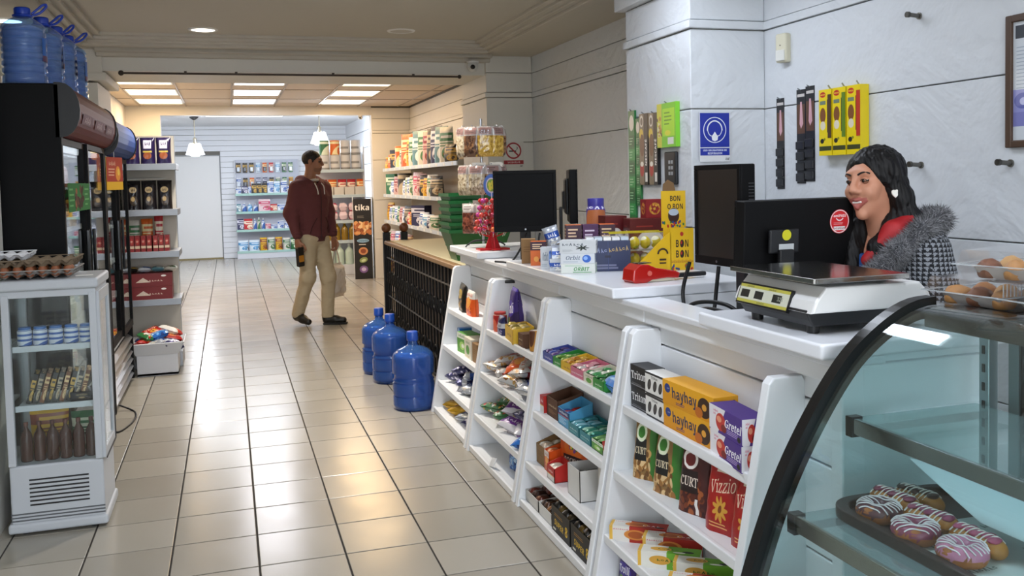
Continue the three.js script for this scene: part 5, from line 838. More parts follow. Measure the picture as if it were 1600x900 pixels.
{ // wire stand with hanging bags of nuts and biscuits
  const cx = 1.52, cz = -5.5, y = WT + 0.0005, wire = M('#b9bcc0', 0.3, 0.8);
  const t = thing('snack_stand', 'chrome wire counter stand hung with clear bags of snacks', 'display stand', [cx, y, cz]);
  for (const a of [0.3, 1.5, 2.8, 4.2, 5.4]) mesh('foot_wire', tube([[0, 0.04, 0], [Math.cos(a) * 0.08, 0.035, Math.sin(a) * 0.08], [Math.cos(a) * 0.13, 0.012, Math.sin(a) * 0.13], [Math.cos(a) * 0.135, 0.005, Math.sin(a) * 0.135]], 0.005, 14, 6), darkGrey, t);
  mesh('pole', bar([0, 0.02, 0], [0, 0.8, 0], 0.009), wire, t);
  for (let k = 0; k < 3; k++) mesh('ring', new THREE.TorusGeometry(0.12, 0.004, 8, 36).rotateX(PI / 2).translate(0, 0.735 - k * 0.235, 0), wire, t);
  for (let k = 0; k < 3; k++) for (let a = 0; a < 4; a++) mesh('spoke', bar([0, 0.735 - k * 0.235, 0], [Math.cos(a * PI / 2) * 0.12, 0.735 - k * 0.235, Math.sin(a * PI / 2) * 0.12], 0.003, 6), wire, t);
  for (const [x, yy] of [[-0.05, 0.5], [0.06, 0.5], [-0.05, 0.27], [0.05, 0.27]]) mesh('price_card', box(0.085, 0.05, 0.002, x, yy, 0.115), M('#d6cdbf', 0.6), t);
  const fills = { brown: ['#6b4a34', '#8a6444', '#4a3022'], gold: ['#c29a3c', '#d9b45a', '#a07a2c'], cream: ['#b8a88c', '#8f7d62', '#cfc2a8'], rust: ['#7a4434', '#9a5a44', '#5a2c22'] };
  for (const [k, c] of Object.entries(fills)) design('nuts_' + k, c[0], (g, W, H) => { crumbs(g, 0, 60, W, 132, c, 120, 10); rect(g, 0, 0, W, 58, '#a39a94'); rect(g, 18, 8, 92, 42, k === 'rust' ? '#c9c2bc' : '#8f6f6a'); lines(g, 26, 16, 70, 3, 10, '#5a4a46', 4); }, { w: 128, rough: 0.22, coat: 0.6 });
  const look = { brown: 'brown nuts', gold: 'golden rings', cream: 'pale almonds', rust: 'reddish raisins' };
  [[['cream', -1.3], ['brown', -0.7], ['gold', -0.1], ['gold', 0.55], ['brown', 1.3]], [['cream', -1.2], ['cream', -0.5], ['brown', 0.2], ['brown', 0.9], ['cream', 1.6]], [['rust', -0.9], ['rust', -0.25], ['cream', 0.5], ['rust', 1.2]]].forEach((lev, k) => lev.forEach(([f, a], i) => {
    const r = 0.135, b = thing('snack_bag', `clear ${look[f]} bag, ${ORD[i]} from left on the ${['top', 'middle', 'bottom'][k]} tier of the stand`, 'snack bag', [cx + Math.sin(a) * r, y + 0.745 - k * 0.235 - 0.185, cz + Math.cos(a) * r], a, 'clear bags on the wire stand');
    mesh('bag', cached('nb' + (i % 3), () => bagGeo(0.115, 0.185, 0.045, { seed: i + 2, wrinkle: 0.35 })), print('nuts_' + f), b);
    mesh('hook', tube([[0, 0.183, 0], [0, 0.193, 0.0], [0, 0.19, -0.02]], 0.002, 8, 5), wire, b);
  }));
}
// boxes and sweets on the middle worktop
{
  const Y = WT + 0.0005, it = (n, c, m, s, extra = {}) => ({ n, c, m, s, ...extra });
  const g0 = 0.25;   // fronts turned towards the entrance
  makeItem(it('gum_box', 'gum box', 'orbit_green', [0.15, 0.042, 0.09], { f: 'sides' }), 'white and green Orbit gum box at the bottom of its stack', undefined, [1.47, Y, -3.74], -0.5);
  makeItem(it('gum_box', 'gum box', 'orbit_white', [0.15, 0.045, 0.09], { f: 'sides' }), 'silver Orbit gum box with blue globe in the middle of its stack', undefined, [1.47, Y + 0.0425, -3.745], -0.48);
  makeItem(it('gum_box', 'gum box', 'orbit_black', [0.16, 0.055, 0.1], { f: 'sides' }), 'silver gum box with dark leaves on top of its stack', undefined, [1.475, Y + 0.088, -3.75], -0.5);
  makeItem(it('gum_box', 'gum box', 'silver_blue', [0.08, 0.055, 0.08], { f: 'sides' }), 'small silver and blue gum box at the counter edge', undefined, [1.425, Y, -3.875], -0.4);
  makeItem(it('gum_box', 'gum box', 'silver_blue', [0.075, 0.05, 0.075], { f: 'sides' }), 'small silver gum box stacked on the one at the counter edge', undefined, [1.43, Y + 0.0555, -3.875], -0.3);
  makeItem(it('gum_box', 'gum box', 'orbit_white', [0.06, 0.1, 0.05], { f: 'sides' }), 'upright narrow silver gum box farther along the counter edge', undefined, [1.41, Y, -3.985], -0.5);
  makeItem(it('chocolate_box', 'chocolate box', 'navy_box', [0.2, 0.135, 0.13], { f: 'sides' }), 'navy blue chocolate box with gold script beside the gum', undefined, [1.62, Y, -3.78], -0.32);
  const nv = ['#d6d8da', '#b9c6d0', '#e6e4dc']; for (let k = 0; k < 5; k++) makeItem({ n: 'chocolate_bar', c: 'chocolate bar', m: M(nv[k % 3], 0.3, 0.2), s: [0.034, 0.014, 0.1] }, `silver chocolate bar on the navy box, ${ORD[k]} from the left`, 'bars on the navy box', [1.548 + k * 0.037, Y + 0.1355, -3.81 + k * 0.012], -0.32);
  makeItem(it('sweet_box', 'sweet box', 'orange_bar', [0.075, 0.115, 0.08], { f: 'sides' }), 'orange and brown sweet box at the far counter edge', undefined, [1.43, Y, -4.17], -0.4);
  makeItem(it('sweet_box', 'sweet box', 'kraft', [0.07, 0.12, 0.08], { f: 'sides' }), 'tan sweet box at the far end of its worktop', undefined, [1.42, Y, -4.3], -0.3);
  makeItem(it('sweet_box', 'sweet box', 'silver_blue', [0.06, 0.1, 0.05], { f: 'sides' }), 'silver sweet box behind the orange one', undefined, [1.50, Y, -4.10], -0.3);
  makeItem({ n: 'sweet_bag', c: 'sweet bag', k: 'pouch', m: 'silver_blue', s: [0.075, 0.09, 0.03], lean: [0, 0.3] }, 'small silver bag tilted above the tan sweet boxes', undefined, [1.495, Y + 0.1, -4.12], -0.4);
  [['orange_bar', 'orange and brown'], ['purple_bar', 'purple'], ['orange_bar', 'orange']].forEach(([m, l], k) => makeItem(it('bar_carton', 'carton', m, [0.075, 0.19, 0.09], { f: 'sides' }), `${l} chocolate bar carton, ${['leftmost', 'middle', 'rightmost'][k]} of the row before the slim monitor`, 'bar cartons', [1.595 + k * 0.079, Y, -4.13 + k * 0.02], -0.28));
  makeItem(it('bar_carton', 'carton', 'kraft', [0.06, 0.14, 0.08], { f: 'sides' }), 'brown carton at the left of the orange bar cartons', undefined, [1.535, Y, -4.24], -0.28);
  makeItem(it('chocolate_box', 'chocolate box', 'maroon_box', [0.11, 0.225, 0.12], { f: 'sides' }), 'narrow maroon chocolate box with pale oval', undefined, [1.83, Y, -4.19], -0.1);
  makeItem(it('chocolate_box', 'chocolate box', 'maroon_box', [0.2, 0.215, 0.12], { f: 'sides' }), 'large maroon chocolate box with pale oval label', undefined, [1.935, Y, -4.02], -0.15);
  makeItem(it('gift_box', 'gift box', 'red_gift', [0.09, 0.09, 0.08], { f: 'sides' }), 'small red and gold gift box on the large maroon box', undefined, [1.97, Y + 0.2155, -4.03], -0.1);
  makeItem({ n: 'cocoa_tub', c: 'tub', k: 'jar', m: 'blue_lid', s: [0.1, 0.31, 0.1], lid: M('#3f3a98', 0.3) }, 'tall purple and blue tub behind the orange cartons', undefined, [1.82, Y, -4.38], -0.3);
  // chocolate balls in a clear box
  const eggs = thing('clear_box', 'clear plastic box holding yellow chocolate balls', 'plastic box', [1.795, Y, -3.86], -0.12);
  mesh('shell', [span(-0.135, 0.135, 0, 0.002, -0.045, 0.045), span(-0.135, 0.135, 0.002, 0.16, -0.045, -0.0435), span(-0.135, -0.1335, 0.002, 0.16, -0.0435, 0.0435), span(0.1335, 0.135, 0.002, 0.16, -0.0435, 0.0435), span(-0.135, 0.135, 0.002, 0.16, 0.0435, 0.045)], new THREE.MeshPhysicalMaterial({ color: '#ffffff', transmission: 1, roughness: 0.05, thickness: 0 }), eggs);
  mesh('rim', [span(-0.137, 0.137, 0.158, 0.163, 0.043, 0.047), span(-0.137, 0.137, 0.158, 0.163, -0.047, -0.043)], M('#c9b81c', 0.4), eggs); mesh('tier', span(-0.132, 0.132, 0.075, 0.078, -0.042, 0.042), M('#8f8f88', 0.3), eggs);
  design('ball', '#c9b62c', (g) => { oval(g, 64, 64, 34, 26, '#e6e6d8'); oval(g, 40, 100, 50, 22, '#8f9a1c'); oval(g, 90, 30, 40, 20, '#dfe0c8'); }, { w: 128, h: 128, rough: 0.28 });
  const bg = new THREE.SphereGeometry(0.025, 16, 12).scale(1, 1.2, 1);
  for (let j = 0; j < 2; j++) for (let k = 0; k < 5; k++) { const b = thing('chocolate_ball', `yellow and white chocolate ball, ${ORD[k]} from the left in the ${['lower', 'upper'][j]} row`, 'chocolate', [1.795 + (k - 2) * 0.052 * Math.cos(0.12), Y + 0.034 + j * 0.076, -3.86 + (k - 2) * 0.052 * Math.sin(0.12)], k * 0.5, 'wrapped chocolate balls'); mesh('wrapped_ball', bg, print('ball'), b); }
  // yellow bonbon display
  const bb = thing('bonbon_display', 'yellow BON O BON cardboard display with raised back card', 'display box', [1.86, Y, -3.66], -0.1);
  mesh('front_card', cartonGeo(0.11, 0.185, 0.004).translate(0.05, 0, 0.05), print('bonobon'), bb);
  mesh('wedge_side', poly([[-0.16, 0], [0, 0], [0, 0.17], [-0.02, 0.16], [-0.16, 0.03]], 0.004).translate(0, 0, 0.048), M('#e6b90c', 0.5), bb);
  mesh('wedge_mark', [new THREE.TorusGeometry(0.022, 0.004, 6, 20, PI).translate(-0.04, 0.075, 0.0535), box(0.03, 0.008, 0.002, -0.04, 0.05, 0.053), box(0.03, 0.006, 0.002, -0.04, 0.035, 0.053)], M('#3a2412', 0.5), bb);
  mesh('tray_floor', box(0.265, 0.004, 0.1, -0.028, 0.002, 0), M('#d9ab0c', 0.5), bb);
  mesh('back_card', cartonGeo(0.115, 0.165, 0.004).translate(0.045, 0.185, -0.03), print('bonobon_top'), bb); mesh('back_card_stem', box(0.1, 0.185, 0.004, 0.045, 0.0925, -0.03), M('#e6b90c', 0.5), bb);
  mesh('card_crest', poly([[-0.03, 0], [0.03, 0], [0.022, 0.035], [-0.005, 0.05], [-0.028, 0.03]], 0.004).translate(0.025, 0.35, -0.032), M('#7a5a34', 0.5), bb);
  const wr = new THREE.SphereGeometry(0.017, 12, 9);
  [[-0.13, 0.021, 0], [-0.09, 0.021, 0.015], [-0.1, 0.021, -0.025], [-0.05, 0.021, 0.005], [-0.06, 0.021, -0.03], [-0.02, 0.021, 0.02], [-0.075, 0.05, -0.005], [-0.035, 0.05, -0.01]].forEach((p) => { const b = thing('bonbon', 'round wrapped bonbon in the yellow cardboard display', 'bonbon', [1.86 + p[0], Y + p[1] + 0.001, -3.66 + p[2] - p[0] * -0.1], 0, 'bonbons in the yellow display'); mesh('wrapped_sweet', wr, M(['#c9a81c', '#3a4a8c', '#c8c4bc'][Math.floor(rnd() * 3)], 0.3, 0.3), b); });
}
// green shopping baskets on the stair cover
{
  const green = M('#0f5a2a', 0.38);
  const basketGeo = () => { const P = []; const w0 = 0.15, d0 = 0.1, w1 = 0.215, d1 = 0.155, h = 0.21;
    for (const s of [-1, 1]) { P.push(poly([[-w0, 0], [w0, 0], [w1, h], [-w1, h]], 0.005).rotateX(s * Math.atan((d1 - d0) / h)).translate(0, 0, s * d0)); P.push(poly([[-d0, 0], [d0, 0], [d1, h], [-d1, h]], 0.005).rotateX(Math.atan((w1 - w0) / h)).translate(0, 0, w0).rotateY(s * PI / 2)); }
    P.push(box(w0 * 2, 0.006, d0 * 2, 0, 0.003, 0)); return join(P); };
  const bg = basketGeo(), rim = join([box(0.45, 0.022, 0.012, 0, 0.207, 0.158), box(0.45, 0.022, 0.012, 0, 0.207, -0.158), box(0.012, 0.022, 0.31, 0.219, 0.207, 0), box(0.012, 0.022, 0.31, -0.219, 0.207, 0)]);
  const rib = join([box(0.36, 0.01, 0.006, 0, 0.1, 0.13), box(0.36, 0.01, 0.006, 0, 0.1, -0.13), box(0.006, 0.01, 0.25, 0.186, 0.1, 0), box(0.006, 0.01, 0.25, -0.186, 0.1, 0)]);
  for (let k = 0; k < 6; k++) { const t = thing('shopping_basket', `green plastic shopping basket, ${['lowest', 'second', 'third', 'fourth', 'fifth', 'topmost'][k]} of the nested stack`, 'basket', [1.655 + rr(-0.003, 0.003), 0.9125 + k * 0.05, -6.2], rr(-0.02, 0.02), 'nested shopping baskets'); mesh('bucket', bg, green, t); mesh('rim', rim, green, t); mesh('rib', rib, green, t); }
}
// ---------------------------------------------------------------- stair railing, board, water jugs
{
  const wood = M('#8a6a48', 0.5), iron = M('#0c0c0d', 0.5, 0.3), t = thing('stair_railing', 'black wrought iron stair railing with wooden handrail and ball posts', 'railing', [0, 0, 0]);
  mesh('handrail', rspan(1.40, 1.455, 0.875, 0.912, -5.78, -8.62, 0.01, 2), wood, t);
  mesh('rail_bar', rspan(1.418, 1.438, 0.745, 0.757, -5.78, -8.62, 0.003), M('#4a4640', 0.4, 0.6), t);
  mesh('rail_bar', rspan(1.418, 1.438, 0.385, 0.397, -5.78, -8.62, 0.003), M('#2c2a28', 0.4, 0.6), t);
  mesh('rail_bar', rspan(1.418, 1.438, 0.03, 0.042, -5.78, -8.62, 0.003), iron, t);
  for (let k = 0; k < 26; k++) { const z = -5.85 - k * 0.108; mesh('baluster', cached('bal', () => join([box(0.014, 0.86, 0.014, 0, 0.44, 0), lathe([[0.007, 0.5], [0.022, 0.53], [0.014, 0.56], [0.022, 0.59], [0.007, 0.62]], 8), lathe([[0.007, 0.18], [0.02, 0.21], [0.012, 0.24], [0.007, 0.27]], 8)])), iron, t).position.set(1.428, 0.005, z); }
  for (let k = 0; k < 13; k++) for (const y of [0.57, 0.21]) mesh('scroll', cached('scr', () => new THREE.TorusGeometry(0.047, 0.007, 6, 18).rotateY(PI / 2)), iron, t).position.set(1.428, y, -5.904 - k * 0.216);
  for (const [x, z] of [[1.43, -8.66], [1.60, -8.66]]) { mesh('post', rspan(x - 0.032, x + 0.032, 0, 0.99, z - 0.032, z + 0.032, 0.006), iron, t); mesh('post_ball', new THREE.SphereGeometry(0.045, 20, 14).scale(1, 1.05, 1).translate(x, 1.03, z), M('#6a3c1e', 0.35), t); }
  mesh('handrail', rspan(1.46, 2.2, 0.86, 0.895, -8.63, -8.69, 0.008), iron, t);
  mesh('rail_bar', rspan(1.46, 2.2, 0.40, 0.412, -8.65, -8.67, 0.003), iron, t);
  for (let k = 0; k < 6; k++) mesh('baluster', cached('bal'), iron, t).position.set(1.7 + k * 0.09, 0.005, -8.66);
  const b = thing('stair_cover', 'flat beige board covering the stairwell beside the railing', 'board', [0, 0, 0]); mesh('board', rspan(1.462, 2.24, 0.888, 0.912, -5.74, -8.62, 0.004), M('#c9bf9c', 0.5), b);
  const s = thing('stairwell_panel', 'dark brown panelling inside the stairwell behind the railing', 'panel', [0, 0, 0]); mesh('panel', rspan(1.5, 1.53, 0, 0.886, -5.76, -8.6, 0.003), M('#33241a', 0.6), s); mesh('panel_end', rspan(1.53, 2.24, 0, 0.886, -8.56, -8.6, 0.003), M('#4a382a', 0.6), s);
}
const jugBlue = new THREE.MeshPhysicalMaterial({ color: '#5a92e0', roughness: 0.06, transmission: 0.75, thickness: 0, ior: 1.4, side: THREE.DoubleSide });
const jugGeo = () => { const R = 0.135, p = [[0, 0.016], [0.09, 0.012], [0.115, 0], [R - 0.006, 0.008], [R, 0.03]]; for (const [a, b] of [[0.03, 0.085], [0.1, 0.17]]) p.push([R, a], [R, b], [R - 0.006, b + 0.006], [R - 0.006, b + 0.012]); p.push([R, 0.19], [R - 0.012, 0.2], [R - 0.012, 0.225], [R, 0.235], [R, 0.335], [R - 0.01, 0.36], [R - 0.04, 0.385], [0.06, 0.4], [0.034, 0.412], [0.03, 0.43], [0.03, 0.46]); return lathe(p, 40); };
[[1.105, -5.79, 'blue twenty litre water jug nearest the counter shelves'], [1.10, -6.63, 'middle blue water jug beside the railing'], [1.075, -6.98, 'farthest blue water jug, mostly hidden behind the middle one']].forEach(([x, z, l]) => {
  const t = thing('water_jug', l, 'water jug', [x, 0.0005, z], rr(0, 3), 'large water jugs on the floor');
  mesh('jug', cached('jug', jugGeo), jugBlue, t);
  mesh('water', cached('jugw', () => lathe([[0, 0.02], [0.122, 0.02], [0.122, 0.33], [0.1, 0.36], [0, 0.362]], 28)), new THREE.MeshPhysicalMaterial({ color: '#4a84d6', roughness: 0.12, transmission: 0.6, thickness: 0 }), t);
  mesh('cap', cached('jugc', () => lathe([[0.03, 0.44], [0.036, 0.44], [0.038, 0.455], [0.036, 0.495], [0.03, 0.5], [0, 0.5]], 24)), M('#1d4aa6', 0.35), t);
});
// ---------------------------------------------------------------- right wall gondola
const railGlass = M('#c6cdd0', 0.35, 0.1);
{
  const t = thing('gondola_rack', 'long white wall shelf rack on the right behind the railing', 'shelf rack', [0, 0, 0]);
  const z0 = -9.05, z1 = -13.7, fx = 2.25;
  mesh('rack_back', rspan(2.66, 2.695, 0.02, 1.75, z0, z1, 0.003), M('#c9bca6', 0.6), t);
  mesh('rack_base', rspan(fx - 0.02, 2.66, 0, 0.14, z0, z1, 0.004), M('#cfd0cc', 0.5), t);
  for (const y of [0.5, 0.9, 1.285, 1.665]) { mesh('shelf', rspan(fx, 2.66, y - 0.025, y, z0, z1, 0.003), M('#b9b6ae', 0.45, 0.1), t); mesh('price_rail', rspan(fx - 0.014, fx, y - 0.04, y + 0.006, z0, z1, 0.002), railGlass, t); for (let k = 0; k < 12; k++) mesh('price_tag', rspan(fx - 0.0155, fx - 0.014, y - 0.034, y - 0.004, z0 - 0.15 - k * 0.38, z0 - 0.22 - k * 0.38, 0.0005), M('#e6e4d8', 0.5), t); mesh('shelf_end', rspan(fx, 2.66, y - 0.04, y + 0.02, z0 + 0.006, z0, 0.002), M('#8d8b84', 0.4, 0.3), t); }
  const names = ['yellow', 'orange', 'black', 'navy', 'cream and green', 'grey green', 'dusty pink', 'charcoal', 'red', 'white and blue', 'pink', 'pale blue', 'brown', 'green'];
  const P = (i, w, h, k = 'pouch') => ({ n: 'grocery_' + (k === 'pouch' ? 'bag' : k === 'carton' ? 'box' : k === 'can' ? 'can' : 'jar'), c: 'grocery', k, m: 'pack' + i, s: [w, h, k === 'pouch' ? 0.1 : Math.min(w, 0.12)], l: names[i] + ' ' + (k === 'pouch' ? 'bag' : k === 'carton' ? 'box' : k) });
  const o = (y, on, g) => ({ from: [fx + 0.01, y + 0.0005, z1 + 0.08], dir: DZ, turn: FACE + 0.45, gap: 0.012, on, group: g, jitter: 0.01, set: 0.03 });
  row([P(0, 0.24, 0.17), P(1, 0.26, 0.2), P(2, 0.2, 0.26, 'carton'), P(5, 0.16, 0.24), P(1, 0.2, 0.3, 'can'), P(4, 0.22, 0.24), P(1, 0.3, 0.44), P(0, 0.18, 0.34), P(4, 0.28, 0.38), P(5, 0.3, 0.44), P(4, 0.26, 0.42), P(6, 0.22, 0.4), P(7, 0.2, 0.42), P(3, 0.22, 0.44), P(5, 0.24, 0.42), P(4, 0.22, 0.4), P(2, 0.2, 0.2)], o(1.665, 'the top right gondola shelf', 'bags on the top gondola shelf'));
  row([P(12, 0.14, 0.16), P(13, 0.22, 0.3, 'carton'), P(9, 0.24, 0.2), P(6, 0.22, 0.26), P(6, 0.18, 0.24), P(7, 0.2, 0.3, 'can'), P(9, 0.16, 0.2), P(4, 0.14, 0.24), P(9, 0.14, 0.24), P(4, 0.14, 0.26), P(13, 0.14, 0.24), P(10, 0.2, 0.3), P(6, 0.2, 0.28), P(2, 0.2, 0.26), P(0, 0.2, 0.22), P(4, 0.2, 0.26), P(7, 0.22, 0.24)], o(1.285, 'the second right-hand gondola shelf', 'bags on the second gondola shelf'));
  row([P(0, 0.16, 0.26), P(9, 0.2, 0.2), P(4, 0.2, 0.22), P(9, 0.2, 0.2), P(13, 0.18, 0.22), P(6, 0.18, 0.22), P(9, 0.16, 0.2), P(7, 0.2, 0.24), P(8, 0.14, 0.16), P(0, 0.16, 0.16), P(1, 0.18, 0.16), P(3, 0.26, 0.26, 'carton'), P(9, 0.2, 0.18), P(11, 0.24, 0.16), P(3, 0.16, 0.14), P(4, 0.2, 0.16)], o(0.9, 'the third right-hand gondola shelf', 'bags on the third gondola shelf'));
  row([P(4, 0.2, 0.26), P(10, 0.2, 0.24), P(6, 0.18, 0.24), P(9, 0.22, 0.26), P(8, 0.2, 0.22), P(4, 0.2, 0.24), P(12, 0.2, 0.24)], o(0.5, 'the fourth right-hand gondola shelf', 'bags on the fourth gondola shelf'));
  row([P(12, 0.16, 0.26, 'jar'), P(0, 0.16, 0.26, 'jar'), P(12, 0.16, 0.26, 'jar'), P(0, 0.16, 0.26, 'jar'), P(4, 0.18, 0.24), P(9, 0.2, 0.26)], o(0.14, 'the lowest right-hand gondola shelf', 'jars on the lowest gondola shelf'));
}
// ---------------------------------------------------------------- white rack behind the man, and the dog food standee
{
  const t = thing('grocery_rack', 'white grocery rack stacked with tins behind the man', 'shelf rack', [0, 0, 0]), w = M('#d4d6d8', 0.45), z0 = -14.7, z1 = -15.1, x0 = 1.35, x1 = 2.12;
  mesh('rack_back', rspan(x0, x1, 0.02, 2.0, z1, z1 - 0.03, 0.003), w, t); mesh('rack_side', rspan(x1 - 0.02, x1, 0.02, 2.05, z0 - 0.08, z1, 0.003), w, t);
  mesh('rack_base', rspan(x0, x1, 0, 0.16, z0, z1, 0.004), w, t);
  for (const y of [0.55, 0.87, 1.28, 1.685]) { mesh('shelf', rspan(x0, x1 - 0.02, y - 0.025, y, z0, z1, 0.003), w, t); mesh('price_rail', rspan(x0, x1 - 0.02, y - 0.045, y + 0.005, z0 + 0.012, z0, 0.002), M('#b9c6c8', 0.4), t); }
  const DX = V3(1, 0, 0), f = (y, on, g, x = x0 + 0.12) => ({ from: [x, y + 0.0005, z0 - 0.01], dir: DX, turn: 0, gap: 0.012, on, group: g, jitter: 0.015 });
  design('tin', '#cfcac2', (g) => { oval(g, 64, 60, 34, 22, '#3a3a40'); oval(g, 64, 60, 26, 15, '#9a968e'); lines(g, 30, 110, 70, 3, 14, '#8a867e', 5); }, { w: 128 });
  const tin = { n: 'milk_tin', c: 'tin', k: 'can', m: 'tin', s: [0.155, 0.235, 0.155], l: 'pale milk tin' };
  row([tin, tin, tin, tin], f(1.685, 'the rack top, lower layer', 'pale milk tins', x0 + 0.06));
  row([{ ...tin, m: 'pack13', l: 'green tin' }, { ...tin, m: 'pack1', l: 'orange tin' }, tin, tin], f(1.921, 'the rack top, upper layer', 'pale milk tins', x0 + 0.06));
  row(['pack8', 'pack1', 'pack8', 'pack8', 'pack1'].map((m, i) => ({ n: 'grocery_bag', c: 'grocery', k: 'pouch', m, s: [0.14, 0.25, 0.1], l: ['red', 'orange', 'red', 'red', 'orange'][i] + ' bag', off: 0.12 })), f(1.28, 'the white rack rear', 'red bags on the white rack', x0 + 0.04));
  row([0, 1, 2, 3].map(() => ({ n: 'grocery_box', c: 'grocery', m: M('#cdc6b8', 0.6), s: [0.155, 0.13, 0.1], l: 'pale cream box' })), f(1.28, 'the white rack front', 'pale cream boxes', x0 + 0.1));
  for (let j = 0; j < 2; j++) row([0, 1, 2, 3, 4].map((i) => ({ n: 'tissue_pack', c: 'tissue pack', k: 'lying', m: i % 2 ? 'pack10' : M('#e2c9cd', 0.5), s: [0.14, 0.13, 0.12], l: i % 2 ? 'white and pink soft pack' : 'pale pink soft pack' })), f(0.87 + j * 0.135, `the ${['lower', 'upper'][j]} soft pack layer`, 'pink soft packs', x0 + 0.03));
  row([0, 1, 2, 3, 4].map(() => ({ n: 'oil_bottle', c: 'bottle', k: 'bottle', m: M('#8a6a10', 0.15, 0, { clearcoat: 0.6 }), s: [0.11, 0.29, 0.11], l: 'golden oil bottle', lid: M('#c9a81c', 0.4) })), f(0.55, 'the white rack', 'golden oil bottles', x0 + 0.12));
  row([0, 1, 2, 3].map(() => ({ n: 'bleach_bottle', c: 'bottle', k: 'bottle', m: M('#bfd0bf', 0.35), s: [0.135, 0.33, 0.135], l: 'pale green bleach bottle', lid: M('#d6d9d2', 0.4) })), f(0.16, 'the white rack base', 'pale green bleach bottles', x0 + 0.12));
}
{
  const t = thing('standee', 'tall black cardboard standee reading tika with snack pictures', 'display stand', [1.945, 0, -13.98], -0.12);
  mesh('front_panel', cartonGeo(0.265, 1.22, 0.03).translate(0, 0.0, 0.1), new THREE.MeshPhysicalMaterial({ map: canvasTexture(192, 900, (g, W, H) => { rect(g, 0, 0, W, H, '#17130f'); txt(g, 'tika', 96, 96, 88, '#f2ede4'); lines(g, 40, 190, 110, 2, 16, '#8f877a', 5); crumbs(g, 4, 260, 184, 130, ['#b8713a', '#d89a5c', '#8a4a22', '#e6c08c', '#a85a2c'], 90, 20); oval(g, 96, 468, 66, 22, '#8fb4cc'); scr(g, 7, 96, 468, 26, '#2c4a5c'); lines(g, 50, 506, 90, 1, 12, '#c9c0b0', 10); oval(g, 96, 585, 50, 44, '#c98a5a'); oval(g, 96, 585, 30, 26, '#8a4426'); oval(g, 96, 685, 46, 30, '#8a9a5c', -0.3); oval(g, 96, 690, 26, 14, '#c9d0a0', -0.3); oval(g, 96, 790, 46, 42, '#7a5a92'); oval(g, 96, 790, 26, 22, '#c9b6d6'); }), roughness: 0.5 }), t);
  for (const s of [-1, 1]) mesh('side_panel', poly([[-0.12, 0], [0.085, 0], [0.085, 1.2], [0.06, 1.25], [-0.12, 1.25]], 0.008).rotateY(-PI / 2).translate(s * 0.14 + 0.004, 0, 0), M('#cfd0cd', 0.5), t);
  for (const y of [0.1, 0.4, 0.7, 1.0]) mesh('inner_shelf', box(0.26, 0.006, 0.17, 0, y, -0.02), M('#b9b6b0', 0.6), t);
}
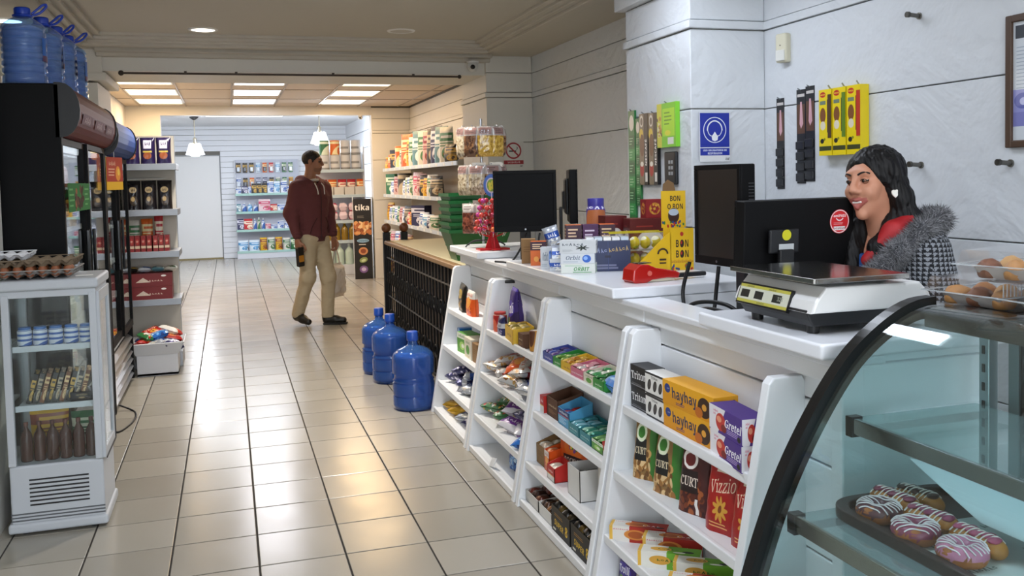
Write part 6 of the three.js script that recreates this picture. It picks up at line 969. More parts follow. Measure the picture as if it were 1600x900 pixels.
// ---------------------------------------------------------------- back wall rack with hooks
{
  const w = M('#cfd2d8', 0.5), t = thing('pharmacy_rack', 'white wall rack with hanging goods at the back of the shop', 'shelf rack', [0, 0, 0]), x0 = 0.13, x1 = 1.4, zb = -19.17, zf = -18.85;
  mesh('hook_board', rspan(x0, x1, 0.0, 1.98, zb, zb - 0.025, 0.004), M('#c3c8d4', 0.5), t);
  mesh('rack_base', rspan(x0, x1, 0, 0.12, zf, zb, 0.004), w, t);
  for (const y of [0.15, 0.58, 0.94, 1.3]) { mesh('shelf', rspan(x0, x1, y - 0.02, y, zf, zb, 0.003), w, t); mesh('price_rail', rspan(x0, x1, y - 0.04, y + 0.008, zf + 0.01, zf, 0.002), M('#9fc4bb', 0.35), t); }
  for (const x of [x0 + 0.01, x1 - 0.01]) mesh('upright', rspan(x - 0.01, x + 0.01, 0, 1.98, zb, zb + 0.03, 0.002), w, t);
  const names = ['yellow', 'orange', 'black', 'navy', 'cream and green', 'grey green', 'dusty pink', 'charcoal', 'red', 'white and blue', 'pink', 'pale blue', 'brown', 'green'];
  const DX = V3(1, 0, 0), o = (y, on, g) => ({ from: [x0 + 0.02, y + 0.0005, zf - 0.01], dir: DX, turn: 0, gap: 0.01, on, group: g, jitter: 0.02 });
  const B = (i, w2, h, k = 'carton') => ({ n: k === 'carton' ? 'toiletry_box' : k === 'bottle' ? 'toiletry_bottle' : 'toiletry_pack', c: 'toiletry', k, m: 'pack' + i, s: [w2, h, Math.min(w2, 0.09)], l: names[i] + (k === 'carton' ? ' toiletry box' : k === 'bottle' ? ' toiletry bottle' : ' toiletry pack') });
  row([B(9, 0.1, 0.12), B(3, 0.11, 0.15), B(9, 0.06, 0.14), B(2, 0.09, 0.2), B(2, 0.09, 0.2), B(2, 0.09, 0.2), B(9, 0.12, 0.24), B(11, 0.12, 0.24), B(9, 0.12, 0.24), B(9, 0.16, 0.14), B(11, 0.1, 0.2)], o(1.3, 'the top back rack shelf', 'goods on the top back shelf'));
  row([B(5, 0.08, 0.16), B(9, 0.1, 0.18, 'bottle'), B(11, 0.1, 0.18, 'bottle'), B(9, 0.1, 0.16, 'bottle'), B(10, 0.22, 0.24), B(8, 0.13, 0.14), B(9, 0.14, 0.14), B(11, 0.1, 0.14), B(9, 0.12, 0.18), B(0, 0.1, 0.16)], o(0.94, 'the second back rack shelf', 'goods on the second back shelf'));
  row([B(3, 0.12, 0.22), B(8, 0.16, 0.22), B(9, 0.07, 0.22, 'bottle'), B(4, 0.07, 0.24, 'bottle'), B(9, 0.07, 0.22, 'bottle'), B(10, 0.1, 0.12), B(9, 0.12, 0.1), B(9, 0.12, 0.16), B(9, 0.14, 0.12), B(10, 0.1, 0.1)], o(0.58, 'the third back rack shelf', 'goods on the third back shelf'));
  row([B(11, 0.2, 0.22, 'pouch'), B(11, 0.2, 0.22, 'pouch'), B(0, 0.14, 0.26, 'pouch'), B(4, 0.14, 0.26, 'pouch'), B(0, 0.14, 0.26, 'pouch'), B(4, 0.14, 0.24, 'pouch'), B(13, 0.16, 0.24, 'pouch')], o(0.15, 'the lowest back rack shelf', 'packs on the lowest back shelf'));
  // blister packs on hooks
  [[1.72, [2, 2, 2, 11, 1, 8, 11, 13, 13]], [1.42, [9, 2, 1, 3, 3, 2, 4, 13, 0]]].forEach(([y, ids], r) => ids.forEach((id, k) => { const x = x0 + 0.08 + k * 0.128, b = thing('blister_pack', `${names[id]} blister pack, ${ORD[k]} from the left in the ${['upper', 'lower'][r]} hook row`, 'blister pack', [x, y, zb + 0.05], 0, 'blister packs on hooks'); mesh('card', cached('bp', () => cartonGeo(0.085, 0.2, 0.012)), print('pack' + id), b); mesh('blister', cached('bb', () => rbox(0.06, 0.09, 0.03, 0.012, 0, 0.07, 0.018)), M(['#c9d4e0', '#3a3f4a', '#dfe6ea'][k % 3], 0.2, 0, { clearcoat: 0.5 }), b); mesh('hook', cached('bh', () => bar([0, 0.185, -0.05], [0, 0.19, 0.03], 0.003, 6)), steel, b); }));
}
// ---------------------------------------------------------------- curved glass pastry case
{
  const za = -1.80, zb = -0.45, xb = 1.80;
  const prof = [[1.62, 1.145], [1.575, 1.142], [1.53, 1.128], [1.46, 1.09], [1.39, 1.035], [1.33, 0.965], [1.265, 0.87], [1.205, 0.765], [1.15, 0.64], [1.105, 0.51], [1.08, 0.42]];
  const curve = new THREE.CatmullRomCurve3(prof.map(([x, y]) => V3(x, y, 0))), N = 40, pts = curve.getSpacedPoints(N);
  const normalAt = (k) => { const a = pts[Math.max(0, k - 1)], b = pts[Math.min(N, k + 1)], d = b.clone().sub(a).normalize(); return V3(-d.y, d.x, 0); };   // points outwards or inwards; flipped below
  function strip(off0, off1, z0, z1) {   // ribbon following the arch between two offsets, as thick as z0..z1
    const out = []; for (let k = 0; k <= N; k++) { const n = normalAt(k); if (n.x > 0) n.negate(); out.push([pts[k].x + n.x * off1, pts[k].y + n.y * off1]); }
    const inn = []; for (let k = N; k >= 0; k--) { const n = normalAt(k); if (n.x > 0) n.negate(); inn.push([pts[k].x + n.x * off0, pts[k].y + n.y * off0]); }
    return poly([...out, ...inn], Math.abs(z1 - z0)).translate(0, 0, Math.min(z0, z1));
  }
  const t = thing('pastry_case', 'curved glass pastry case with black arch frame and steel top rim', 'display case', [0, 0, 0]);
  mesh('arch_frame', strip(-0.012, 0.018, za - 0.012, za + 0.022), M('#0a0b0c', 0.3), t);
  mesh('arch_trim', strip(-0.034, -0.012, za, za + 0.014), M('#8d8a84', 0.22, 1), t);
  mesh('arch_frame', strip(-0.012, 0.018, zb - 0.022, zb + 0.012), M('#0a0b0c', 0.3), t);
  const caseGlass = new THREE.MeshPhysicalMaterial({ color: '#f0f7f7', roughness: 0.02, transmission: 1, thickness: 0, ior: 1.5 });
  { // bent front pane
    const P = [], U = [], I = [], zs = [za + 0.02, zb - 0.02];
    for (const s of [0, 1]) for (let k = 0; k <= N; k++) { const n = normalAt(k); if (n.x > 0) n.negate(); for (const z of zs) { P.push(pts[k].x + n.x * (0.002 + 0.005 * s), pts[k].y + n.y * (0.002 + 0.005 * s), z); U.push(k / N, z); } }
    for (const s of [0, 1]) { const o = s * (N + 1) * 2; for (let k = 0; k < N; k++) { const a = o + k * 2; s ? I.push(a, a + 1, a + 2, a + 1, a + 3, a + 2) : I.push(a, a + 2, a + 1, a + 1, a + 2, a + 3); } }
    const g = new THREE.BufferGeometry(); g.setAttribute('position', new THREE.Float32BufferAttribute(P, 3)); g.setAttribute('uv', new THREE.Float32BufferAttribute(U, 2)); g.setIndex(I); g.computeVertexNormals();
    mesh('curved_pane', g, caseGlass, t);
  }
  mesh('side_pane', poly([...pts.map((p) => [p.x + 0.02, p.y - 0.01]), [xb, 0.42], [xb, 1.135]], 0.005).translate(0, 0, za + 0.004), caseGlass, t);
  mesh('side_pane', poly([...pts.map((p) => [p.x + 0.02, p.y - 0.01]), [xb, 0.42], [xb, 1.135]], 0.005).translate(0, 0, zb - 0.009), caseGlass, t);
  mesh('top_rim', rspan(1.585, 1.60, 1.092, 1.143, za + 0.02, zb - 0.02, 0.003), M('#8b8783', 0.24, 1), t);
  mesh('top_panel', rspan(1.601, xb + 0.04, 1.12, 1.143, za - 0.01, zb + 0.01, 0.004), M('#101112', 0.2), t);
  mesh('base', rspan(1.09, xb, 0.06, 0.42, za, zb, 0.01), M('#202225', 0.4), t);
  for (const [x, z] of [[1.16, za + 0.1], [1.16, zb - 0.1], [xb - 0.08, za + 0.1], [xb - 0.08, zb - 0.1]]) mesh('foot', cyl(0.025, 0.025, 0.062, x, 0, z, 14), black, t);
  mesh('case_floor', rspan(1.12, xb - 0.02, 0.421, 0.44, za + 0.02, zb - 0.02, 0.003), M('#9fb0b2', 0.3), t);
  // uprights and sliding doors at the back
  for (const z of [za + 0.05, za + 0.62, zb - 0.05]) { mesh('upright', rspan(1.735, 1.765, 0.44, 1.12, z - 0.015, z + 0.015, 0.003), M('#9aa6a8', 0.3, 0.9), t); for (let k = 0; k < 14; k++) mesh('slot', span(1.733, 1.736, 0.48 + k * 0.045, 0.50 + k * 0.045, z - 0.004, z + 0.004), black, t); }
  for (const [a, b, o] of [[za + 0.09, za + 0.56, 0], [za + 0.50, zb - 0.08, 0.016]]) { const d = new THREE.Group(); d.name = 'sliding_door'; t.add(d); mesh('door_frame', [span(1.77 + o, 1.785 + o, 0.44, 1.12, a, a + 0.03), span(1.77 + o, 1.785 + o, 0.44, 1.12, b - 0.03, b), span(1.77 + o, 1.785 + o, 0.44, 0.48, a + 0.03, b - 0.03), span(1.77 + o, 1.785 + o, 1.08, 1.12, a + 0.03, b - 0.03)], M('#7c8688', 0.35, 0.8), d); mesh('door_pane', span(1.775 + o, 1.78 + o, 0.48, 1.08, a + 0.03, b - 0.03), M('#10161a', 0.12), d); }
  // upper frosted glass shelf, lower shelf
  mesh('glass_shelf', rspan(1.375, 1.73, 0.886, 0.896, za + 0.03, zb - 0.03, 0.003), new THREE.MeshPhysicalMaterial({ color: '#d9eaea', roughness: 0.04, transmission: 0.9, thickness: 0 }), t);
  mesh('shelf_edge', rspan(1.362, 1.374, 0.86, 0.897, za + 0.03, zb - 0.03, 0.003), M('#a9b0b2', 0.2, 1), t);
  mesh('shelf_clip', rspan(1.358, 1.39, 0.852, 0.9, za + 0.022, za + 0.045, 0.002), M('#1a1c1e', 0.3), t);
  for (const z of [za + 0.06, zb - 0.06]) mesh('shelf_bracket', rspan(1.38, 1.74, 0.865, 0.884, z - 0.004, z + 0.004, 0.002), steel, t);
  mesh('lower_shelf', rspan(1.215, 1.73, 0.678, 0.688, za + 0.03, zb - 0.03, 0.003), new THREE.MeshPhysicalMaterial({ color: '#d0dedf', roughness: 0.04, transmission: 0.85, thickness: 0 }), t);
  mesh('shelf_edge', rspan(1.202, 1.214, 0.652, 0.69, za + 0.03, zb - 0.03, 0.003), M('#b0aca2', 0.25, 1), t);
  mesh('shelf_clip', rspan(1.198, 1.23, 0.645, 0.692, za + 0.022, za + 0.05, 0.002), M('#1a1c1e', 0.3), t);
  for (const z of [za + 0.06, zb - 0.06]) mesh('shelf_bracket', rspan(1.22, 1.74, 0.658, 0.677, z - 0.004, z + 0.004, 0.002), steel, t);
  mesh('lamp_strip', rspan(1.615, 1.635, 1.106, 1.117, za + 0.06, zb - 0.06, 0.002), new THREE.MeshPhysicalMaterial({ color: '#ffffff', emissive: '#eef5ff', emissiveIntensity: 1.6 }), t);
  { const L = new THREE.RectAreaLight('#eef5ff', 7, 0.03, zb - za - 0.14); L.position.set(1.625, 1.1, (za + zb) / 2); L.rotation.set(-PI / 2, 0, 0); t.add(L); }
}
// tray with pastries
{
  const ty = 0.6885, t = thing('baking_tray', 'dark brown oval baking tray lined with printed paper', 'tray', [1.47, ty, -1.5]);
  const sh = (a, b) => { const s = new THREE.Shape(); const r = 0.09; s.moveTo(-a + r, -b); s.lineTo(a - r, -b); s.quadraticCurveTo(a, -b, a, -b + r); s.lineTo(a, b - r); s.quadraticCurveTo(a, b, a - r, b); s.lineTo(-a + r, b); s.quadraticCurveTo(-a, b, -a, b - r); s.lineTo(-a, -b + r); s.quadraticCurveTo(-a, -b, -a + r, -b); return s; };
  const flat = (g) => g.rotateX(-PI / 2);
  mesh('tray_floor', flat(new THREE.ExtrudeGeometry(sh(0.165, 0.25), { depth: 0.004, bevelEnabled: false })), M('#2a1c16', 0.45), t);
  const ring = sh(0.182, 0.268); ring.holes.push(sh(0.166, 0.252)); mesh('tray_rim', flat(new THREE.ExtrudeGeometry(ring, { depth: 0.02, bevelEnabled: true, bevelSize: 0.003, bevelThickness: 0.003, bevelSegments: 2 })), M('#2a1c16', 0.4), t);
  const lin = mesh('tray_liner', flat(new THREE.ExtrudeGeometry(sh(0.15, 0.16), { depth: 0.0015, bevelEnabled: false })).translate(0, 0.0045, 0.06), new THREE.MeshPhysicalMaterial({ map: (() => { const q = canvasTexture(256, 256, (g) => { rect(g, 0, 0, 256, 256, '#c6cbc9'); for (let k = 0; k < 14; k++) scr(g, 6 + k % 5, 60 + (k * 53) % 150, 12 + k * 18, 15, '#5f6664'); }); q.wrapS = q.wrapT = THREE.RepeatWrapping; q.repeat.set(3, 3); return q; })(), roughness: 0.7 }), t);
  const bun = M('#a8642a', 0.5), y0 = ty + 0.0062;
  const wavy = (g, amp, f, s) => { const p = g.attributes.position, n = g.attributes.normal; for (let i = 0; i < p.count; i++) { const d = amp * noise.noise(p.getX(i) * f + s, p.getY(i) * f, p.getZ(i) * f); p.setXYZ(i, p.getX(i) + n.getX(i) * d, p.getY(i) + n.getY(i) * d, p.getZ(i) + n.getZ(i) * d); } g.computeVertexNormals(); return g; };
  function donut(x, z, turn, iced, label) {
    const d = thing('doughnut', label, 'doughnut', [x, y0, z], turn, 'iced ring doughnuts');
    mesh('dough', wavy(new THREE.TorusGeometry(0.03, 0.0185, 18, 36).rotateX(PI / 2).scale(1, 1.1, 1).translate(0, 0.02, 0), 0.004, 40, x * 9), bun, d);
    const ic = new THREE.TorusGeometry(0.03, 0.0198, 14, 40, PI * 2).rotateX(PI / 2).scale(1, 1.1, 1).translate(0, 0.0215, 0), p = ic.attributes.position;   // icing: only the upper part of the ring
    const keep = []; const ix = ic.index; for (let i = 0; i < ix.count; i += 3) { const cy = (p.getY(ix.getX(i)) + p.getY(ix.getX(i + 1)) + p.getY(ix.getX(i + 2))) / 3; const a = Math.atan2(p.getZ(ix.getX(i)), p.getX(ix.getX(i))); if (cy > 0.022 + 0.004 * Math.sin(a * 5 + x * 30)) keep.push(ix.getX(i), ix.getX(i + 1), ix.getX(i + 2)); }
    ic.setIndex(keep); mesh('icing', ic, M(iced, 0.35), d);
    for (let k = 0; k < 9; k++) { const off = -0.042 + k * 0.0105, q = []; for (let j = 0; j <= 20; j++) { const v = -0.047 + j * 0.0047, r = Math.hypot(off, v), h = 0.0022 - Math.pow((r - 0.03), 2); const yy = Math.abs(r - 0.03) < 0.0195 ? 0.0215 + 1.1 * Math.sqrt(Math.max(0, 0.0206 * 0.0206 - (r - 0.03) * (r - 0.03))) : null; if (yy !== null) q.push([off + 0.002 * Math.sin(j), yy, v]); else if (q.length > 3) { mesh('icing_stripe', tube(q, 0.0016, q.length * 2, 5), M('#e6dfe0', 0.4), d); q.length = 0; } } if (q.length > 3) mesh('icing_stripe', tube(q, 0.0016, q.length * 2, 5), M('#e6dfe0', 0.4), d); }
  }
  donut(1.352, -1.655, 0.4, '#5a3038', 'ring doughnut with dark chocolate icing at the far tray corner');
  donut(1.345, -1.535, 0.9, '#8a3a56', 'ring doughnut with purple icing in the middle of the tray edge');
  donut(1.352, -1.415, 0.2, '#c07a98', 'ring doughnut with pale pink icing nearest the camera');
  function eclair(x, z, turn, len, c, label) {
    const d = thing('eclair', label, 'eclair', [x, y0, z], turn, 'long iced buns');
    mesh('dough', wavy(new THREE.CapsuleGeometry(0.021, len, 8, 18).rotateX(PI / 2).scale(1.1, 0.95, 1).translate(0, 0.021, 0), 0.004, 35, x * 7), M('#b07430', 0.45), d);
    for (let k = 0; k < 5; k++) { const b = mesh('icing', wavy(new THREE.SphereGeometry(0.014, 12, 8).scale(1.2, 0.45, 0.9), 0.003, 60, k), M(c, 0.35), d); b.position.set((k % 2 ? 0.004 : -0.004), 0.04, -len / 2 + k * len / 4); }
    for (let k = 0; k < 8; k++) { const z0 = -len / 2 - 0.004 + k * (len - 0.004) / 7; mesh('icing_stripe', tube([[-0.021, 0.03, z0 - 0.006], [-0.01, 0.042, z0], [0.006, 0.0455, z0 + 0.006], [0.02, 0.032, z0 + 0.012]], 0.0017, 12, 5), M('#e6dfd6', 0.4), d); }
  }
  eclair(1.425, -1.69, 0.15, 0.085, '#7a2f48', 'long iced bun at the far end of the tray row');
  eclair(1.418, -1.57, 0.2, 0.085, '#8a3a58', 'long iced bun in the middle of the tray row');
  eclair(1.42, -1.445, 0.05, 0.085, '#a84a68', 'long iced bun at the near end of the tray row');
  eclair(1.485, -1.685, 0.2, 0.08, '#3a1f1a', 'long bun with dark chocolate icing behind the others');
  const p = thing('paper_sheet', 'folded white paper sheet lying over the pastries', 'paper', [0, 0, 0]);
  const g = new THREE.PlaneGeometry(1, 1, 12, 12), q = g.attributes.position, A = V3(1.49, 0.80, -1.72), B = V3(1.575, 0.80, -1.40), D = V3(1.44, 0.748, -1.46), E2 = V3(1.46, 0.74, -1.2);
  for (let i = 0; i < q.count; i++) { const u = q.getX(i) + 0.5, v = q.getY(i) + 0.5; const a = A.clone().lerp(B, u), b = D.clone().lerp(E2, u), r = a.lerp(b, v); q.setXYZ(i, r.x, r.y + 0.006 * Math.sin(u * 3) * (1 - v), r.z); }
  g.computeVertexNormals(); const g2 = g.clone().translate(0, -0.0012, 0); const ii = g2.index; for (let i = 0; i < ii.count; i += 3) { const a = ii.getX(i); ii.setX(i, ii.getX(i + 2)); ii.setX(i + 2, a); } g2.computeVertexNormals();
  mesh('sheet', [g, g2], M('#dfe6ea', 0.6), p);
}
// clear boxes of pastries on the case
{
  const clear = new THREE.MeshPhysicalMaterial({ color: '#ffffff', roughness: 0.06, transmission: 1, thickness: 0, ior: 1.45 });
  const spots = [[1.715, 1.1435, -1.70, 0.1, 0, 'clear box of pastries at the bottom left of the pile'], [1.715, 1.1435, -1.47, -0.05, 1, 'clear box of pastries at the bottom right of the pile'], [1.71, 1.2155, -1.60, 0.25, 2, 'clear box of pastries on top of the pile']];
  const pw = (s) => { const g = new THREE.SphereGeometry(1, 20, 14), p = g.attributes.position; for (let i = 0; i < p.count; i++) { const x = p.getX(i), y = p.getY(i), z = p.getZ(i), n = 1 + 0.12 * noise.noise(x * 2 + s, y * 2, z * 2 + s) + 0.04 * noise.noise(x * 7, y * 7 + s, z * 7); p.setXYZ(i, x * n, Math.max(-0.7, y * n), z * n); } g.computeVertexNormals(); return g; };
  spots.forEach(([x, y, z, a, k, l], i) => {
    const t = thing('pastry_box', l, 'plastic box', [x, y, z], a, 'clear pastry boxes on the case');
    const w = 0.105, d = 0.105, tub = [];
    for (const s of [-1, 1]) { tub.push(poly([[-w + 0.012, 0], [w - 0.012, 0], [w, 0.035], [-w, 0.035]], 0.001).rotateX(s * 0.28).translate(0, 0.001, s * (d - 0.011))); tub.push(poly([[-d + 0.012, 0], [d - 0.012, 0], [d, 0.035], [-d, 0.035]], 0.001).rotateX(0.28).translate(0, 0.001, w - 0.011).rotateY(s * PI / 2)); }
    mesh('tub', [box(w * 2 - 0.024, 0.001, d * 2 - 0.024, 0, 0.001, 0), ...tub], clear, t);
    mesh('flange', [span(-w - 0.008, w + 0.008, 0.036, 0.038, d, d + 0.008), span(-w - 0.008, w + 0.008, 0.036, 0.038, -d - 0.008, -d), span(-w - 0.008, -w, 0.036, 0.038, -d, d), span(w, w + 0.008, 0.036, 0.038, -d, d)], M('#dfe4e6', 0.12, 0, { transmission: 0.6, thickness: 0 }), t);
    const lid = []; for (const s of [-1, 1]) { lid.push(poly([[-w, 0], [w, 0], [w - 0.01, 0.032], [-w + 0.01, 0.032]], 0.001).rotateX(-s * 0.25).translate(0, 0.038, s * d)); lid.push(poly([[-d, 0], [d, 0], [d - 0.01, 0.032], [-d + 0.01, 0.032]], 0.001).rotateX(-0.25).translate(0, 0.038, w).rotateY(s * PI / 2)); }
    mesh('lid', [box(w * 2 - 0.02, 0.001, d * 2 - 0.02, 0, 0.0695, 0), ...lid], clear, t);
    for (let r = 0; r < 18; r++) mesh('lid_rib', box(0.0018, 0.028, 0.0018, -w + 0.008 + r * 0.0114, 0.053, d - 0.002), M('#d6dcdf', 0.2, 0, { transmission: 0.5, thickness: 0 }), t);
    const cols = ['#a8763e', '#94602f', '#6e3f24', '#b88c54'];
    for (let j = 0; j < 6; j++) { const u = (j % 2 - 0.5) * 0.088, v = (Math.floor(j / 2) - 1) * 0.062, b = thing('pastry', `baked pastry in the ${['bottom left', 'bottom right', 'top'][i]} clear box, ${['front', 'middle', 'back'][2 - Math.floor(j / 2)]} ${['left', 'right'][j % 2]}`, 'pastry', [x + u * Math.cos(a) + v * Math.sin(a), y + 0.0225, z - u * Math.sin(a) + v * Math.cos(a)], a + rr(-0.3, 0.3), 'baked pastries'); mesh('crust', cached('pw' + j, () => pw(j * 3 + 1).scale(0.036, 0.026, 0.026)), M(cols[(j + i) % 4], 0.55), b); }
    mesh('napkin', cached('nap', () => { const g = new THREE.PlaneGeometry(0.17, 0.17, 14, 14).rotateX(-PI / 2), p = g.attributes.position; for (let q = 0; q < p.count; q++) { const m = Math.max(Math.abs(p.getX(q)), Math.abs(p.getZ(q))); p.setY(q, 0.004 + (m > 0.06 ? (m - 0.06) * 1.1 : 0) + 0.004 * noise.noise(p.getX(q) * 40, p.getZ(q) * 40, 1)); } g.computeVertexNormals(); return g; }), M('#b5aeaa', 0.8, 0, { side: THREE.DoubleSide }), t);
  });
}
// ---------------------------------------------------------------- people: signed distance bodies meshed with surface nets
const capD = (px, py, pz, c) => {       // tapered capsule c = [ax, ay, az, ra, bx, by, bz, rb]
  const bx = c[4] - c[0], by = c[5] - c[1], bz = c[6] - c[2], ax = px - c[0], ay = py - c[1], az = pz - c[2];
  const h = Math.max(0, Math.min(1, (ax * bx + ay * by + az * bz) / (bx * bx + by * by + bz * bz + 1e-12)));
  return Math.hypot(ax - bx * h, ay - by * h, az - bz * h) - (c[3] + (c[7] - c[3]) * h);
};
const ellD = (px, py, pz, e) => { const x = (px - e[0]) / e[3], y = (py - e[1]) / e[4], z = (pz - e[2]) / e[5], k = Math.hypot(x, y, z); return (k - 1) * Math.min(e[3], e[4], e[5]) * (k < 1 ? 1 : 1); };
const smin = (a, b, k) => { const h = Math.max(k - Math.abs(a - b), 0) / k; return Math.min(a, b) - h * h * k * 0.25; };
const blend = (prims, k) => (x, y, z) => { let d = 1e9; for (const p of prims) d = smin(d, p.length === 8 ? capD(x, y, z, p) : ellD(x, y, z, p), k); return d; };
const cut = (a, b, k) => -smin(-a, b, k);
function surface(fn, lo, hi, cell, colorOf) {
  const n = [0, 1, 2].map((i) => Math.ceil((hi[i] - lo[i]) / cell) + 1), [nx, ny, nz] = n, f = new Float32Array(nx * ny * nz), id = (i, j, k) => i + nx * (j + ny * k);
  for (let k = 0; k < nz; k++) for (let j = 0; j < ny; j++) for (let i = 0; i < nx; i++) f[id(i, j, k)] = fn(lo[0] + i * cell, lo[1] + j * cell, lo[2] + k * cell);
  const vert = new Int32Array(nx * ny * nz).fill(-1), P = [], I = [];
  const E = [[0, 1], [0, 2], [0, 4], [1, 3], [1, 5], [2, 3], [2, 6], [3, 7], [4, 5], [4, 6], [5, 7], [6, 7]];
  for (let k = 0; k < nz - 1; k++) for (let j = 0; j < ny - 1; j++) for (let i = 0; i < nx - 1; i++) {
    let m = 0; const v = []; for (let c = 0; c < 8; c++) { const q = f[id(i + (c & 1), j + ((c >> 1) & 1), k + (c >> 2))]; v.push(q); if (q < 0) m |= 1 << c; }
    if (m === 0 || m === 255) continue;
    let x = 0, y = 0, z = 0, s = 0;
    for (const [a, b] of E) { if (((m >> a) & 1) === ((m >> b) & 1)) continue; const t = v[a] / (v[a] - v[b]); x += (a & 1) + ((b & 1) - (a & 1)) * t; y += ((a >> 1) & 1) + (((b >> 1) & 1) - ((a >> 1) & 1)) * t; z += (a >> 2) + ((b >> 2) - (a >> 2)) * t; s++; }
    vert[id(i, j, k)] = P.length / 3; P.push(lo[0] + (i + x / s) * cell, lo[1] + (j + y / s) * cell, lo[2] + (k + z / s) * cell);
  }
  const quad = (a, b, c, d, flip) => { if (a < 0 || b < 0 || c < 0 || d < 0) return; flip ? I.push(a, c, b, a, d, c) : I.push(a, b, c, a, c, d); };
  for (let k = 1; k < nz - 1; k++) for (let j = 1; j < ny - 1; j++) for (let i = 1; i < nx - 1; i++) {
    const o = f[id(i, j, k)] < 0;
    if (o !== f[id(i + 1, j, k)] < 0) quad(vert[id(i, j - 1, k - 1)], vert[id(i, j, k - 1)], vert[id(i, j, k)], vert[id(i, j - 1, k)], !o);
    if (o !== f[id(i, j + 1, k)] < 0) quad(vert[id(i - 1, j, k - 1)], vert[id(i - 1, j, k)], vert[id(i, j, k)], vert[id(i, j, k - 1)], !o);
    if (o !== f[id(i, j, k + 1)] < 0) quad(vert[id(i - 1, j - 1, k)], vert[id(i, j - 1, k)], vert[id(i, j, k)], vert[id(i - 1, j, k)], !o);
  }
  const g = new THREE.BufferGeometry(); g.setAttribute('position', new THREE.Float32BufferAttribute(P, 3)); g.setIndex(I);
  // normals from the field
  const N = new Float32Array(P.length), e = cell * 0.6; for (let i = 0; i < P.length; i += 3) { const [x, y, z] = [P[i], P[i + 1], P[i + 2]], a = fn(x + e, y, z) - fn(x - e, y, z), b = fn(x, y + e, z) - fn(x, y - e, z), c = fn(x, y, z + e) - fn(x, y, z - e), l = Math.hypot(a, b, c) || 1; N[i] = a / l; N[i + 1] = b / l; N[i + 2] = c / l; }
  g.setAttribute('normal', new THREE.BufferAttribute(N, 3));
  const uv = new Float32Array(P.length / 3 * 2); for (let i = 0; i < P.length / 3; i++) { const ax = Math.abs(N[i * 3]), az = Math.abs(N[i * 3 + 2]); uv[i * 2] = Math.atan2(P[i * 3], P[i * 3 + 2]) * 0.2; uv[i * 2 + 1] = P[i * 3 + 1]; }
  g.setAttribute('uv', new THREE.BufferAttribute(uv, 2));
  if (colorOf) { const C = new Float32Array(P.length); for (let i = 0; i < P.length; i += 3) { const c = colorOf(P[i], P[i + 1], P[i + 2]); C[i] = c.r; C[i + 1] = c.g; C[i + 2] = c.b; } g.setAttribute('color', new THREE.BufferAttribute(C, 3)); }
  return g;
}
const skinOf = (c) => new THREE.Color(c);
// head around the origin, face to +z; returns field and colouring
function headField({ smile = 0, w = 1, age = 0 }) {
  const solid = blend([[0, 0.028, -0.012, 0.074 * w, 0.086, 0.092], [0, -0.045, 0.03, 0.055 * w, 0.062, 0.058], [-0.036 * w, -0.03, 0.055, 0.01, 0.036 * w, -0.03, 0.055, 0.01]].map((p) => p.length === 8 ? p : p), 0.03);
  const detail = [
    [0, -0.105 + 0.002 * smile, 0.064, 0.02, 0, -0.092, 0.05, 0.026],                                           // chin
    [-0.036 * w, -0.03 + 0.006 * smile, 0.062, 0.024, -0.044 * w, -0.012, 0.05, 0.018], [0.036 * w, -0.03 + 0.006 * smile, 0.062, 0.024, 0.044 * w, -0.012, 0.05, 0.018],   // cheeks
    [-0.036 * w, 0.036, 0.072, 0.011, 0.036 * w, 0.036, 0.072, 0.011],                                       // brow
  ];
  const nose = [[0, 0.026, 0.083, 0.008, 0, -0.018, 0.105, 0.0115], [-0.012, -0.024, 0.094, 0.008, -0.008, -0.02, 0.098, 0.008], [0.012, -0.024, 0.094, 0.008, 0.008, -0.02, 0.098, 0.008]];
  const up = 0.007 * smile, ml = -0.006 * smile, lips = [[-0.026 - up * 0.8, -0.05 + up + ml, 0.077, 0.0042, 0, -0.05 + 0.002 * smile + ml, 0.091, 0.0055], [0.026 + up * 0.8, -0.05 + up + ml, 0.077, 0.0042, 0, -0.05 + 0.002 * smile + ml, 0.091, 0.0055], [-0.024 - up * 0.8, -0.056 + up * 0.8 + ml, 0.078, 0.005, 0, -0.066 - 0.005 * smile + ml, 0.087, 0.0072], [0.024 + up * 0.8, -0.056 + up * 0.8 + ml, 0.078, 0.005, 0, -0.066 - 0.005 * smile + ml, 0.087, 0.0072]];
  const ears = [[-0.076 * w, 0.0, -0.012, 0.01, 0.031, 0.018], [0.076 * w, 0.0, -0.012, 0.01, 0.031, 0.018]];
  const fn = (x, y, z) => {
    let d = solid(x, y, z);
    for (const p of detail) d = smin(d, capD(x, y, z, p), 0.022);
    for (const s of [-1, 1]) d = cut(d, capD(x, y, z, [s * 0.026, 0.014, 0.098, 0.012, s * 0.042, 0.012, 0.09, 0.011]), 0.02);   // eye sockets
    for (const p of nose) d = smin(d, capD(x, y, z, p), 0.012);
    for (const p of lips) d = smin(d, capD(x, y, z, p), 0.006);
    if (smile) d = cut(d, capD(x, y, z, [-0.023, -0.058 + up * 0.4 + ml, 0.093, 0.0052, 0.023, -0.058 + up * 0.4 + ml, 0.093, 0.0052]), 0.003);
    for (const e of ears) d = smin(d, ellD(x, y, z, e), 0.01);
    return smin(d, capD(x, y, z, [0, -0.07, -0.02, 0.05 * w, 0, -0.2, -0.035, 0.054 * w]), 0.04);
  };
  const lipD = (x, y, z) => Math.min(...lips.map((p) => capD(x, y, z, p)));
  return { fn, lipD };
}
